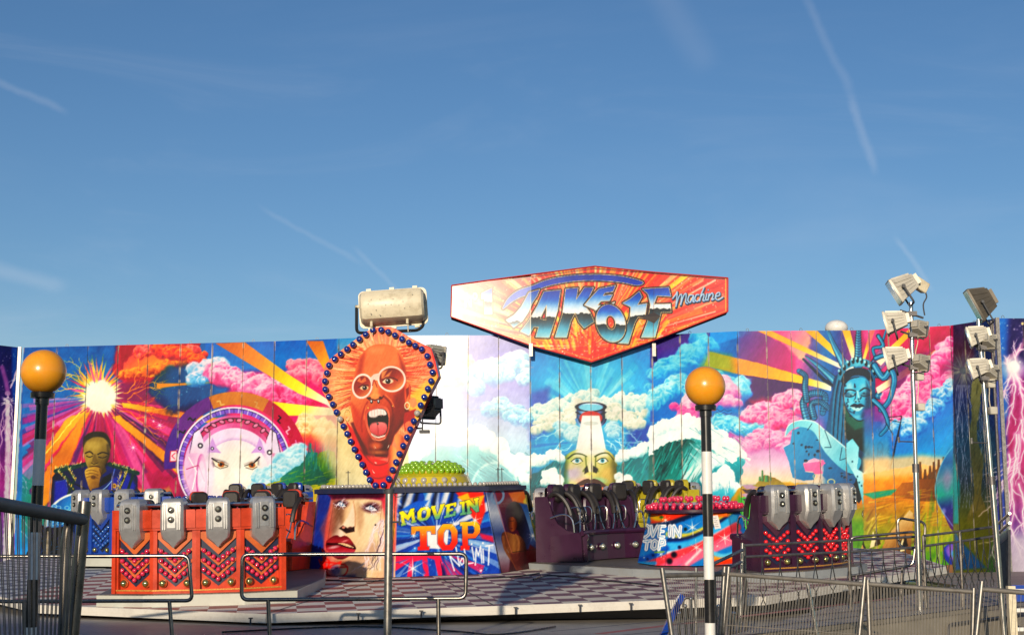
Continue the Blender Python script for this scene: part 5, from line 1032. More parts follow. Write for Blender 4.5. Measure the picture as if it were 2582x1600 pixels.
# ================================================================ painted surfaces
def lin(C): return np.where(C <= .04045, C/12.92, ((C+.055)/1.055)**2.4)
ALB = .86
def alb(C, gm=1.2, sat=1.12):
    C = C*.55+(C*C*(3-2*C))*.45; g = C.mean(-1, keepdims=True); return np.clip(lin(np.clip(g+(C-g)*sat, 0, 1)), 0, 1)**gm*ALB
class Art:
    def __init__(s, c): s.c = c; s.A = c.finish()
    def at(s, px, py):
        c = s.c; x = np.clip((px-c.x0)*c.k-.5, 0, c.w-1.001); y = np.clip((py-c.y0)*c.k-.5, 0, c.h-1.001)
        i = x.astype(int); j = y.astype(int); u = (x-i)[..., None]; v = (y-j)[..., None]; A = s.A
        return A[j, i]*(1-u)*(1-v)+A[j, i+1]*u*(1-v)+A[j+1, i]*(1-u)*v+A[j+1, i+1]*u*v
def nproj(P):
    cp, sp = math.cos(PITCH), math.sin(PITCH); D = P[..., 1]*cp+(P[..., 2]-EYE)*sp; U = -P[..., 1]*sp+(P[..., 2]-EYE)*cp
    return 1291+F*P[..., 0]/D, 800-F*U/D
def art_patch(name, corners, art, mt, parent, res=.014, thick=.03, edge=None, inside=None, back=None, post=None):
    """a flat painted board: corners bottom-left, bottom-right, top-right, top-left (world); front grid carries the painting, a backing board behind"""
    A, B, C, D = [np.array(tuple(p)) for p in corners]
    nu = max(2, int(max(np.linalg.norm(B-A), np.linalg.norm(C-D))/res)+1); nv = max(2, int(max(np.linalg.norm(D-A), np.linalg.norm(C-B))/res)+1)
    u, v = np.meshgrid(np.linspace(0, 1, nu), np.linspace(0, 1, nv)); u = u[..., None]; v = v[..., None]
    P = A*(1-u)*(1-v)+B*u*(1-v)+C*u*v+D*(1-u)*v
    px, py = nproj(P); col = alb(art.at(px, py))
    if post: col = post(col, u[..., 0], v[..., 0], P)
    if parent is not None: inv = np.array(parent.matrix_basis.inverted()); P2 = P @ inv[:3, :3].T+inv[:3, 3]
    else: P2 = P
    idx = np.arange(nu*nv).reshape(nv, nu); f = np.stack([idx[:-1, :-1], idx[:-1, 1:], idx[1:, 1:], idx[1:, :-1]], -1).reshape(-1, 4)
    if inside is not None:
        ok = inside(px, py).ravel(); f = f[ok[f].all(1)]
    me = bpy.data.meshes.new(name); n = len(f)
    extra = []; 
    if back is None:
        nrm = np.cross(B-A, D-A); nrm /= np.linalg.norm(nrm)     # towards the viewer for bl, br, tl order seen from the front
        if parent is not None: nrm = inv[:3, :3] @ nrm
        c4 = [P2[0, 0], P2[0, -1], P2[-1, -1], P2[-1, 0]]
        extra = [p-nrm*.004 for p in c4]+[p-nrm*thick for p in c4]
    V = np.concatenate([P2.reshape(-1, 3)]+([np.array(extra)] if len(extra) else [])); o = nu*nv
    F2 = f.tolist()+([[o+4, o+7, o+6, o+5], [o, o+1, o+5, o+4][::-1], [o+1, o+2, o+6, o+5][::-1], [o+2, o+3, o+7, o+6][::-1], [o+3, o, o+4, o+7][::-1], [o, o+1, o+2, o+3]] if len(extra) else [])
    me.vertices.add(len(V)); me.vertices.foreach_set('co', V.astype(np.float32).ravel())
    me.loops.add(4*len(F2)); me.polygons.add(len(F2)); me.loops.foreach_set('vertex_index', np.array(F2, dtype=np.int32).ravel()); me.polygons.foreach_set('loop_start', np.arange(0, 4*len(F2), 4, dtype=np.int32)); me.update(calc_edges=True)
    ca = me.color_attributes.new('paint', 'FLOAT_COLOR', 'POINT'); cc = np.ones((len(V), 4), np.float32)*.05; cc[:o, :3] = col.reshape(-1, 3); cc[:, 3] = 1; ca.data.foreach_set('color', cc.ravel())
    me.materials.append(mt); ob = bpy.data.objects.new(name, me); COL.objects.link(ob)
    if parent is not None: ob.parent = parent
    return ob
art = Art(mural())
ZT, ZB = 6.6, .56
def topx(px, py): p = onz(px, py, ZT); return Vector((p.x, p.y))
WP = [(10, 879), (53, 876), (689, 860), (852, 855), (1012, 848), (1180, 838), (1337, 829), (1646, 819), (1863, 811), (2197, 801), (2404, 796), (2512, 776), (2700, 776)]
WQ = [topx(*p) for p in WP]
def march(P, px, az):                       # next corner: the facet from P with outward normal az (deg from -Y towards +X), seen at column px
    r = ray(px, 1000); d = Vector((r.x, r.y)); e = Vector((math.cos(rad(az)), math.sin(rad(az)))); t = (P.x*e.y-P.y*e.x)/(d.x*e.y-d.y*e.x); return d*t
for i_, az_ in ((3, -16), (4, -18), (5, -2.1), (6, -1.75), (7, 1), (8, -20), (9, -3), (10, -24)): WQ[i_] = march(WQ[i_-1], WP[i_][0], az_)
dy_ = WQ[10]-topx(*WP[10])
for i_ in (11, 12): WQ[i_] = WQ[i_]+Vector((dy_.y*WQ[i_].x/WQ[i_].y, dy_.y))
WQ[0] = WQ[1]+Vector((-.62, -.75))
# shallow facets of the folding backdrop
def wallpt(px, seg):
    a, b_ = WQ[seg], WQ[seg+1]; k = (px-1291)/F; 
    # intersect the vertical plane of the segment with the pixel column near the wall's mid height
    r = ray(px, 1000); d = Vector((r.x, r.y)); e = b_-a; t = (a.x*e.y-a.y*e.x)/(d.x*e.y-d.y*e.x); return d*t
wall = thing('backdrop_wall', 'long folding backdrop of tall airbrushed panels curving behind the whole ride', 'wall', (0, 0, 0))
Rw = random.Random(6)
def joint(col, u, v, P):
    w_ = .78; e = np.minimum(u, 1-u)*w_; n = fbm(P[..., 2]*40+P[..., 0]*3, P[..., 0]*10, 6, 3); m = sst(.022, .006, e)*np.clip(.35+n*1.3, 0, .85)
    n2 = fbm(P[..., 2]*12, P[..., 0]*300, 9, 8); tint = np.where((n2 > 0)[..., None], np.array([.75, .62, .42]), np.array([.16, .10, .10])); col = col*(1-m[..., None])+tint*m[..., None]*.9
    hz = np.minimum(np.abs(P[..., 2]-5.78), np.abs(P[..., 2]-4.72)); mh = sst(.016, .004, hz)*.45*sst(.1, .4, (P[..., 0]+2.9)*(.6-P[..., 0])); col = col*(1-mh[..., None])+.35*mh[..., None]
    s = fbm(P[..., 0]*60, P[..., 2]*2, 30, 12); sc = sst(.45, .8, s)*.32; s2 = fbm(P[..., 0]*26, P[..., 2]*1.3, 22, 31); col = col*(1-.22*sst(.1, .6, s2)*sst(6.6, 3.5, P[..., 2]))[..., None]; return col*(1-sc[..., None])+sc[..., None]*.35
cur = 1
xs = [10]+SEAMS+[2440, 2477, 2512, 2590, 2668, 2740]
def segof(px):
    for i in range(len(WP)-1):
        if WP[i][0] <= px < WP[i+1][0]: return i
    return len(WP)-2
pn = []
for i in range(len(xs)-1):
    a, b_ = xs[i], xs[i+1]; sg = segof((a+b_)/2); g_ = .006
    if sg == 0: A2, B2 = WQ[0], WQ[1]
    else: A2, B2 = wallpt(a, sg), wallpt(b_, sg)
    dr = (B2-A2).normalized()*g_; A2, B2 = A2+dr, B2-dr
    if sg == len(WP)-2: A2, B2 = A2, B2
    pn.append((A2, B2)); zb = ZB
    ln = .17 if sg in (4, 5) else 0
    o = art_patch('panel', [(A2.x, A2.y-ln, zb), (B2.x, B2.y-ln, zb), (B2.x, B2.y, ZT), (A2.x, A2.y, ZT)], art, M_['mural'], wall, .0145, .035, post=joint)
fr = MB()
for A2, B2 in pn:
    n2 = Vector((-(B2-A2).y, (B2-A2).x)).normalized(); 
    for P_ in (A2, B2): q = P_+n2*.09; fr.box(q.x-.03, q.y-.03, ZB-.04, q.x+.03, q.y+.03, ZT-.05)
fr.build('support_frame', M_['darksteel'], wall)
for i in range(2, len(pn), 2):
    A2 = pn[i][0]; e = MB(); e.tube([(A2.x+.22, A2.y+.02, ZT), (A2.x+.22, A2.y+.02, ZT+.05), (A2.x+.25, A2.y+.02, ZT+.075), (A2.x+.28, A2.y+.02, ZT+.05), (A2.x+.28, A2.y+.02, ZT)], .006, 5); e.build('lifting_eye', M_['darksteel'], wall)
ct = MB()
for sgi in (0, 9): 
    q = WQ[1] if sgi == 0 else WQ[11]; ct.box(q.x-.05, q.y-.08, ZB, q.x+.03, q.y-.02, ZT+.01)
ct.build('corner_strip', M_['galv'], wall)
# ---------------------------------------------------------------- the sign board on top of the backdrop
sa = Art(main_sign())
SY = min(WQ[6].y-.30, WQ[7].y-.30); print('walls', [tuple(round(v, 2) for v in q) for q in WQ], SY)
def sp(px, py, Y=SY): return at(px, py, Y)
def z2p(x, y): return (1120+x/3.297, 640+y/3.297)
OUT = [z2p(*p) for p in ((62, 262), (360, 220), (730, 170), (1250, 103), (1740, 152), (2358, 200), (2358, 480), (1740, 718), (1225, 897), (716, 760), (55, 522))]
def inpoly(poly):
    def f(X, Y):
        r = np.zeros(X.shape, bool); n = len(poly)
        for i in range(n):
            ax, ay = poly[i]; bx, by = poly[(i+1) % n]
            if ay != by: r ^= ((ay > Y) != (by > Y)) & (X < (bx-ax)*(Y-ay)/(by-ay)+ax)
        return r
    return f
sign = thing('title_sign_board', 'wide winged red and orange sign board with chrome blue TAKE OFF lettering above the backdrop', 'sign')
# three boards: left wing folded back a little, centre, right wing
XL, XR = 1339, 1649
def signdepth(px): return SY+(.02 if px < XL else 0)+(max(0, XL-px)/F*SY*.0)
cut = {'l': (1100, XL), 'c': (XL, XR), 'r': (XR, 1860)}
FOLD = {'l': math.tan(rad(-2.1)), 'c': math.tan(rad(0)), 'r': math.tan(rad(-16))}
def spt(px, py):
    r = ray(px, py); key = 'l' if px < XL else ('r' if px > XR else 'c'); k = FOLD[key]
    xa = at(XL, 780, SY).x; kc = FOLD['c']; rr_ = ray(XR, 780); tb_ = (SY-kc*xa)/(rr_.y-kc*rr_.x)
    x0, y0 = (rr_.x*tb_, rr_.y*tb_) if key == 'r' else (xa, SY)
    lean = .045 if key == 'l' else 0          # the left leaf leans back a touch
    t = (y0-k*x0-lean*(6.5-EYE))/(r.y-k*r.x-lean*r.z); t = (y0-k*x0+lean*(EYE-6.5))/(r.y-k*r.x-lean*r.z); return Vector((r.x*t, r.y*t, EYE+r.z*t))
for key, (a, b_) in cut.items():
    e = 1e-3; a2, b2 = a+e, b_-e
    pl = []
    for j in range(len(OUT)):
        p, q = OUT[j], OUT[(j+1) % len(OUT)]
        for c_ in (a, b_):
            if (p[0]-c_)*(q[0]-c_) < 0: t = (c_-p[0])/(q[0]-p[0]); pl.append((c_, p[1]+(q[1]-p[1])*t))
        if a <= q[0] <= b_: pl.append(q)
    # ordered outline of this leaf, laid out on its plane as a grid cut to the outline
    cx_ = sum(p[0] for p in pl)/len(pl); cy_ = sum(p[1] for p in pl)/len(pl); pl = sorted(pl, key=lambda p: math.atan2(p[1]-cy_, p[0]-cx_))
    lo, hi = min(p[0] for p in pl), max(p[0] for p in pl)
    def tb(x):                                   # top and bottom edge of the outline at column x
        ys = []
        for j in range(len(OUT)):
            p, q = OUT[j], OUT[(j+1) % len(OUT)]
            if (p[0]-x)*(q[0]-x) <= 0 and p[0] != q[0]: ys.append(p[1]+(q[1]-p[1])*(x-p[0])/(q[0]-p[0]))
        return min(ys), max(ys)
    nx = int((hi-lo)*.75); nz_ = 150; V = []; PX = []
    for i in range(nx+1):
        x = lo+.01+(hi-lo-.02)*i/nx; t0, t1 = tb(x)
        for j in range(nz_+1):
            y = t1+(t0-t1)*j/nz_; xx = min(max(x, (XL+1e-3) if key != 'l' else 0), (XR-1e-3) if key != 'r' else 9999)
            if key == 'l': xx = min(x, XL-1e-3)
            V.append(tuple(spt(xx, y))); PX.append((xx, y))
    V = np.array(V); PX = np.array(PX); col = alb(sa.at(PX[:, 0], PX[:, 1]))
    idx = np.arange((nx+1)*(nz_+1)).reshape(nx+1, nz_+1); f = np.stack([idx[:-1, :-1], idx[1:, :-1], idx[1:, 1:], idx[:-1, 1:]], -1).reshape(-1, 4)
    me = bpy.data.meshes.new('sign_leaf'); me.from_pydata(V.tolist(), [], f.tolist()); ca = me.color_attributes.new('paint', 'FLOAT_COLOR', 'POINT'); cc = np.ones((len(V), 4), np.float32); cc[:, :3] = col; ca.data.foreach_set('color', cc.ravel()); me.materials.append(M_['sign'])
    ob = bpy.data.objects.new('sign_leaf', me); COL.objects.link(ob); ob.parent = sign
# box behind the leaves and the raised rim
M_['rimred'] = gloss('red_rim_paint', (.5, .03, .02)); fb = MB(); bk = .32
ring = [spt(*p) for p in OUT]; n = len(ring)
vs = [tuple(p+Vector((0, .012, 0))) for p in ring]+[tuple(p+Vector((0, bk, -.03))) for p in ring]
fb.add(vs, [list(range(n, 2*n))]+[(i, (i+1) % n, n+(i+1) % n, n+i) for i in range(n)]); fb.build('sign_casing', mat('sign_casing_black', (.02, .012, .014), .5), sign, smooth=False)
rm = MB()
for i in range(n): rm.tube([ring[i]+Vector((0, -.02, 0)), ring[(i+1) % n]+Vector((0, -.02, 0))], .015, 6)
rm.build('sign_rim', M_['rimred'], sign)
for px in (XL, XR):
    hb = MB()
    p = at(px, 900, SY+.05); q = spt(px, 0); z = at(px, 868, SY).z
    hb.box(p.x-.05, SY-.05, z-.30, p.x+.04, SY+.05, z+.02)
    hb.build('hinge_bracket', M_['galv'], sign)
# pale dome far behind the backdrop
dm = MB(); c_ = at(2108, 797, 62); dm.ball((c_.x, c_.y, c_.z-.52), .5, 24, 12, .7); dm.tube([(c_.x, c_.y, 0), (c_.x, c_.y, c_.z-.9)], .15, 10)
props(dm.build('white_dome', M_['white']), 'small white dome peeping over the backdrop above the blue crowned head', 'dome')
# ================================================================ the tilted ride deck
DP = [onplane(95, 1524), onplane(674, 1547), onplane(1925, 1503), onplane(2165, 1463)]
deckpoly = [(-10.5, 30.5), (-9.5, 24)]+[(p.x, p.y) for p in DP]+[(6.9, 23), (7.2, 27), (4.6, 31.5), (0, 32.6), (-5, 32.8)]
dk = thing('ride_deck', 'low tilted round deck of chequered tread plate edged in white under all the gondolas', 'ride deck')
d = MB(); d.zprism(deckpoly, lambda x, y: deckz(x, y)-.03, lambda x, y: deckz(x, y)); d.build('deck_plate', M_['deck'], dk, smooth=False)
fa = MB()
for i in range(len(deckpoly)):
    a, b_ = Vector(deckpoly[i]), Vector(deckpoly[(i+1) % len(deckpoly)]); nn = Vector(((b_-a).y, -(b_-a).x)).normalized()*.03
    P4 = [a-nn*.1, b_-nn*.1, b_+nn, a+nn]
    fa.add([(p.x, p.y, deckz(p.x, p.y)-.105) for p in P4]+[(p.x, p.y, deckz(p.x, p.y)+.004) for p in P4], [(0,1,2,3)[::-1],(4,5,6,7),(0,1,5,4),(1,2,6,5),(2,3,7,6),(3,0,4,7)])
    fa.add([(p.x, p.y, deckz(p.x, p.y)-.06) for p in (a+nn*1.0, b_+nn*1.0, b_+nn*1.12, a+nn*1.12)]+[(p.x, p.y, deckz(p.x, p.y)-.052) for p in (a+nn*1.0, b_+nn*1.0, b_+nn*1.12, a+nn*1.12)], [(0,1,2,3)[::-1],(4,5,6,7),(0,1,5,4),(1,2,6,5),(2,3,7,6),(3,0,4,7)])
M_['fascia'] = mat('white_deck_edge', (.66, .62, .55), .4, noise=.08, dirt=(.25, .21, .17), dscale=3, damt=.55, coat=.1); fa.build('deck_edge', M_['fascia'], dk, smooth=False)
un = MB(); un.zprism([(x*.93-.1, 24.8+(y-24.8)*.90) for x, y in deckpoly], .53, lambda x, y: deckz(x, y)-.05); un.build('under_frame', M_['frame'], dk, smooth=False)
sm = MB(); C0 = Vector((-1.6, 25))
for k in range(16):
    a = 2*PI*k/16+.2; p0 = C0+Vector((math.cos(a), math.sin(a)))*2.2; p1 = C0+Vector((math.cos(a), math.sin(a)))*8.2
    # stop at the deck outline
    t1 = 1.0; P2 = [(x, y) for x, y in deckpoly]
    for j in range(60):
        q = p0.lerp(p1, j/60)
        if not inpoly(P2)(np.array([q.x]), np.array([q.y]))[0]: t1 = max(0, (j-1)/60); break
    q1 = p0.lerp(p1, t1); sd_ = Vector((-math.sin(a), math.cos(a)))*.012
    v4 = [p0+sd_, p0-sd_, q1-sd_, q1+sd_]; sm.add([(p.x, p.y, deckz(p.x, p.y)+.004) for p in v4], [(0, 1, 2, 3)])
sm.build('plate_seam', M_['frame'], dk, smooth=False)
# ================================================================ centre hub
SLOPE = Matrix(((1, 0, 0, 0), (0, 1, 0, 0), (.02, .04, 1, 0), (0, 0, 0, 1)))
TILT = Matrix.Rotation(math.atan(.04), 4, 'X') @ Matrix.Rotation(-math.atan(.02), 4, 'Y')
def ridepos(x, y, yaw=0, dz=0): return Matrix.Translation((x, y, ridez(x, y)+dz)) @ TILT @ Matrix.Rotation(yaw, 4, 'Z')
HC = Vector((-1.6, 25.0)); HM = ridepos(HC.x, HC.y, 0, -.04)
hub = thing('centre_hub', 'faceted hub with a painted pale face and orange TOP lettering under green bulb dome', 'ride hub', M=HM)
ha = Art(hub_art())
def hubring(R_, z, angs): return [HM @ Vector((R_*math.sin(rad(a)), -R_*math.cos(rad(a)), z)) for a in angs]
angs = [-160, -105, -64, -14, 41, 82, 125, 165]; RB, RT, HH = 2.13, 1.84, 1.345
rb = hubring(RB, 0, angs); rt = hubring(RT, HH, angs)
for i in range(len(angs)):
    j = (i+1) % len(angs)
    art_patch('facet_panel', [rb[i], rb[j], rt[j], rt[i]], ha, M_['hubart'], hub, .012 if 1 <= i <= 4 else .2, .03)
cr = MB(); cr.zprism([(RT*1.03*math.sin(rad(a)), -RT*1.03*math.cos(rad(a))) for a in angs], HH-.02, HH+.055); cr = cr.build('counter_rim', M_['recess'], hub, smooth=False)
fl = MB(); fl.zprism([(RT*.98*math.sin(rad(a)), -RT*.98*math.cos(rad(a))) for a in angs], HH+.057, HH+.075); fl.build('counter_top', M_['frame'], hub, smooth=False)
bulb0 = MB().ball((0, 0, 0), 1, 12, 8)
def bulb_proto(name, mt):
    me = bpy.data.meshes.new(name); me.from_pydata(bulb0.v, [], bulb0.f); me.materials.append(mt); me.polygons.foreach_set('use_smooth', [True]*len(me.polygons)); return me
BM = {k: bulb_proto(k, M_[k]) for k in ('b_pink', 'b_blue', 'b_red', 'b_green', 'b_clear', 'b_mblue', 'b_amber')}
def bulb(me, parent, p, r, name='bulb', s=(1, 1, 1)):
    o = bpy.data.objects.new(name, me); COL.objects.link(o); o.parent = parent; o.location = p; o.scale = (r*s[0], r*s[1], r*s[2]); return o
rim = []
for i in range(len(angs)):
    a = Vector((RT*math.sin(rad(angs[i])), -RT*math.cos(rad(angs[i])))); j = (i+1) % len(angs); b_ = Vector((RT*math.sin(rad(angs[j])), -RT*math.cos(rad(angs[j]))))
    if (a+b_).y < 1.2: rim.append((a, b_))
for a, b_ in rim:
    m = int((b_-a).length/.088)
    for k in range(m):
        p = a.lerp(b_, (k+.5)/m)*.95; bulb(BM['b_clear'], cr, (p.x, p.y, HH+.095), .036)
M_['yellowdome'] = mat('yellow_dome_paint', (.55, .42, .01), .3, 0, .5, noise=.15, nscale=4, dirt=(.3, .34, .03), dscale=3, damt=.6)
dmX = .22; dome = MB(); dome.lathe([(.68, HH+.06), (.70, HH+.13), (.66, HH+.23), (.57, HH+.29), (.46, HH+.32), (.001, HH+.38)], 40, Matrix.Translation((dmX, -.05, 0))); dome.build('dome', M_['yellowdome'], hub)
cap = MB(); cap.lathe([(.54, HH+.29), (.54, HH+.33), (.48, HH+.38), (.35, HH+.44), (.001, HH+.48)], 32, Matrix.Translation((dmX, -.05, 0))); cp = cap.build('dome_cap', M_['yellowdome'], hub)
for ringk, (rr, zz, nb) in enumerate(((.56, .32, 32), (.51, .375, 28), (.43, .415, 24), (.32, .45, 14))):
    for k in range(nb):
        a = 2*PI*(k+.5*(ringk % 2))/nb
        bulb(BM['b_green'], cp, (dmX+rr*math.cos(a), -.05+rr*math.sin(a), HH+zz+.01), .045, s=(1, 1, 1.15))
for k in range(9):
    a = rad(-150+k*15+8-30); p = (dmX+.67*math.cos(a), -.05+.67*math.sin(a), HH+.17); bulb(BM['b_clear'], hub, p, .055, 'dome_lamp')
for px in (878, 1256, 1266):
    p = HM.inverted() @ at(px, 1225, 24.2); t = MB(); t.tube([(p.x, p.y, HH+.12), (p.x, p.y, HH+.36)], .008, 6); t.tube([(p.x-.04, p.y, HH+.33), (p.x+.04, p.y, HH+.33)], .006, 5); t.build('antenna', M_['frame'], hub)
# ================================================================ gondolas
RR = 2.42; DA = 13.5; SW = .575
def make_gondola(name, label, cx, cy, az, pa, pb, bm, dz=0, sides=(1, 1), bulbs=(True, False), hubart=None, hubmat=None, bulbhub='b_pink', skirt='skirt', small=False):
    """az: direction (deg from -Y towards +X) in which the front row's backs point"""
    GM = ridepos(cx, cy, 0, .06+dz); root = thing(name, label, 'ride car', M=GM, group='gondolas on the ride deck')
    bp_ = [(-1.32, -2.34), (-.66, -2.62), (.66, -2.62), (1.32, -2.34), (1.5, 0), (1.32, 2.69), (.66, 2.97), (-.66, 2.97), (-1.32, 2.69), (-1.5, 0)]; ca_, sa_ = math.cos(rad(az)), math.sin(rad(az)); poly = [(x*ca_-y*sa_, x*sa_+y*ca_) for x, y in bp_]
    b = MB(); b.zprism(poly, -.15, -.004); b.build('platform_skirt', M_[skirt], root, smooth=False)
    b = MB(); b.zprism([(x*.985, y*.985) for x, y in poly], -.003, .004); b.build('platform_floor', M_['grate'], root, smooth=False)
    P, Q = M_[pa], M_[pb]
    for row in (0, 1):
        for k in range(4):
            M = Matrix.Rotation(rad(az+180*row), 4, 'Z') @ Matrix.Translation((0, -.35*row, 0)) @ Matrix.Rotation(rad((k-1.5)*DA), 4, 'Z') @ Matrix.Translation((0, -RR, 0))      # seat frame: x right, -y outward, z up
            h = SW/2+.004
            # shell: back wall with ledge, chevron recess
            s = MB()
            s.box(-h, -.02, .05, -h+.055, .10, .88, M); s.box(h-.055, -.02, .05, h, .10, .88, M)            # pilasters
            s.box(-h, .04, .02, h, .12, 1.0, M); s.box(-h, -.025, .0, h, .12, .05, M)
            s.prism([(-h, .86), (h, .86), (h, 1.08), (h-.01, 1.10), (-h+.01, 1.10), (-h, 1.08)], -.07, .13, M)
            s.prism([(-h, .83), (h, .83), (h, .862), (-h, .862)], -.045, .1, M)
            # seat pan, riser, backrest
            s.add([(-h, .12, .42), (h, .12, .42), (h, .78, .50), (-h, .78, .50), (-h, .12, .02), (h, .12, .02), (h, .80, .02), (-h, .80, .02)], [(0,1,2,3),(4,7,6,5),(3,2,6,7),(0,3,7,4),(1,5,6,2),(0,4,5,1)], M)
            s.prism([(-h+.03, .40), (h-.03, .40), (h-.05, 1.02), (h-.14, 1.12), (-h+.14, 1.12), (-h+.05, 1.02)], .115, .24, M, .03)
            s.build('seat_shell', P, root, ang=.5)
            lip = MB(); lip.tube([tuple(M @ Vector((-h, .80, .485))), tuple(M @ Vector((h, .80, .485)))], .045, 8); lip.build('seat_edge', P, root)
            # head pad, shoulder bars
            hd = MB(); hd.prism(rrect(-.135, 1.0, .135, 1.235 if row == 0 else 1.30, .07), .18, .30, M, .03); hd.build('headrest', M_['pad'], root)
            hs = MB(); hs.prism(rrect(-.145, .99, .145, 1.225 if row == 0 else 1.31, .08), .07, .185, M, .03); hs.build('headrest_shell', P, root)
            for sx in (-1, 1):
                rb_ = MB(); pts = [M @ Vector(p) for p in ((sx*.17, .16, 1.10), (sx*.19, .27, 1.15), (sx*.19, .40, 1.08), (sx*.18, .50, .94), (sx*.17, .55, .78))]
                rb_.tube(catmull3(pts), .043, 8); pad = rb_.build('shoulder_bar', M_['pad'], root)
                ch = MB(); pts = [M @ Vector(p) for p in ((sx*.165, .55, .80), (sx*.15, .57, .66), (sx*.07, .60, .46))]; ch.tube(pts, .014, 6)
                lp = [M @ Vector(p) for p in ((sx*.17, .56, .90), (sx*.13, .66, .92), (sx*.11, .70, .86), (sx*.12, .70, .68), (sx*.17, .60, .62))]; ch.tube(round_path(lp, .04, n=3), .012, 6)
                ch.build('grab_handle', M_['chrome'], root)
            # silver restraint cover on the outside
            lid = MB(); lw = .155
            sec = [(1.25, .10, -.10), (1.235, .128, -.14), (1.20, .148, -.165), (1.14, .155, -.175), (.87, .157, -.178), (.80, .156, -.155), (.725, .150, -.125), (.66, .075, -.10), (.60, .006, -.08)]
            vs = []; fs = []
            for z, w_, yf in sec: q = min(.03, w_*.4); vs += [(-w_, .05, z), (-w_, yf+q, z), (-w_+q, yf, z), (w_-q, yf, z), (w_, yf+q, z), (w_, .05, z)]
            for k2 in range(len(sec)-1): fs += [(k2*6+i, (k2+1)*6+i, (k2+1)*6+i+1, k2*6+i+1) for i in range(5)]
            fs += [(0, 1, 2, 3, 4, 5), tuple(len(vs)-1-i for i in range(6))]; lid.add(vs, fs, M)
            for x in (-.112, -.084, .084, .112): lid.box(x-.008, -.188, .84, x+.008, -.170, 1.17, M)
            lid.box(-.055, -.184, .865, .055, -.172, 1.185, M)
            lo = lid.build('restraint_cover', M_['lid'], root)
            for z in (1.10, .975):
                rg = MB(); rg.lathe([(.043, 0), (.043, .018), (.03, .02)], 14, M @ Matrix.Translation((0, -.184, z)) @ Matrix.Rotation(PI/2, 4, 'X')); ro = rg.build('lamp_ring', M_['blackring'], lo)
                ln = MB(); ln.ball((0, -.205, z), .021, 10, 6, M=M); ln.build('lamp_lens', M_['lens'], lo)
            hx_ = MB(); hx_.tube([tuple(M @ Vector((-h, .02, 1.16))), tuple(M @ Vector((h, .02, 1.16)))], .022, 8); hx_.build('hinge_bar', M_['chrome'], root)
            if bulbs[row]:
                rc = MB(); rc.prism([(-h+.058, .28), (0, .09), (h-.058, .28), (h-.058, .70), (-h+.058, .70)], .028, .039, M); rco = rc.build('light_panel', M_['recess'], root, smooth=False)
                cv = MB(); W = h-.06
                cv.prism([(-W, .72), (0, .50), (W, .72), (W, .80), (-W, .80)], -.005, .03, M)
                for zc in (.40, .25): cv.prism([(-W, zc+.165), (0, zc-.045), (W, zc+.165), (W, zc+.205), (0, zc-.005), (-W, zc+.205)], .005, .03, M)
                cv.build('chevron_rib', Q, root)
                for r_ in range(3):
                    zc = .46-r_*.125
                    for k2 in range(-3, 4):
                        x = k2*.062; z = zc+abs(k2)*.042-.03
                        if z < .09: continue
                        mk = bm if not (k == 0 and row == 0 and name == 'red_gondola' and (k2, r_) in ((1, 1), (2, 1))) else 'b_amber'
                        bulb(BM[mk], rco, tuple(M @ Vector((x, -.006, z))), .032)
                for sx in (-1, 1):
                    e = MB(); e.lathe([(.056, 0), (.058, .02), (.05, .03)], 16, M @ Matrix.Translation((sx*.165, .03, .135)) @ Matrix.Rotation(PI/2, 4, 'X')); eo = e.build('lamp_bezel', Q, root)
                    e = MB(); e.ball((sx*.165, .0, .135), .048, 12, 8, M=M); e.build('mirror_lens', M_['goldlens'], eo)
                tr = MB(); tr.box(-h, -.033, .036, h, -.024, .054, M); tr.build('gold_trim', M_['goldtrim'], root)
            else:
                e = MB(); e.lathe([(.062, 0), (.062, .02), (.05, .03)], 16, M @ Matrix.Translation((0, .815, .24)) @ Matrix.Rotation(-PI/2, 4, 'X')); eo = e.build('lamp_bezel', M_['chrome'], root)
                e = MB(); e.ball((0, .84, .24), .045, 12, 8, M=M); e.build('foot_lamp', M_['lens'], eo)
        # side cheeks at both ends of the row
        for sgn in (-1, 1):
            M = Matrix.Rotation(rad(az+180*row), 4, 'Z') @ Matrix.Translation((0, -.35*row, 0)) @ Matrix.Rotation(rad(sgn*2*DA), 4, 'Z') @ Matrix.Translation((0, -RR*1.0-.01, 0)) @ Matrix.Rotation(PI/2, 4, 'Z')
            pr = [(-.06, .0), (-.06, 1.10), (.16, 1.10), (.20, .98), (.25, .80), (.34, .64), (.50, .53), (.70, .48), (.86, .47), (.88, .43), (.85, .36), (.85, 0)]
            c2 = MB(); off = .0; c2.prism(pr, -.03, .03, M); c2.build('side_panel', P, root, ang=.4)
            ar = MB(); pts = [M @ Vector(p) for p in ((.22, -sgn*.06, .74), (.45, -sgn*.06, .80), (.60, -sgn*.06, .72), (.64, -sgn*.06, .5))]; ar.tube(catmull3(pts), .016, 6); ar.build('arm_rail', M_['chrome'], root)
            if row == 1:
                dc = MB(); dc.prism([(.30, .16), (.62, .12), (.56, .19), (.52, .40), (.49, .40), (.48, .2), (.41, .22), (.39, .44), (.36, .44), (.35, .19)], -sgn*.034-.002, -sgn*.034+.002, M); dc.build('side_emblem', M_['lid'], root)
    # the small hub in the middle
    r0, r1, hh = .95, .74, .83
    hp = [az-157.5+45*k for k in range(8)]
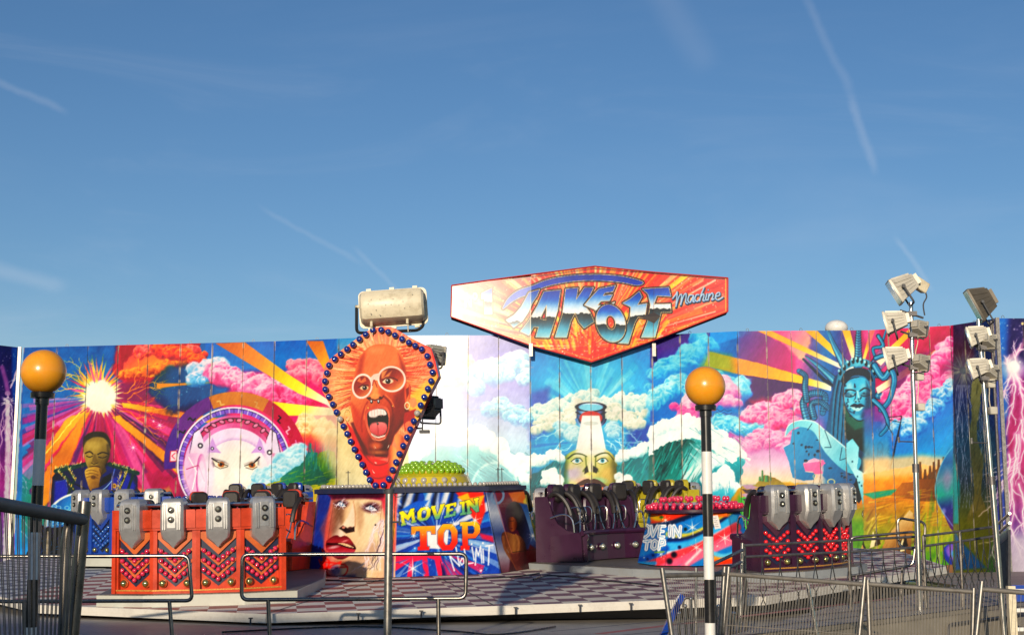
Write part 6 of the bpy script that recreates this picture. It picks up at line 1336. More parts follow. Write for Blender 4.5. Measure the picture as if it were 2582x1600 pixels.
    if hubart is not None:
        hg = [-150, -100, -50, -10, 35, 70, 120, 165]
        B_ = [GM @ Vector((r0*math.sin(rad(a)), -r0*math.cos(rad(a)), .02)) for a in hg]; T_ = [GM @ Vector((r1*math.sin(rad(a)), -r1*math.cos(rad(a)), hh)) for a in hg]
        for i in range(8): j = (i+1) % 8; art_patch('small_hub_panel', [B_[i], B_[j], T_[j], T_[i]], hubart, M_['hubart'], root, .012 if i in (1, 2, 3, 4) else .2, .02)
    else:
        hg = hp; c3 = MB(); c3.zprism([(r0*math.sin(rad(a)), -r0*math.cos(rad(a))) for a in hg], .01, hh, tops=None); 
        c3 = MB(); pb_ = [(r0*math.sin(rad(a)), -r0*math.cos(rad(a))) for a in hg]; pt_ = [(r1*math.sin(rad(a)), -r1*math.cos(rad(a))) for a in hg]; c3.zprism(pb_, .01, hh, tops=pt_); c3.build('small_hub', P, root, smooth=False)
    t = MB(); t.lathe([(r1+.05, hh-.01), (r1+.07, hh+.01), (r1+.07, hh+.045), (r1-.1, hh+.075), (r1-.12, hh+.12), (.4, hh+.14), (.001, hh+.15)], 32); to = t.build('small_hub_rim', P, root)
    cnt = 0
    for rr, zz, nb in ((r1+.02, .085, 38), (r1-.07, .115, 30), (r1-.20, .20, 20), (.34, .21, 12)):
        for k in range(nb):
            a = 2*PI*(k+.5*(cnt % 2))/nb; bulb(BM[bulbhub], to, (rr*math.cos(a), rr*math.sin(a), hh+zz), .034, s=(1, 1, 1.3))
        cnt += 1
    return root
def catmull3(pts, n=4):
    P = [Vector(p) for p in pts]; out = []; N_ = len(P)
    for i in range(N_-1):
        a, b, c, d_ = P[max(i-1, 0)], P[i], P[i+1], P[min(i+2, N_-1)]
        for k in range(n): t = k/n; out.append(.5*((2*b)+(c-a)*t+(2*a-5*b+4*c-d_)*t*t+(3*b-a-3*c+d_)*t**3))
    out.append(P[-1]); return out
ba = Art(booth_art())
make_gondola('gondola', 'orange red gondola with pink bulb chevrons and silver covers, nearest on the left', -4.3, 21.55, 3, 'redpaint', 'redpaint2', 'b_pink', dz=.0, bulbhub='b_pink')
make_gondola('gondola', 'royal blue gondola behind the orange one, with blue bulbs, seats facing forward beside the hub', -6.35, 28.8, -25, 'bluepaint', 'bluepaint2', 'b_mblue', dz=.12, bulbhub='b_blue')
make_gondola('gondola', 'dark plum gondola with red bulb chevrons around a small painted booth, on the right', 2.98, 23.3, 42, 'plumpaint', 'plumpaint2', 'b_red', dz=.0, hubart=ba, bulbhub='b_pink', skirt='greyskirt')
make_gondola('gondola', 'mustard yellow gondola furthest back, its head pads showing behind the plum one', 1.15, 28.6, -50, 'yellowpaint', 'yellowpaint2', 'b_pink', dz=.02, bulbhub='b_clear')
# ================================================================ beacons
def beacon(px, topy, boty, Y, label):
    c = at(px[0], topy, Y); b0 = at(px[1], 1600, Y); root = thing('belisha_beacon', label, 'beacon', (c.x, Y, 0), group='belisha beacons by the crossing'); rg = .151
    cz = c.z
    gl = MB(); gl.ball((0, 0, cz), rg, 40, 24); gl.build('globe', M_['amber'], root)
    co_ = MB(); co_.lathe([(.078, cz-rg-.028), (.08, cz-rg+.004), (.075, cz-rg+.012)], 28); co_.lathe([(.046, cz-rg-.075), (.046, cz-rg-.02)], 24); co_.ball((-.02, -.047, cz-rg-.05), .006); co_.build('collar', M_['black'], root)
    z = cz-rg-.06; i = 0; h = .311; k = 0
    first = [z-(z-(at(px[0], boty, Y).z))]
    zb = at(px[0], boty, Y).z; segs = [(zb, z)]; zz = zb
    while zz > 0: segs.append((max(0, zz-h), zz)); zz -= h
    for a, b_ in segs:
        m = MB(); m.lathe([(.0385, a), (.0385, b_-.0005)], 24); o = m.build('pole_band', M_['black'] if k % 2 == 0 else M_['white'], root); k += 1
    return root
beacon((110, 70), 937, 1107, 9.65, 'amber globe beacon on black and white pole at far left behind the steel fence')
beacon((1778, 1782), 974, 1138, 10.6, 'amber globe beacon on black and white pole standing right of centre by the plum booth')
# ================================================================ kite-shaped sign on its pole
DY = 13.0; fa_ = Art(face_sign())
P0 = at(975, 1235, DY); KM = Matrix.Translation((P0.x, DY, 0)) @ Matrix.Rotation(rad(-9), 4, 'Z') @ Matrix.Translation((-P0.x, -DY, 0)); kite = thing('kite_sign', 'kite shaped board with a painted shouting man in white glasses ringed by blue bulbs', 'sign', M=KM)
dp = [(800+x/3.6, 820+y/3.6) for x, y in DIAMOND]; xs_ = [p[0] for p in dp]; ys_ = [p[1] for p in dp]
kv = [at(x, y, DY) for x, y in dp]
fine = catmull([(p.x, p.z) for p in kv], True, 2); ctr = Vector((sum(p.x for p in kv)/len(kv), DY, sum(p.z for p in kv)/len(kv)))
nr, na = 150, 320
def edgept(poly, ang):
    d_ = (math.cos(ang), math.sin(ang)); best = None
    for i in range(len(poly)):
        ax, ay = poly[i][0]-ctr.x, poly[i][1]-ctr.z; bx, by = poly[(i+1) % len(poly)][0]-ctr.x, poly[(i+1) % len(poly)][1]-ctr.z
        den = d_[0]*(by-ay)-d_[1]*(bx-ax)
        if abs(den) < 1e-12: continue
        t = (ax*(by-ay)-ay*(bx-ax))/den; u = (ax*d_[1]-ay*d_[0])/den
        if t > 0 and -1e-6 <= u <= 1+1e-6: best = t if best is None else max(best, t)
    return best
flat = [(p.x, p.z) for p in kv]
V = [(ctr.x, DY, ctr.z)]; 
for a in range(na):
    an = 2*PI*a/na; e = edgept(flat, an)
    for r in range(1, nr+1): V.append((ctr.x+math.cos(an)*e*r/nr, DY, ctr.z+math.sin(an)*e*r/nr))
fs = []
for a in range(na):
    b_ = (a+1) % na; fs.append((0, 1+a*nr, 1+b_*nr))
    for r in range(nr-1): fs.append((1+a*nr+r, 1+a*nr+r+1, 1+b_*nr+r+1, 1+b_*nr+r))
me = bpy.data.meshes.new('sign_face'); me.from_pydata(V, [], fs); Va = np.array(V); px_, py_ = nproj(Va); ca = me.color_attributes.new('paint', 'FLOAT_COLOR', 'POINT'); cc = np.ones((len(V), 4), np.float32); cc[:, :3] = alb(fa_.at(px_, py_), 1.2, 1.08); ca.data.foreach_set('color', cc.ravel()); me.materials.append(M_['kite'])
ob = bpy.data.objects.new('sign_face', me); COL.objects.link(ob); ob.parent = kite
cs = MB(); cs.prism(flat, DY+.003, DY+.12); cs.build('sign_casing', gloss('scarlet_casing', (.55, .02, .03)), kite, smooth=False)
for i, (x, y) in enumerate(BULBS):
    p = at(800+x/3.6, 820+y/3.6, DY); bulb(BM['b_blue'] if i not in (14, 33) else BM['b_clear'], kite, (p.x, DY-.03, p.z), .030)
pole = MB(); pole.tube([(P0.x+.01, DY+.06, 0), (P0.x+.01, DY+.06, P0.z+.12)], .036, 20); props(pole.build('sign_pole', M_['galv'], kite))
clp = MB(); clp.tube([(P0.x+.01, DY+.06, P0.z-.03), (P0.x+.01, DY+.06, P0.z+.01)], .046, 16); q = at(1005, 1315, DY+.06); clp.tube([(P0.x+.01, DY+.06, q.z), (q.x, DY+.06, q.z)], .009, 6); clp.tube([(q.x, DY+.06, q.z-.03), (q.x, DY+.06, q.z+.06)], .008, 6); clp.build('pole_clamp', M_['frame'], kite)
cb = MB(); cb.tube(catmull3([at(1000, 1205, DY), at(1015, 1225, DY+.02), at(1022, 1245, DY+.02), at(1000, 1252, DY), at(990, 1240, DY+.05)]), .004, 5); cb.build('loose_cable', M_['frame'], kite)
# ---- long cream floodlight sitting above the kite sign (seen from behind)
fy = DY+.05; FP = lambda x, y, Y=fy: at(880+x/9.45, 700+y/9.45, Y)
fl = thing('long_floodlight', 'long cream enamel floodlight in a black yoke above the kite shaped sign', 'floodlight', tuple(FP(1080, 1250)))
iv = Matrix.Translation(fl.location).inverted()
def loc(p): return iv @ Vector(p)
body = MB(); a, b_, c_, d_ = loc(FP(290, 400)), loc(FP(1800, 290)), loc(FP(1760, 1060)), loc(FP(330, 1120))
ax = (b_-a).normalized(); Rt = Matrix.Rotation(math.atan2(ax.z, ax.x), 4, 'Y').inverted(); cen = (a+b_+c_+d_)/4; BM_ = Matrix.Translation(cen) @ Rt
Wd = (b_-a).length/2; 
prof = [(-.17, .10), (-.19, .06), (-.19, -.03), (-.15, -.11), (-.06, -.15), (.0, -.155), (.0, .155), (-.10, .155)]
n = 10; vs = []; ends = [(-Wd, .82), (-Wd+.02, .95), (-Wd+.05, 1), (Wd-.05, 1), (Wd-.02, .95), (Wd, .82)]
for x, s_ in ends:
    for (y, z) in prof: vs.append((x, y*s_, z*s_))
m_ = len(prof); fsx = [list(range(m_)), [len(vs)-1-i for i in range(m_)]]
for k in range(len(ends)-1):
    for i in range(m_): j = (i+1) % m_; fsx.append((k*m_+i, k*m_+j, (k+1)*m_+j, (k+1)*m_+i))
body.add(vs, fsx, BM_); body.build('lamp_housing', M_['cream'], fl, ang=.5)
rim_ = MB(); rim_.prism(rrect(-Wd-.02, -.175, Wd+.025, .175, .05), .0, .02, BM_); rim_.build('housing_rim', M_['cream'], fl); gs = MB(); gs.prism(rrect(-Wd-.015, -.168, Wd+.02, .168, .05), .021, .04, BM_); gs.build('glass_cover', M_['black'], fl)
for x in (-Wd+.08, 0, Wd-.08):
    for z in (-.185, .18): t = MB(); t.box(x-.022, -.012, z-.012, x+.022, .03, z+.012, BM_, ); t.build('rim_clip', M_['cream'], fl)
for x, z in ((-.18, .06), (-.1, .055), (.02, .05), (.07, -.01), (.11, .02), (.17, -.03), (.12, -.04), (-.14, -.04), (.2, .08), (-.21, .02), (-.05, .0), (0, .0), (-.19, -.07), (-.11, -.085)):
    t = MB(); t.ball((x, -.190, z), .0055, 6, 4, M=BM_); t.build('rivet', M_['greyhouse'], fl)
yk = MB(); yk.tube(round_path([loc(FP(180, 660)), loc(FP(180, 1320)), loc(FP(1640, 1250)), loc(FP(1770, 1150)), loc(FP(1760, 560))], .05), .015, 8); yk.build('yoke', M_['black'], fl)
for x, z in ((FP(245, 690)), (FP(1720, 590)))[:0]: pass
for p in (FP(235, 690), FP(1740, 590)):
    t = MB(); q = loc(p); t.tube([(q.x-.03, q.y, q.z), (q.x+.03, q.y, q.z)], .016, 10); t.build('pivot_knob', M_['cream'], fl)
for p in (FP(560, 1070), FP(1410, 1000)):
    t = MB(); q = loc(p); t.tube([(q.x, q.y-.1, q.z+.01), (q.x, q.y-.1, q.z-.05)], .013, 8); t.tube([(q.x+.004, q.y-.09, q.z-.05), (q.x+.006, q.y-.06, q.z-.12)], .006, 6); t.build('cable_gland', M_['cream'], fl)
st = MB(); q = loc(at(972, 830, DY+.07)); st.box(q.x-.03, -.02+q.y, q.z-.12, q.x+.03, q.y+.02, q.z+.0); st.build('mounting_plate', M_['black'], fl)
# ---- floodlights: one builder for the wedge shaped and the black ones
def flood(name, label, c, yaw, pitch, mt, w_=.20, h_=.2, group=None, s=1.0, roll=0, ribs=True, front='glass'):
    M = Matrix.Translation(c) @ Matrix.Rotation(yaw, 4, 'Z') @ Matrix.Rotation(pitch, 4, 'X') @ Matrix.Rotation(roll, 4, 'Y') @ Matrix.Scale(s, 4)
    root = thing(name, label, 'floodlight', M=M, group=group)          # -y is the lit side
    b = MB(); a1, a2 = w_/2, w_/4.2
    b.add([(-a1, -.06, -h_/2), (a1, -.06, -h_/2), (a1, -.06, h_/2), (-a1, -.06, h_/2), (-a2, .13, -h_/3.4), (a2, .13, -h_/3.4), (a2, .13, h_/3.2), (-a2, .13, h_/3.2)], [(0,1,2,3),(4,7,6,5),(0,4,5,1),(1,5,6,2),(2,6,7,3),(3,7,4,0)]); 
    b.box(-a2*1.0, .131, -h_/5, a2*1.0, .165, h_/4); b.build('housing', mt, root, smooth=False)
    r = MB(); r.prism(rrect(-a1-.012, -h_/2-.012, a1+.012, h_/2+.012, .012, 2), -.082, -.061); r.build('front_rim', mt, root)
    g_ = MB(); g_.prism(rrect(-a1, -h_/2, a1, h_/2, .01, 2), -.086, -.083); g_.build('front_glass', M_[front], root)
    if ribs:
        f_ = MB()
        for sgn in (-1, 1):
            for k in range(4):
                z = -h_*.28+k*h_*.19; f_.add([(sgn*(a1*.93), -.045, z), (sgn*(a1*.93)+sgn*.012, -.045, z), (sgn*(a2)+sgn*.014, .11, z*.62), (sgn*a2, .11, z*.62), (sgn*(a1*.93), -.045, z+.012), (sgn*(a1*.93)+sgn*.012, -.045, z+.012), (sgn*(a2)+sgn*.014, .11, z*.62+.012), (sgn*a2, .11, z*.62+.012)], [(0,1,2,3)[::-1],(4,5,6,7),(0,4,5,1),(1,5,6,2),(2,6,7,3),(3,7,4,0)])
        for k in range(4): x = -a1*.6+k*a1*.4; f_.add([(x, -.05, h_*.49), (x+.01, -.05, h_*.49), (x*.6+.01, .11, h_*.33), (x*.6, .11, h_*.33), (x, -.05, h_*.49+.016), (x+.01, -.05, h_*.49+.016), (x*.6+.01, .11, h_*.33+.016), (x*.6, .11, h_*.33+.016)], [(0,1,2,3)[::-1],(4,5,6,7),(0,4,5,1),(1,5,6,2),(2,6,7,3),(3,7,4,0)])
        f_.build('cooling_rib', mt, root, smooth=False)
    y = MB(); y.tube(round_path([(-a1-.03, 0, .02), (-a1-.03, 0, -h_/2-.06), (a1+.03, 0, -h_/2-.06), (a1+.03, 0, .02)], .03), .009, 6); y.build('yoke', M_['frame'], root)
    for sgn in (-1, 1): kn = MB(); kn.tube([(sgn*(a1-.02), 0, 0), (sgn*(a1+.045), 0, 0)], .016, 8); kn.build('pivot_knob', M_['frame'], root)
    return root
flood('pole_floodlight', 'pale grey floodlight hung behind the right edge of the kite sign', at(1096, 893, DY+.22), rad(150), rad(8), M_['greyhouse'], .13, .16, ribs=True)
flood('pole_floodlight', 'black ribbed floodlight hung behind the lower right edge of the kite sign', at(1084, 1024, DY+.26), rad(215), rad(4), M_['black'], .17, .20, ribs=True)
ar = MB(); p = at(1060, 1070, DY+.1); ar.tube([at(975, 1080, DY+.06), at(1064, 1080, DY+.12)], .009, 6); ar.tube([at(1062, 1058, DY+.12), at(1062, 1086, DY+.12)], .007, 6); ar.box(p.x-.02, DY+.1, at(1060, 1088, DY).z-.008, p.x+.07, DY+.15, at(1060, 1082, DY).z); ar.build('lamp_arm', M_['frame'], kite)
# two floodlight masts
def mast(px0, py0, px1, Y, label, r=.03):
    a, b_ = at(px0, py0, Y), at(px1, 1600, Y); k = (b_-a)/(b_.z-a.z) if abs(b_.z-a.z) > 1e-6 else Vector(); base = a-(a-b_)*(a.z/(a.z-b_.z))
    base = Vector((base.x, Y, 0)); root = thing('lighting_mast', label, 'mast', tuple(base), group='lighting masts by the entrance'); d_ = a-base
    zk = .56
    m = MB(); m.tube([(0, 0, 0), tuple(d_*zk)], r, 18); m.build('lower_tube', M_['chrome'], root)
    m = MB(); m.tube([tuple(d_*zk), tuple(d_)], r*.75, 16); m.build('upper_tube', M_['chrome'], root)
    m = MB(); m.tube([tuple(d_*(zk-.01)), tuple(d_*(zk+.012))], r*1.25, 16); m.build('joint_collar', M_['darksteel'], root)
    return root, a, d_
YM = 15.5
mr1, ta1, dv1 = mast(2297, 762, 2321, YM, 'shiny steel lighting mast with five pale floodlights, left of the two masts')
mr2, ta2, dv2 = mast(2467, 805, 2532, YM-.6, 'shiny steel lighting mast in front of the dark return panels, right of the two masts', .031)
def mp(rx, ry, ox=0, oy=0, k=1, Y=YM): return at(ox+rx/k, oy+ry/k, Y)
lampm = [
 (2274, 727, 'big pale grey floodlight tilted skyward on top of the left mast', 1.25, 98, 30),
 (2252, 812, 'pale ribbed floodlight facing left, upper pair of the left mast', 1.1, 106, 12),
 (2317, 826, 'small pale floodlight behind the left mast, upper pair', .75, -140, 14),
 (2253, 902, 'pale ribbed floodlight facing left, lower pair of the left mast', 1.1, 106, 12),
 (2321, 912, 'small pale floodlight behind the left mast, lower pair', .75, -140, 14)]
for x, y, lb, s_, yw, pt in lampm: flood('mast_floodlight', lb, at(x, y, YM-.05), -rad(yw), rad(-pt)*-1, M_['greyhouse'], .2, .21, s=s_, group='floodlights on the masts')
lampm2 = [(2460, 847, 'pale ribbed floodlight facing left, upper pair of the right mast', .95, 106, 14), (2492, 858, 'small pale floodlight behind the right mast, upper pair', .68, -140, 14), (2464, 928, 'pale ribbed floodlight facing left, lower pair of the right mast', .95, 106, 14), (2497, 935, 'small pale floodlight behind the right mast, lower pair', .68, -140, 14)]
for x, y, lb, s_, yw, pt in lampm2: flood('mast_floodlight', lb, at(x, y, YM-.65), -rad(yw), rad(-pt)*-1, M_['greyhouse'], .2, .21, s=s_, group='floodlights on the masts')
flood('mast_floodlight', 'slim dark floodlight standing on edge on top of the right mast', at(2472, 765, YM-.6), -rad(98), rad(26), mat('dark_bronze_casing', (.09, .075, .055), .45, .4), .2, .36, s=1.0, group='floodlights on the masts', ribs=True)
bx = thing('ballast_box', 'pale box fixed behind the top floodlight of the left mast', 'box', tuple(at(2319, 718, YM)))
t = MB(); t.box(-.09, -.05, -.06, .09, .05, .06, Matrix.Rotation(rad(28), 4, 'Y') @ Matrix.Rotation(rad(20), 4, 'Z'), .008); t.build('box_case', M_['cream'], bx); t = MB(); t.tube(catmull3([(.06, 0, -.08), (.07, 0, -.14), (.03, 0, -.22), (.04, 0, -.34)]), .008, 6); t.build('cable', M_['frame'], bx)
for root, ta, ys, Y in ((mr1, ta1, (790, 843, 925), YM), (mr2, ta2, (835, 875, 952), YM-.6)):
    for y in ys:
        f_ = (ta.z-at(2300, y, Y).z)/ta.z; p = root.location+ (ta-root.location)*(1-f_)-root.location; t = MB(); t.tube([(p.x-.13, p.y-.03, p.z+.03), (p.x+.13, p.y-.0, p.z-.05)], .012, 6); t.box(p.x-.04, p.y-.05, p.z-.03, p.x+.05, p.y+.03, p.z+.02); t.build('cross_arm', M_['darksteel'], root)
    for y, s_ in ((950 if root == mr1 else 968, 1), (1027 if root == mr1 else 1036, .9)):
        f_ = (ta.z-at(2300, y, Y).z)/ta.z; p = (ta-root.location)*(1-f_); t = MB(); t.box(p.x+.03, p.y-.05, p.z-.04*s_, p.x+.11, p.y+.03, p.z+.05*s_, bev=.006); t.build('junction_box', M_['greyhouse'], root)
    y = 1113 if root == mr1 else 1116; f_ = (ta.z-at(2300, y, Y).z)/ta.z; p = (ta-root.location)*(1-f_); t = MB(); t.tube([(p.x, p.y, p.z), (p.x-.18, p.y-.02, p.z+.002), ], .007, 6); t.tube([(p.x-.18, p.y-.02, p.z-.01), (p.x-.18, p.y-.02, p.z+.05)], .012, 6); t.build('hanger_hook', M_['galv'], root)
    t = MB(); R = random.Random(2); pts = []
    for k in range(9): y = 840+k*24; f_ = (ta.z-at(2300, y, Y).z)/ta.z; p = (ta-root.location)*(1-f_); pts.append((p.x+.035+R.uniform(-.01, .02), p.y-.03, p.z))
    t.tube(catmull3(pts, 3), .005, 5); t.build('cable', M_['cream'], root)
# ================================================================ railings in front of the deck
def barrier(label, corners, Y, posts, r=.02, rc=.07):
    """rounded loop of tube on posts; corners in order"""
    P = [at(x, y, Y) for x, y in corners]; base = Vector((sum(p.x for p in P)/4, Y, 0)); root = thing('tube_barrier', label, 'barrier', tuple(base), group='rounded tube barriers before the deck')
    m = MB(); m.tube([p-base for p in round_path(P, rc, True, 5)], r, 12, closed=True); m.build('top_loop', M_['rail'], root)
    for (x0, y0, x1) in posts:
        a, b_ = at(x0, y0, Y), at(x1, 1600, Y); k = (b_-a)/(b_.z-a.z); e = a+k*(0-a.z); m = MB(); m.tube([a-base, Vector((e.x, Y, 0))-base], r*1.05, 12); m.build('post', M_['rail'], root)
    return root
barrier('steel tube barrier loop in front of the orange gondola, its right end bent round', [(-60, 1402), (475, 1400), (485, 1513), (-10, 1515)], 15.2, [(427, 1514, 434), (60, 1515, 62)])
barrier('steel tube barrier loop in front of the hub, crossed by the kite sign pole', [(611, 1397), (1176, 1395), (1174, 1507), (609, 1511)], 14.6, [(676, 1511, 680), (1105, 1508, 1106)])
# ================================================================ mesh fence panels
def mesh_fence(label, tl, tr, Yl, Yr, pitch=.045, rt=.019, zb=.12, post_up=.05, horiz=(.3, .75), wr=.0022, bl=None, br=None, rc=0, dbl=0, mt='galv'):
    A, B = at(tl[0], tl[1], Yl), at(tr[0], tr[1], Yr); root = thing('mesh_fence_panel', label, 'fence', (A.x, A.y, 0), group='steel mesh fence panels'); O = Vector((A.x, A.y, 0))
    def dn(p, lean=None):
        q = Vector((p.x, p.y, zb)); 
        if lean: b_ = at(lean, 1600, p.y); k = (b_-p)/(b_.z-p.z); q = p+k*(zb-p.z)
        return q
    Ab, Bb = dn(A, bl), dn(B, br)
    m = MB(); m.tube([A-O, B-O], rt, 12); m.build('top_tube', M_['zinc'], root)
    for P_, Q_ in ((A, Ab), (B, Bb)):
        m = MB(); u = (P_-Q_).normalized()*post_up; m.tube([P_+u-O, Q_-O], rt*1.05, 12); m.build('post', M_[mt], root)
    m = MB(); n = int((B-A).length/pitch)
    for i in range(1, n):
        t = i/n; m.tube([A.lerp(B, t)-O, Ab.lerp(Bb, t)-O], wr, 4, cap=False)
        if dbl: m.tube([A.lerp(B, min(1, t+.3/n))-O, Ab.lerp(Bb, min(1, t+.3/n))-O], wr, 4, cap=False)
    for h in horiz: m.tube([A.lerp(Ab, h)-O, B.lerp(Bb, h)-O], wr*1.4, 4, cap=False)
    m.build('wire_mesh', M_['darksteel' if mt == 'rail' else 'wire'], root)  # near panel's wires darkened by colour, standing in for the shade on them
    return root, A, B, O
fr_, A, B, O = mesh_fence('heavy steel mesh fence panel close by at bottom left, its thick top rail in shade', (-90, 1254), (210, 1309), 4.3, 5.5, .055, .0235, .1, .07, (.42, .45, .8), .002, bl=-60, br=183, dbl=1, mt='rail')
t = MB(); t.tube([p-O for p in round_path([at(120, 1296, 5.2), at(178, 1306, 5.42), at(166, 1360, 5.42), at(160, 1600, 5.42), at(158, 1760, 5.42)], .12, n=6)], .02, 12); t.build('inner_bend', M_['rail'], fr_)
fr_, A, B, O = mesh_fence('narrow mesh fence panel behind the striped beacon, its left post leaning and bright', (1672, 1450), (1826, 1446), 11.2, 11.8, .03, .019, .12, .06, (.3, .6), .0019, bl=1694, br=1815)
mesh_fence('wide mesh fence panel just right of the striped beacon pole', (1836, 1446), (2179, 1472), 11.9, 11.4, .024, .018, .12, .06, (.35, .66), .0019, bl=1822, br=2167, dbl=1)
mesh_fence('mesh fence panel in the middle right, in front of the left lighting mast', (2188, 1471), (2455, 1491), 11.5, 11.2, .024, .018, .12, .03, (.35, .66), .0027, br=2452, dbl=1)
mesh_fence('mesh fence panel at the far right edge, before the right lighting mast', (2474, 1484), (2720, 1504), 11.1, 10.8, .028, .019, .12, .06, (.35, .66), .0019, bl=2462)
def stay(label, pts, Y, r=.017, mt='chrome', name='fence_stay'):
    m = MB(); P = [at(x, y, Y) for x, y in pts]; k = (P[-1]-P[-2])/(P[-1].z-P[-2].z); P.append(P[-1]+k*(0-P[-1].z)); m.tube(P, r, 12); return props(m.build(name, M_[mt]), label, 'pole')
stay('bright leaning fence stay behind the wide mesh panel', [(2036, 1470), (2060, 1600)], 12.2)
stay('slim steel pole standing beside the striped beacon', [(1755, 1430), (1755, 1600)], 13.2, .013)
stay('tall steel post at the left end of the entrance railing', [(1872, 1368), (1866, 1600)], 14.4, .017)
# ================================================================ entrance platform, ramp railings on the right
M_['beige'] = mat('beige_side_panel', (.34, .29, .21), .5, noise=.12, dirt=(.15, .12, .08), dscale=3, damt=.6); M_['redstripe'] = mat('worn_red_stripe', (.38, .08, .05), .6, noise=.4, nscale=18)
rz = .82; E0, E1 = onz(1800, 1612, rz), onz(2700, 1503, rz)
rp_ = [(E0.x, E0.y), (E1.x, E1.y), (13, 20), (13, 33), (9.5, 31.0), (8.9, 32.2), (6.6, 32.6), (7.4, 27), (7.1, 23), (5.2, 19.2), (3.6, 16.3)]
en = thing('entrance_platform', 'raised brown tread plate entrance platform with red line, lower right', 'platform')
m = MB(); m.zprism(rp_, rz-.04, rz); m.build('platform_plate', M_['ramp'], en, smooth=False)
m = MB(); e = (E1-E0).normalized(); nn = Vector((e.y, -e.x, 0)); q0, q1 = E0-nn*.02, E1-nn*.02
m.add([(q0.x, q0.y, .02), (q1.x, q1.y, .02), (q1.x, q1.y, rz-.041), (q0.x, q0.y, rz-.041)], [(0, 1, 2, 3)]); m.build('side_cladding', M_['beige'], en, smooth=False)
m = MB()
for off, z in ((.0, rz+.004),): m.add([tuple(p) for p in (E0+nn*.0+Vector((0, 0, .004)), E1+Vector((0, 0, .004)), E1-nn*.05+Vector((0, 0, .004)), E0-nn*.05+Vector((0, 0, .004)))], [(0, 1, 2, 3)])
for dd in (.38, .8, 1.5): m.add([tuple(p) for p in (E0-nn*dd+Vector((0, 0, .004)), E1-nn*dd+Vector((0, 0, .004)), E1-nn*(dd+.035)+Vector((0, 0, .004)), E0-nn*(dd+.035)+Vector((0, 0, .004)))], [(0, 1, 2, 3)])
m.build('plate_joint', M_['frame'], en, smooth=False)
m = MB(); m.add([tuple(p) for p in (E0-nn*1.0+Vector((0, 0, .004)), E0.lerp(E1, .8)-nn*1.6+Vector((0, 0, .004)), E0.lerp(E1, .8)-nn*1.72+Vector((0, 0, .004)), E0-nn*1.1+Vector((0, 0, .004)))], [(0, 1, 2, 3)]); m.build('red_line', M_['redstripe'], en, smooth=False)
for a, b_ in ((.52, .72), (.74, .95)):
    p, q = E0.lerp(E1, a)+nn*.0, E0.lerp(E1, b_); off = nn*.02; m = MB(); m.tube([v+off for v in round_path([Vector((p.x, p.y, .2)), Vector((p.x, p.y, rz-.13)), Vector((q.x, q.y, rz-.13)), Vector((q.x, q.y, .2))], .1)], .016, 8); m.build('rounded_trim', M_['frame'], en)
# curved two-bar railing with balusters
def railing(label, pts, lo, n, r=.014, bal=None, vee=False, bot=None):
    P = [at(x, y, Y) for x, y, Y in pts]; Q = [at(x, y, Y) for x, y, Y in lo]; root = thing('entrance_railing', label, 'railing', (P[0].x, P[0].y, 0)); O = Vector((P[0].x, P[0].y, 0))
    m = MB(); m.tube([p-O for p in P], r, 8); m.build('top_rail', M_['darksteel'], root); m = MB(); m.tube([p-O for p in Q], r, 8); m.build('middle_rail', M_['darksteel'], root)
    def along(PP, t): u = t*(len(PP)-1); i = min(int(u), len(PP)-2); return PP[i].lerp(PP[i+1], u-i)
    for i in range(n+1):
        t = i/n; a = along(Q, t); zb_ = a.z-bot; m = MB()
        if vee:
            w2 = .045; d_ = (along(Q, min(1, t+.01))-along(Q, max(0, t-.01))).normalized()
            m.tube([a-O, a+Vector((0, 0, -.12))-O], .007, 6)
            for s in (-1, 1): m.tube([a+Vector((0, 0, -.12))-O, a+d_*w2*s+Vector((0, 0, -.34))-O, a+d_*w2*s*-.2+Vector((0, 0, -.42))-O, a+d_*w2*s*.6+Vector((0, 0, -.50))-O, a+d_*w2*s*.3+Vector((0, 0, -bot))-O], .006, 5)
        else: m.tube([a-O, a+Vector((0, 0, -bot))-O], .011, 6)
        m.build('baluster', M_['rail'], root)
    for t in (0, .5, 1):
        a = along(P, t); m = MB(); m.tube([a-O, Vector((a.x, a.y, rz if a.y > 15 else .5))-O], .018, 8); m.build('post', M_['rail'], root)
    return root
railing('two bar entrance railing with forked balusters in front of the plum gondola', [(1876, 1374, 15), (2140, 1361, 15.6), (2310, 1352, 16)], [(1876, 1403, 15), (2140, 1390, 15.6), (2310, 1379, 16)], 12, vee=True, bot=.56)
railing('two bar entrance railing with forked balusters between the two lighting masts', [(2328, 1350, 16), (2420, 1339, 16.2), (2512, 1326, 16.4)], [(2328, 1376, 16), (2420, 1364, 16.2), (2512, 1350, 16.4)], 11, vee=True, bot=.56)
def loop(label, corners, Y, legs=(), r=.016, name='tube_gate'):
    P = [at(x, y, Y) for x, y in corners]; O = Vector((P[0].x, Y, 0)); root = thing(name, label, 'gate', tuple(O)); m = MB(); m.tube([p-O for p in round_path(P, .07, True, 4)], r, 10, closed=True); m.build('gate_loop', M_['rail'], root)
    for x0, y0, x1 in legs: a = at(x0, y0, Y); b_ = at(x1, 1600, Y); k = (b_-a)/(b_.z-a.z); e = a+k*(.5-a.z); m = MB(); m.tube([a-O, e-O], r, 8); m.build('leg', M_['rail'], root)
    return root
loop('wide rounded steel gate loop standing on the entrance platform beside the plum gondola', [(2144, 1354), (2312, 1339), (2302, 1424), (2140, 1452)], 17.2, [(2160, 1448, 2150), (2275, 1430, 2268)])
loop('small rounded steel loop beside the left lighting mast', [(2263, 1304), (2333, 1316), (2331, 1390), (2266, 1376)], 17.6, [(2327, 1390, 2330)])
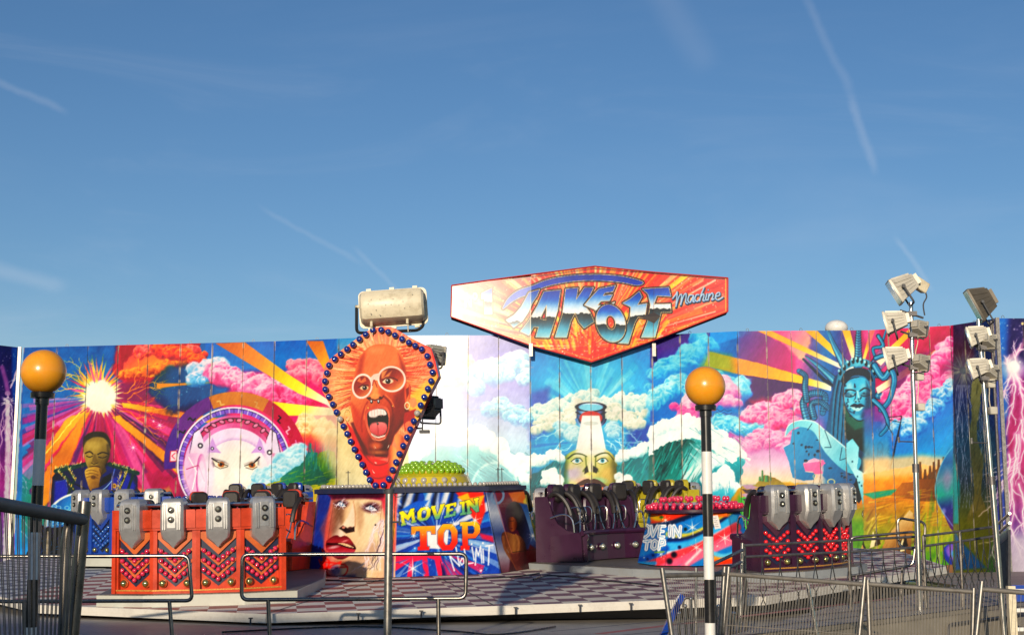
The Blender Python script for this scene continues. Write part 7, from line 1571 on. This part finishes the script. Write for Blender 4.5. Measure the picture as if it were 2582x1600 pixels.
# stair handrail climbing towards the plum booth
m = MB(); sr = thing('stair_handrail', 'sloping dark handrail rising to the right behind the striped beacon pole', 'handrail', tuple(at(1800, 1425, 13.4)))
O = sr.location.copy(); P1 = [at(1795, 1422, 13.2), at(1872, 1386, 14.2)]; P2 = [at(1795, 1450, 13.2), at(1868, 1416, 14.2)]
for nm, P_ in (('top_rail', P1), ('lower_rail', P2)): m = MB(); m.tube([p-O for p in P_], .017, 8); m.build(nm, M_['darksteel'], sr)
for t in (.1, .35, .6, .85): a = P2[0].lerp(P2[1], t); m = MB(); m.tube([a-O, Vector((a.x, a.y, .5))-O], .010, 6); m.build('baluster', M_['rail'], sr)
# fallen blue strut and small rack at the foot of the leaning post
m = MB(); a, b_ = at(1718, 1503, 12.6), at(1672, 1600, 12.2); k = (b_-a)/(b_.z-a.z); m.tube([a, b_+k*(.53-b_.z)*.6], .035, 4); props(m.build('blue_strut', M_['bluepaint']), 'dark blue square strut leaning behind the mesh panel left of the striped pole', 'strut')
rk = thing('spindle_rack', 'low steel rack of upright spindles behind the striped pole', 'rack', tuple(at(1740, 1600, 13.5)))
O = rk.location.copy(); m = MB(); m.tube([p-O for p in round_path([at(1722, 1530, 13.5), at(1724, 1506, 13.5), at(1752, 1506, 13.5), at(1754, 1530, 13.5)], .03)], .012, 8); m.build('rack_frame', M_['rail'], rk)
for i, x in enumerate((1712, 1728, 1742, 1800, 1812, 1836, 1850)):
    a = at(x, 1545-(i % 3)*18, 13.5); m = MB(); m.tube([a-O, Vector((a.x, a.y, .53))-O], .016, 8); m.ball(tuple(a-O), .02, 8, 6); m.build('spindle', M_['chrome'], rk)
# right edge: curved guard of slats, post with ladder rungs, blue board behind
cg = thing('slatted_guard', 'curved white and grey slatted guard at the foot of the lightning panel', 'guard', tuple(at(2520, 1400, 17)))
O = cg.location.copy()
for k in range(12):
    x = 2519+k*2.4; Yk = 17.4-k*.11; m = MB(); m.tube([at(x, 1352-k*1.6, Yk)-O, at(x, 1500-k*1.5, Yk)-O], .014, 4); m.build('slat', M_['darksteel'], cg)
for dy, nm in ((-30, 'top_rail'), (-6, 'lower_rail')): m = MB(); m.tube([at(2516+k*2.5, 1350+dy-k*2.2, 17.4-k*.11)-O for k in range(13)], .016, 8); m.build(nm, M_['rail'], cg)
m = MB(); pa_, pb_ = at(2518, 1350, 17.35), at(2543, 1328, 16.2); dz_ = .11; m.add([tuple(pa_-O), tuple(pb_-O), tuple(pb_-O+Vector((0, 0, -dz_))), tuple(pa_-O+Vector((0, 0, -dz_))), tuple(pa_-O+Vector((.02, .02, 0))), tuple(pb_-O+Vector((.02, .02, 0))), tuple(pb_-O+Vector((.02, .02, -dz_))), tuple(pa_-O+Vector((.02, .02, -dz_)))], [(0,1,2,3),(7,6,5,4),(0,4,5,1),(1,5,6,2),(2,6,7,3),(3,7,4,0)]); m.build('white_band', M_['white'], cg, smooth=False)
lp_ = thing('ladder_frame', 'cream steel ladder frame under the lightning panel at the right edge', 'ladder', tuple(at(2548, 1600, 16))); O = lp_.location.copy()
a = at(2548, 1476, 16); m = MB(); m.box(a.x-.04-O.x, -.04, 0-O.z, a.x+.04-O.x, .04, a.z-O.z); m.build('stile', M_['cream'], lp_, smooth=False); m = MB(); m.box(a.x+.72-O.x, -.04, 0-O.z, a.x+.80-O.x, .04, a.z-O.z); m.build('stile', M_['cream'], lp_, smooth=False)
for y in (1488, 1537, 1585): z = at(2548, y, 16).z-O.z; m = MB(); m.box(a.x+.041-O.x, -.02, z-.02, a.x+.719-O.x, .02, z+.02); m.build('rung', M_['white'], lp_, smooth=False)
m = MB(); a = at(2565, 1474, 17.5); m.box(a.x-.06, 17.5, .53, a.x+1.5, 17.56, a.z); props(m.build('blue_board', M_['bluepaint'], smooth=False), 'blue board standing behind the cream ladder frame at the right edge', 'board')

# ================================================================ unseen hall added behind the photographer so its roofline shades the lower left
hall = thing('unseen_shade_hall', 'plain unseen hall added behind the viewer to shade the lower left', 'building', (-26, -14, 0))
m = MB(); m.box(-19, -5, 0, 19.6, 5, 6.6); m.build('wall', mat('pale_render', (.42, .38, .32), .8, noise=.1), hall, smooth=False)
m = MB(); m.prism([(-19.4, 6.601), (19.9, 6.601), (19.9, 6.85), (-19.4, 6.85)], -5.4, 5.4); m.build('roof', M_['darksteel'], hall, smooth=False)
for k in range(7): m = MB(); m.box(-16+k*5.2, 5.001, 1.0, -13.6+k*5.2, 5.05, 2.6); wn = m.build('window', M_['frame'], hall, smooth=False)

# bolts along the white edge, hanging hooks and loose cables on the deck
for i, (px, py) in enumerate(((346, 1537), (634, 1559), (650, 1548), (905, 1548), (1063, 1541), (1300, 1532), (1462, 1526), (1590, 1522))):
    p = onplane(px, py-6); m = MB(); m.tube([(p.x, p.y-.05, p.z-.02), (p.x, p.y-.05, p.z-.10)], .012, 6); m.box(p.x-.025, p.y-.06, p.z-.025, p.x+.025, p.y-.03, p.z-.01); m.build('edge_latch', M_['frame'], dk)
for pts, lb in (([(1345, 1462), (1380, 1452), (1450, 1456), (1540, 1466), (1660, 1478)], 'thin black cable lying on the chequered deck below the plum gondola'), ([(800, 1462), (900, 1466), (1000, 1464), (1120, 1462), (1290, 1455), (1360, 1446)], 'thin black cable lying along the foot of the hub')):
    m = MB(); m.tube(catmull3([onplane(x, y)+Vector((0, 0, .014)) for x, y in pts]), .012, 6); props(m.build('power_cable', M_['black']), lb, 'cable')
m = MB(); m.tube(catmull3([onz(x, y, .535) for x, y in ((560, 1592), (900, 1578), (1150, 1590), (1260, 1598), (1400, 1578))]), .012, 6); props(m.build('power_cable', M_['black']), 'black cable snaking over the grey tread plates in front of the deck', 'cable')
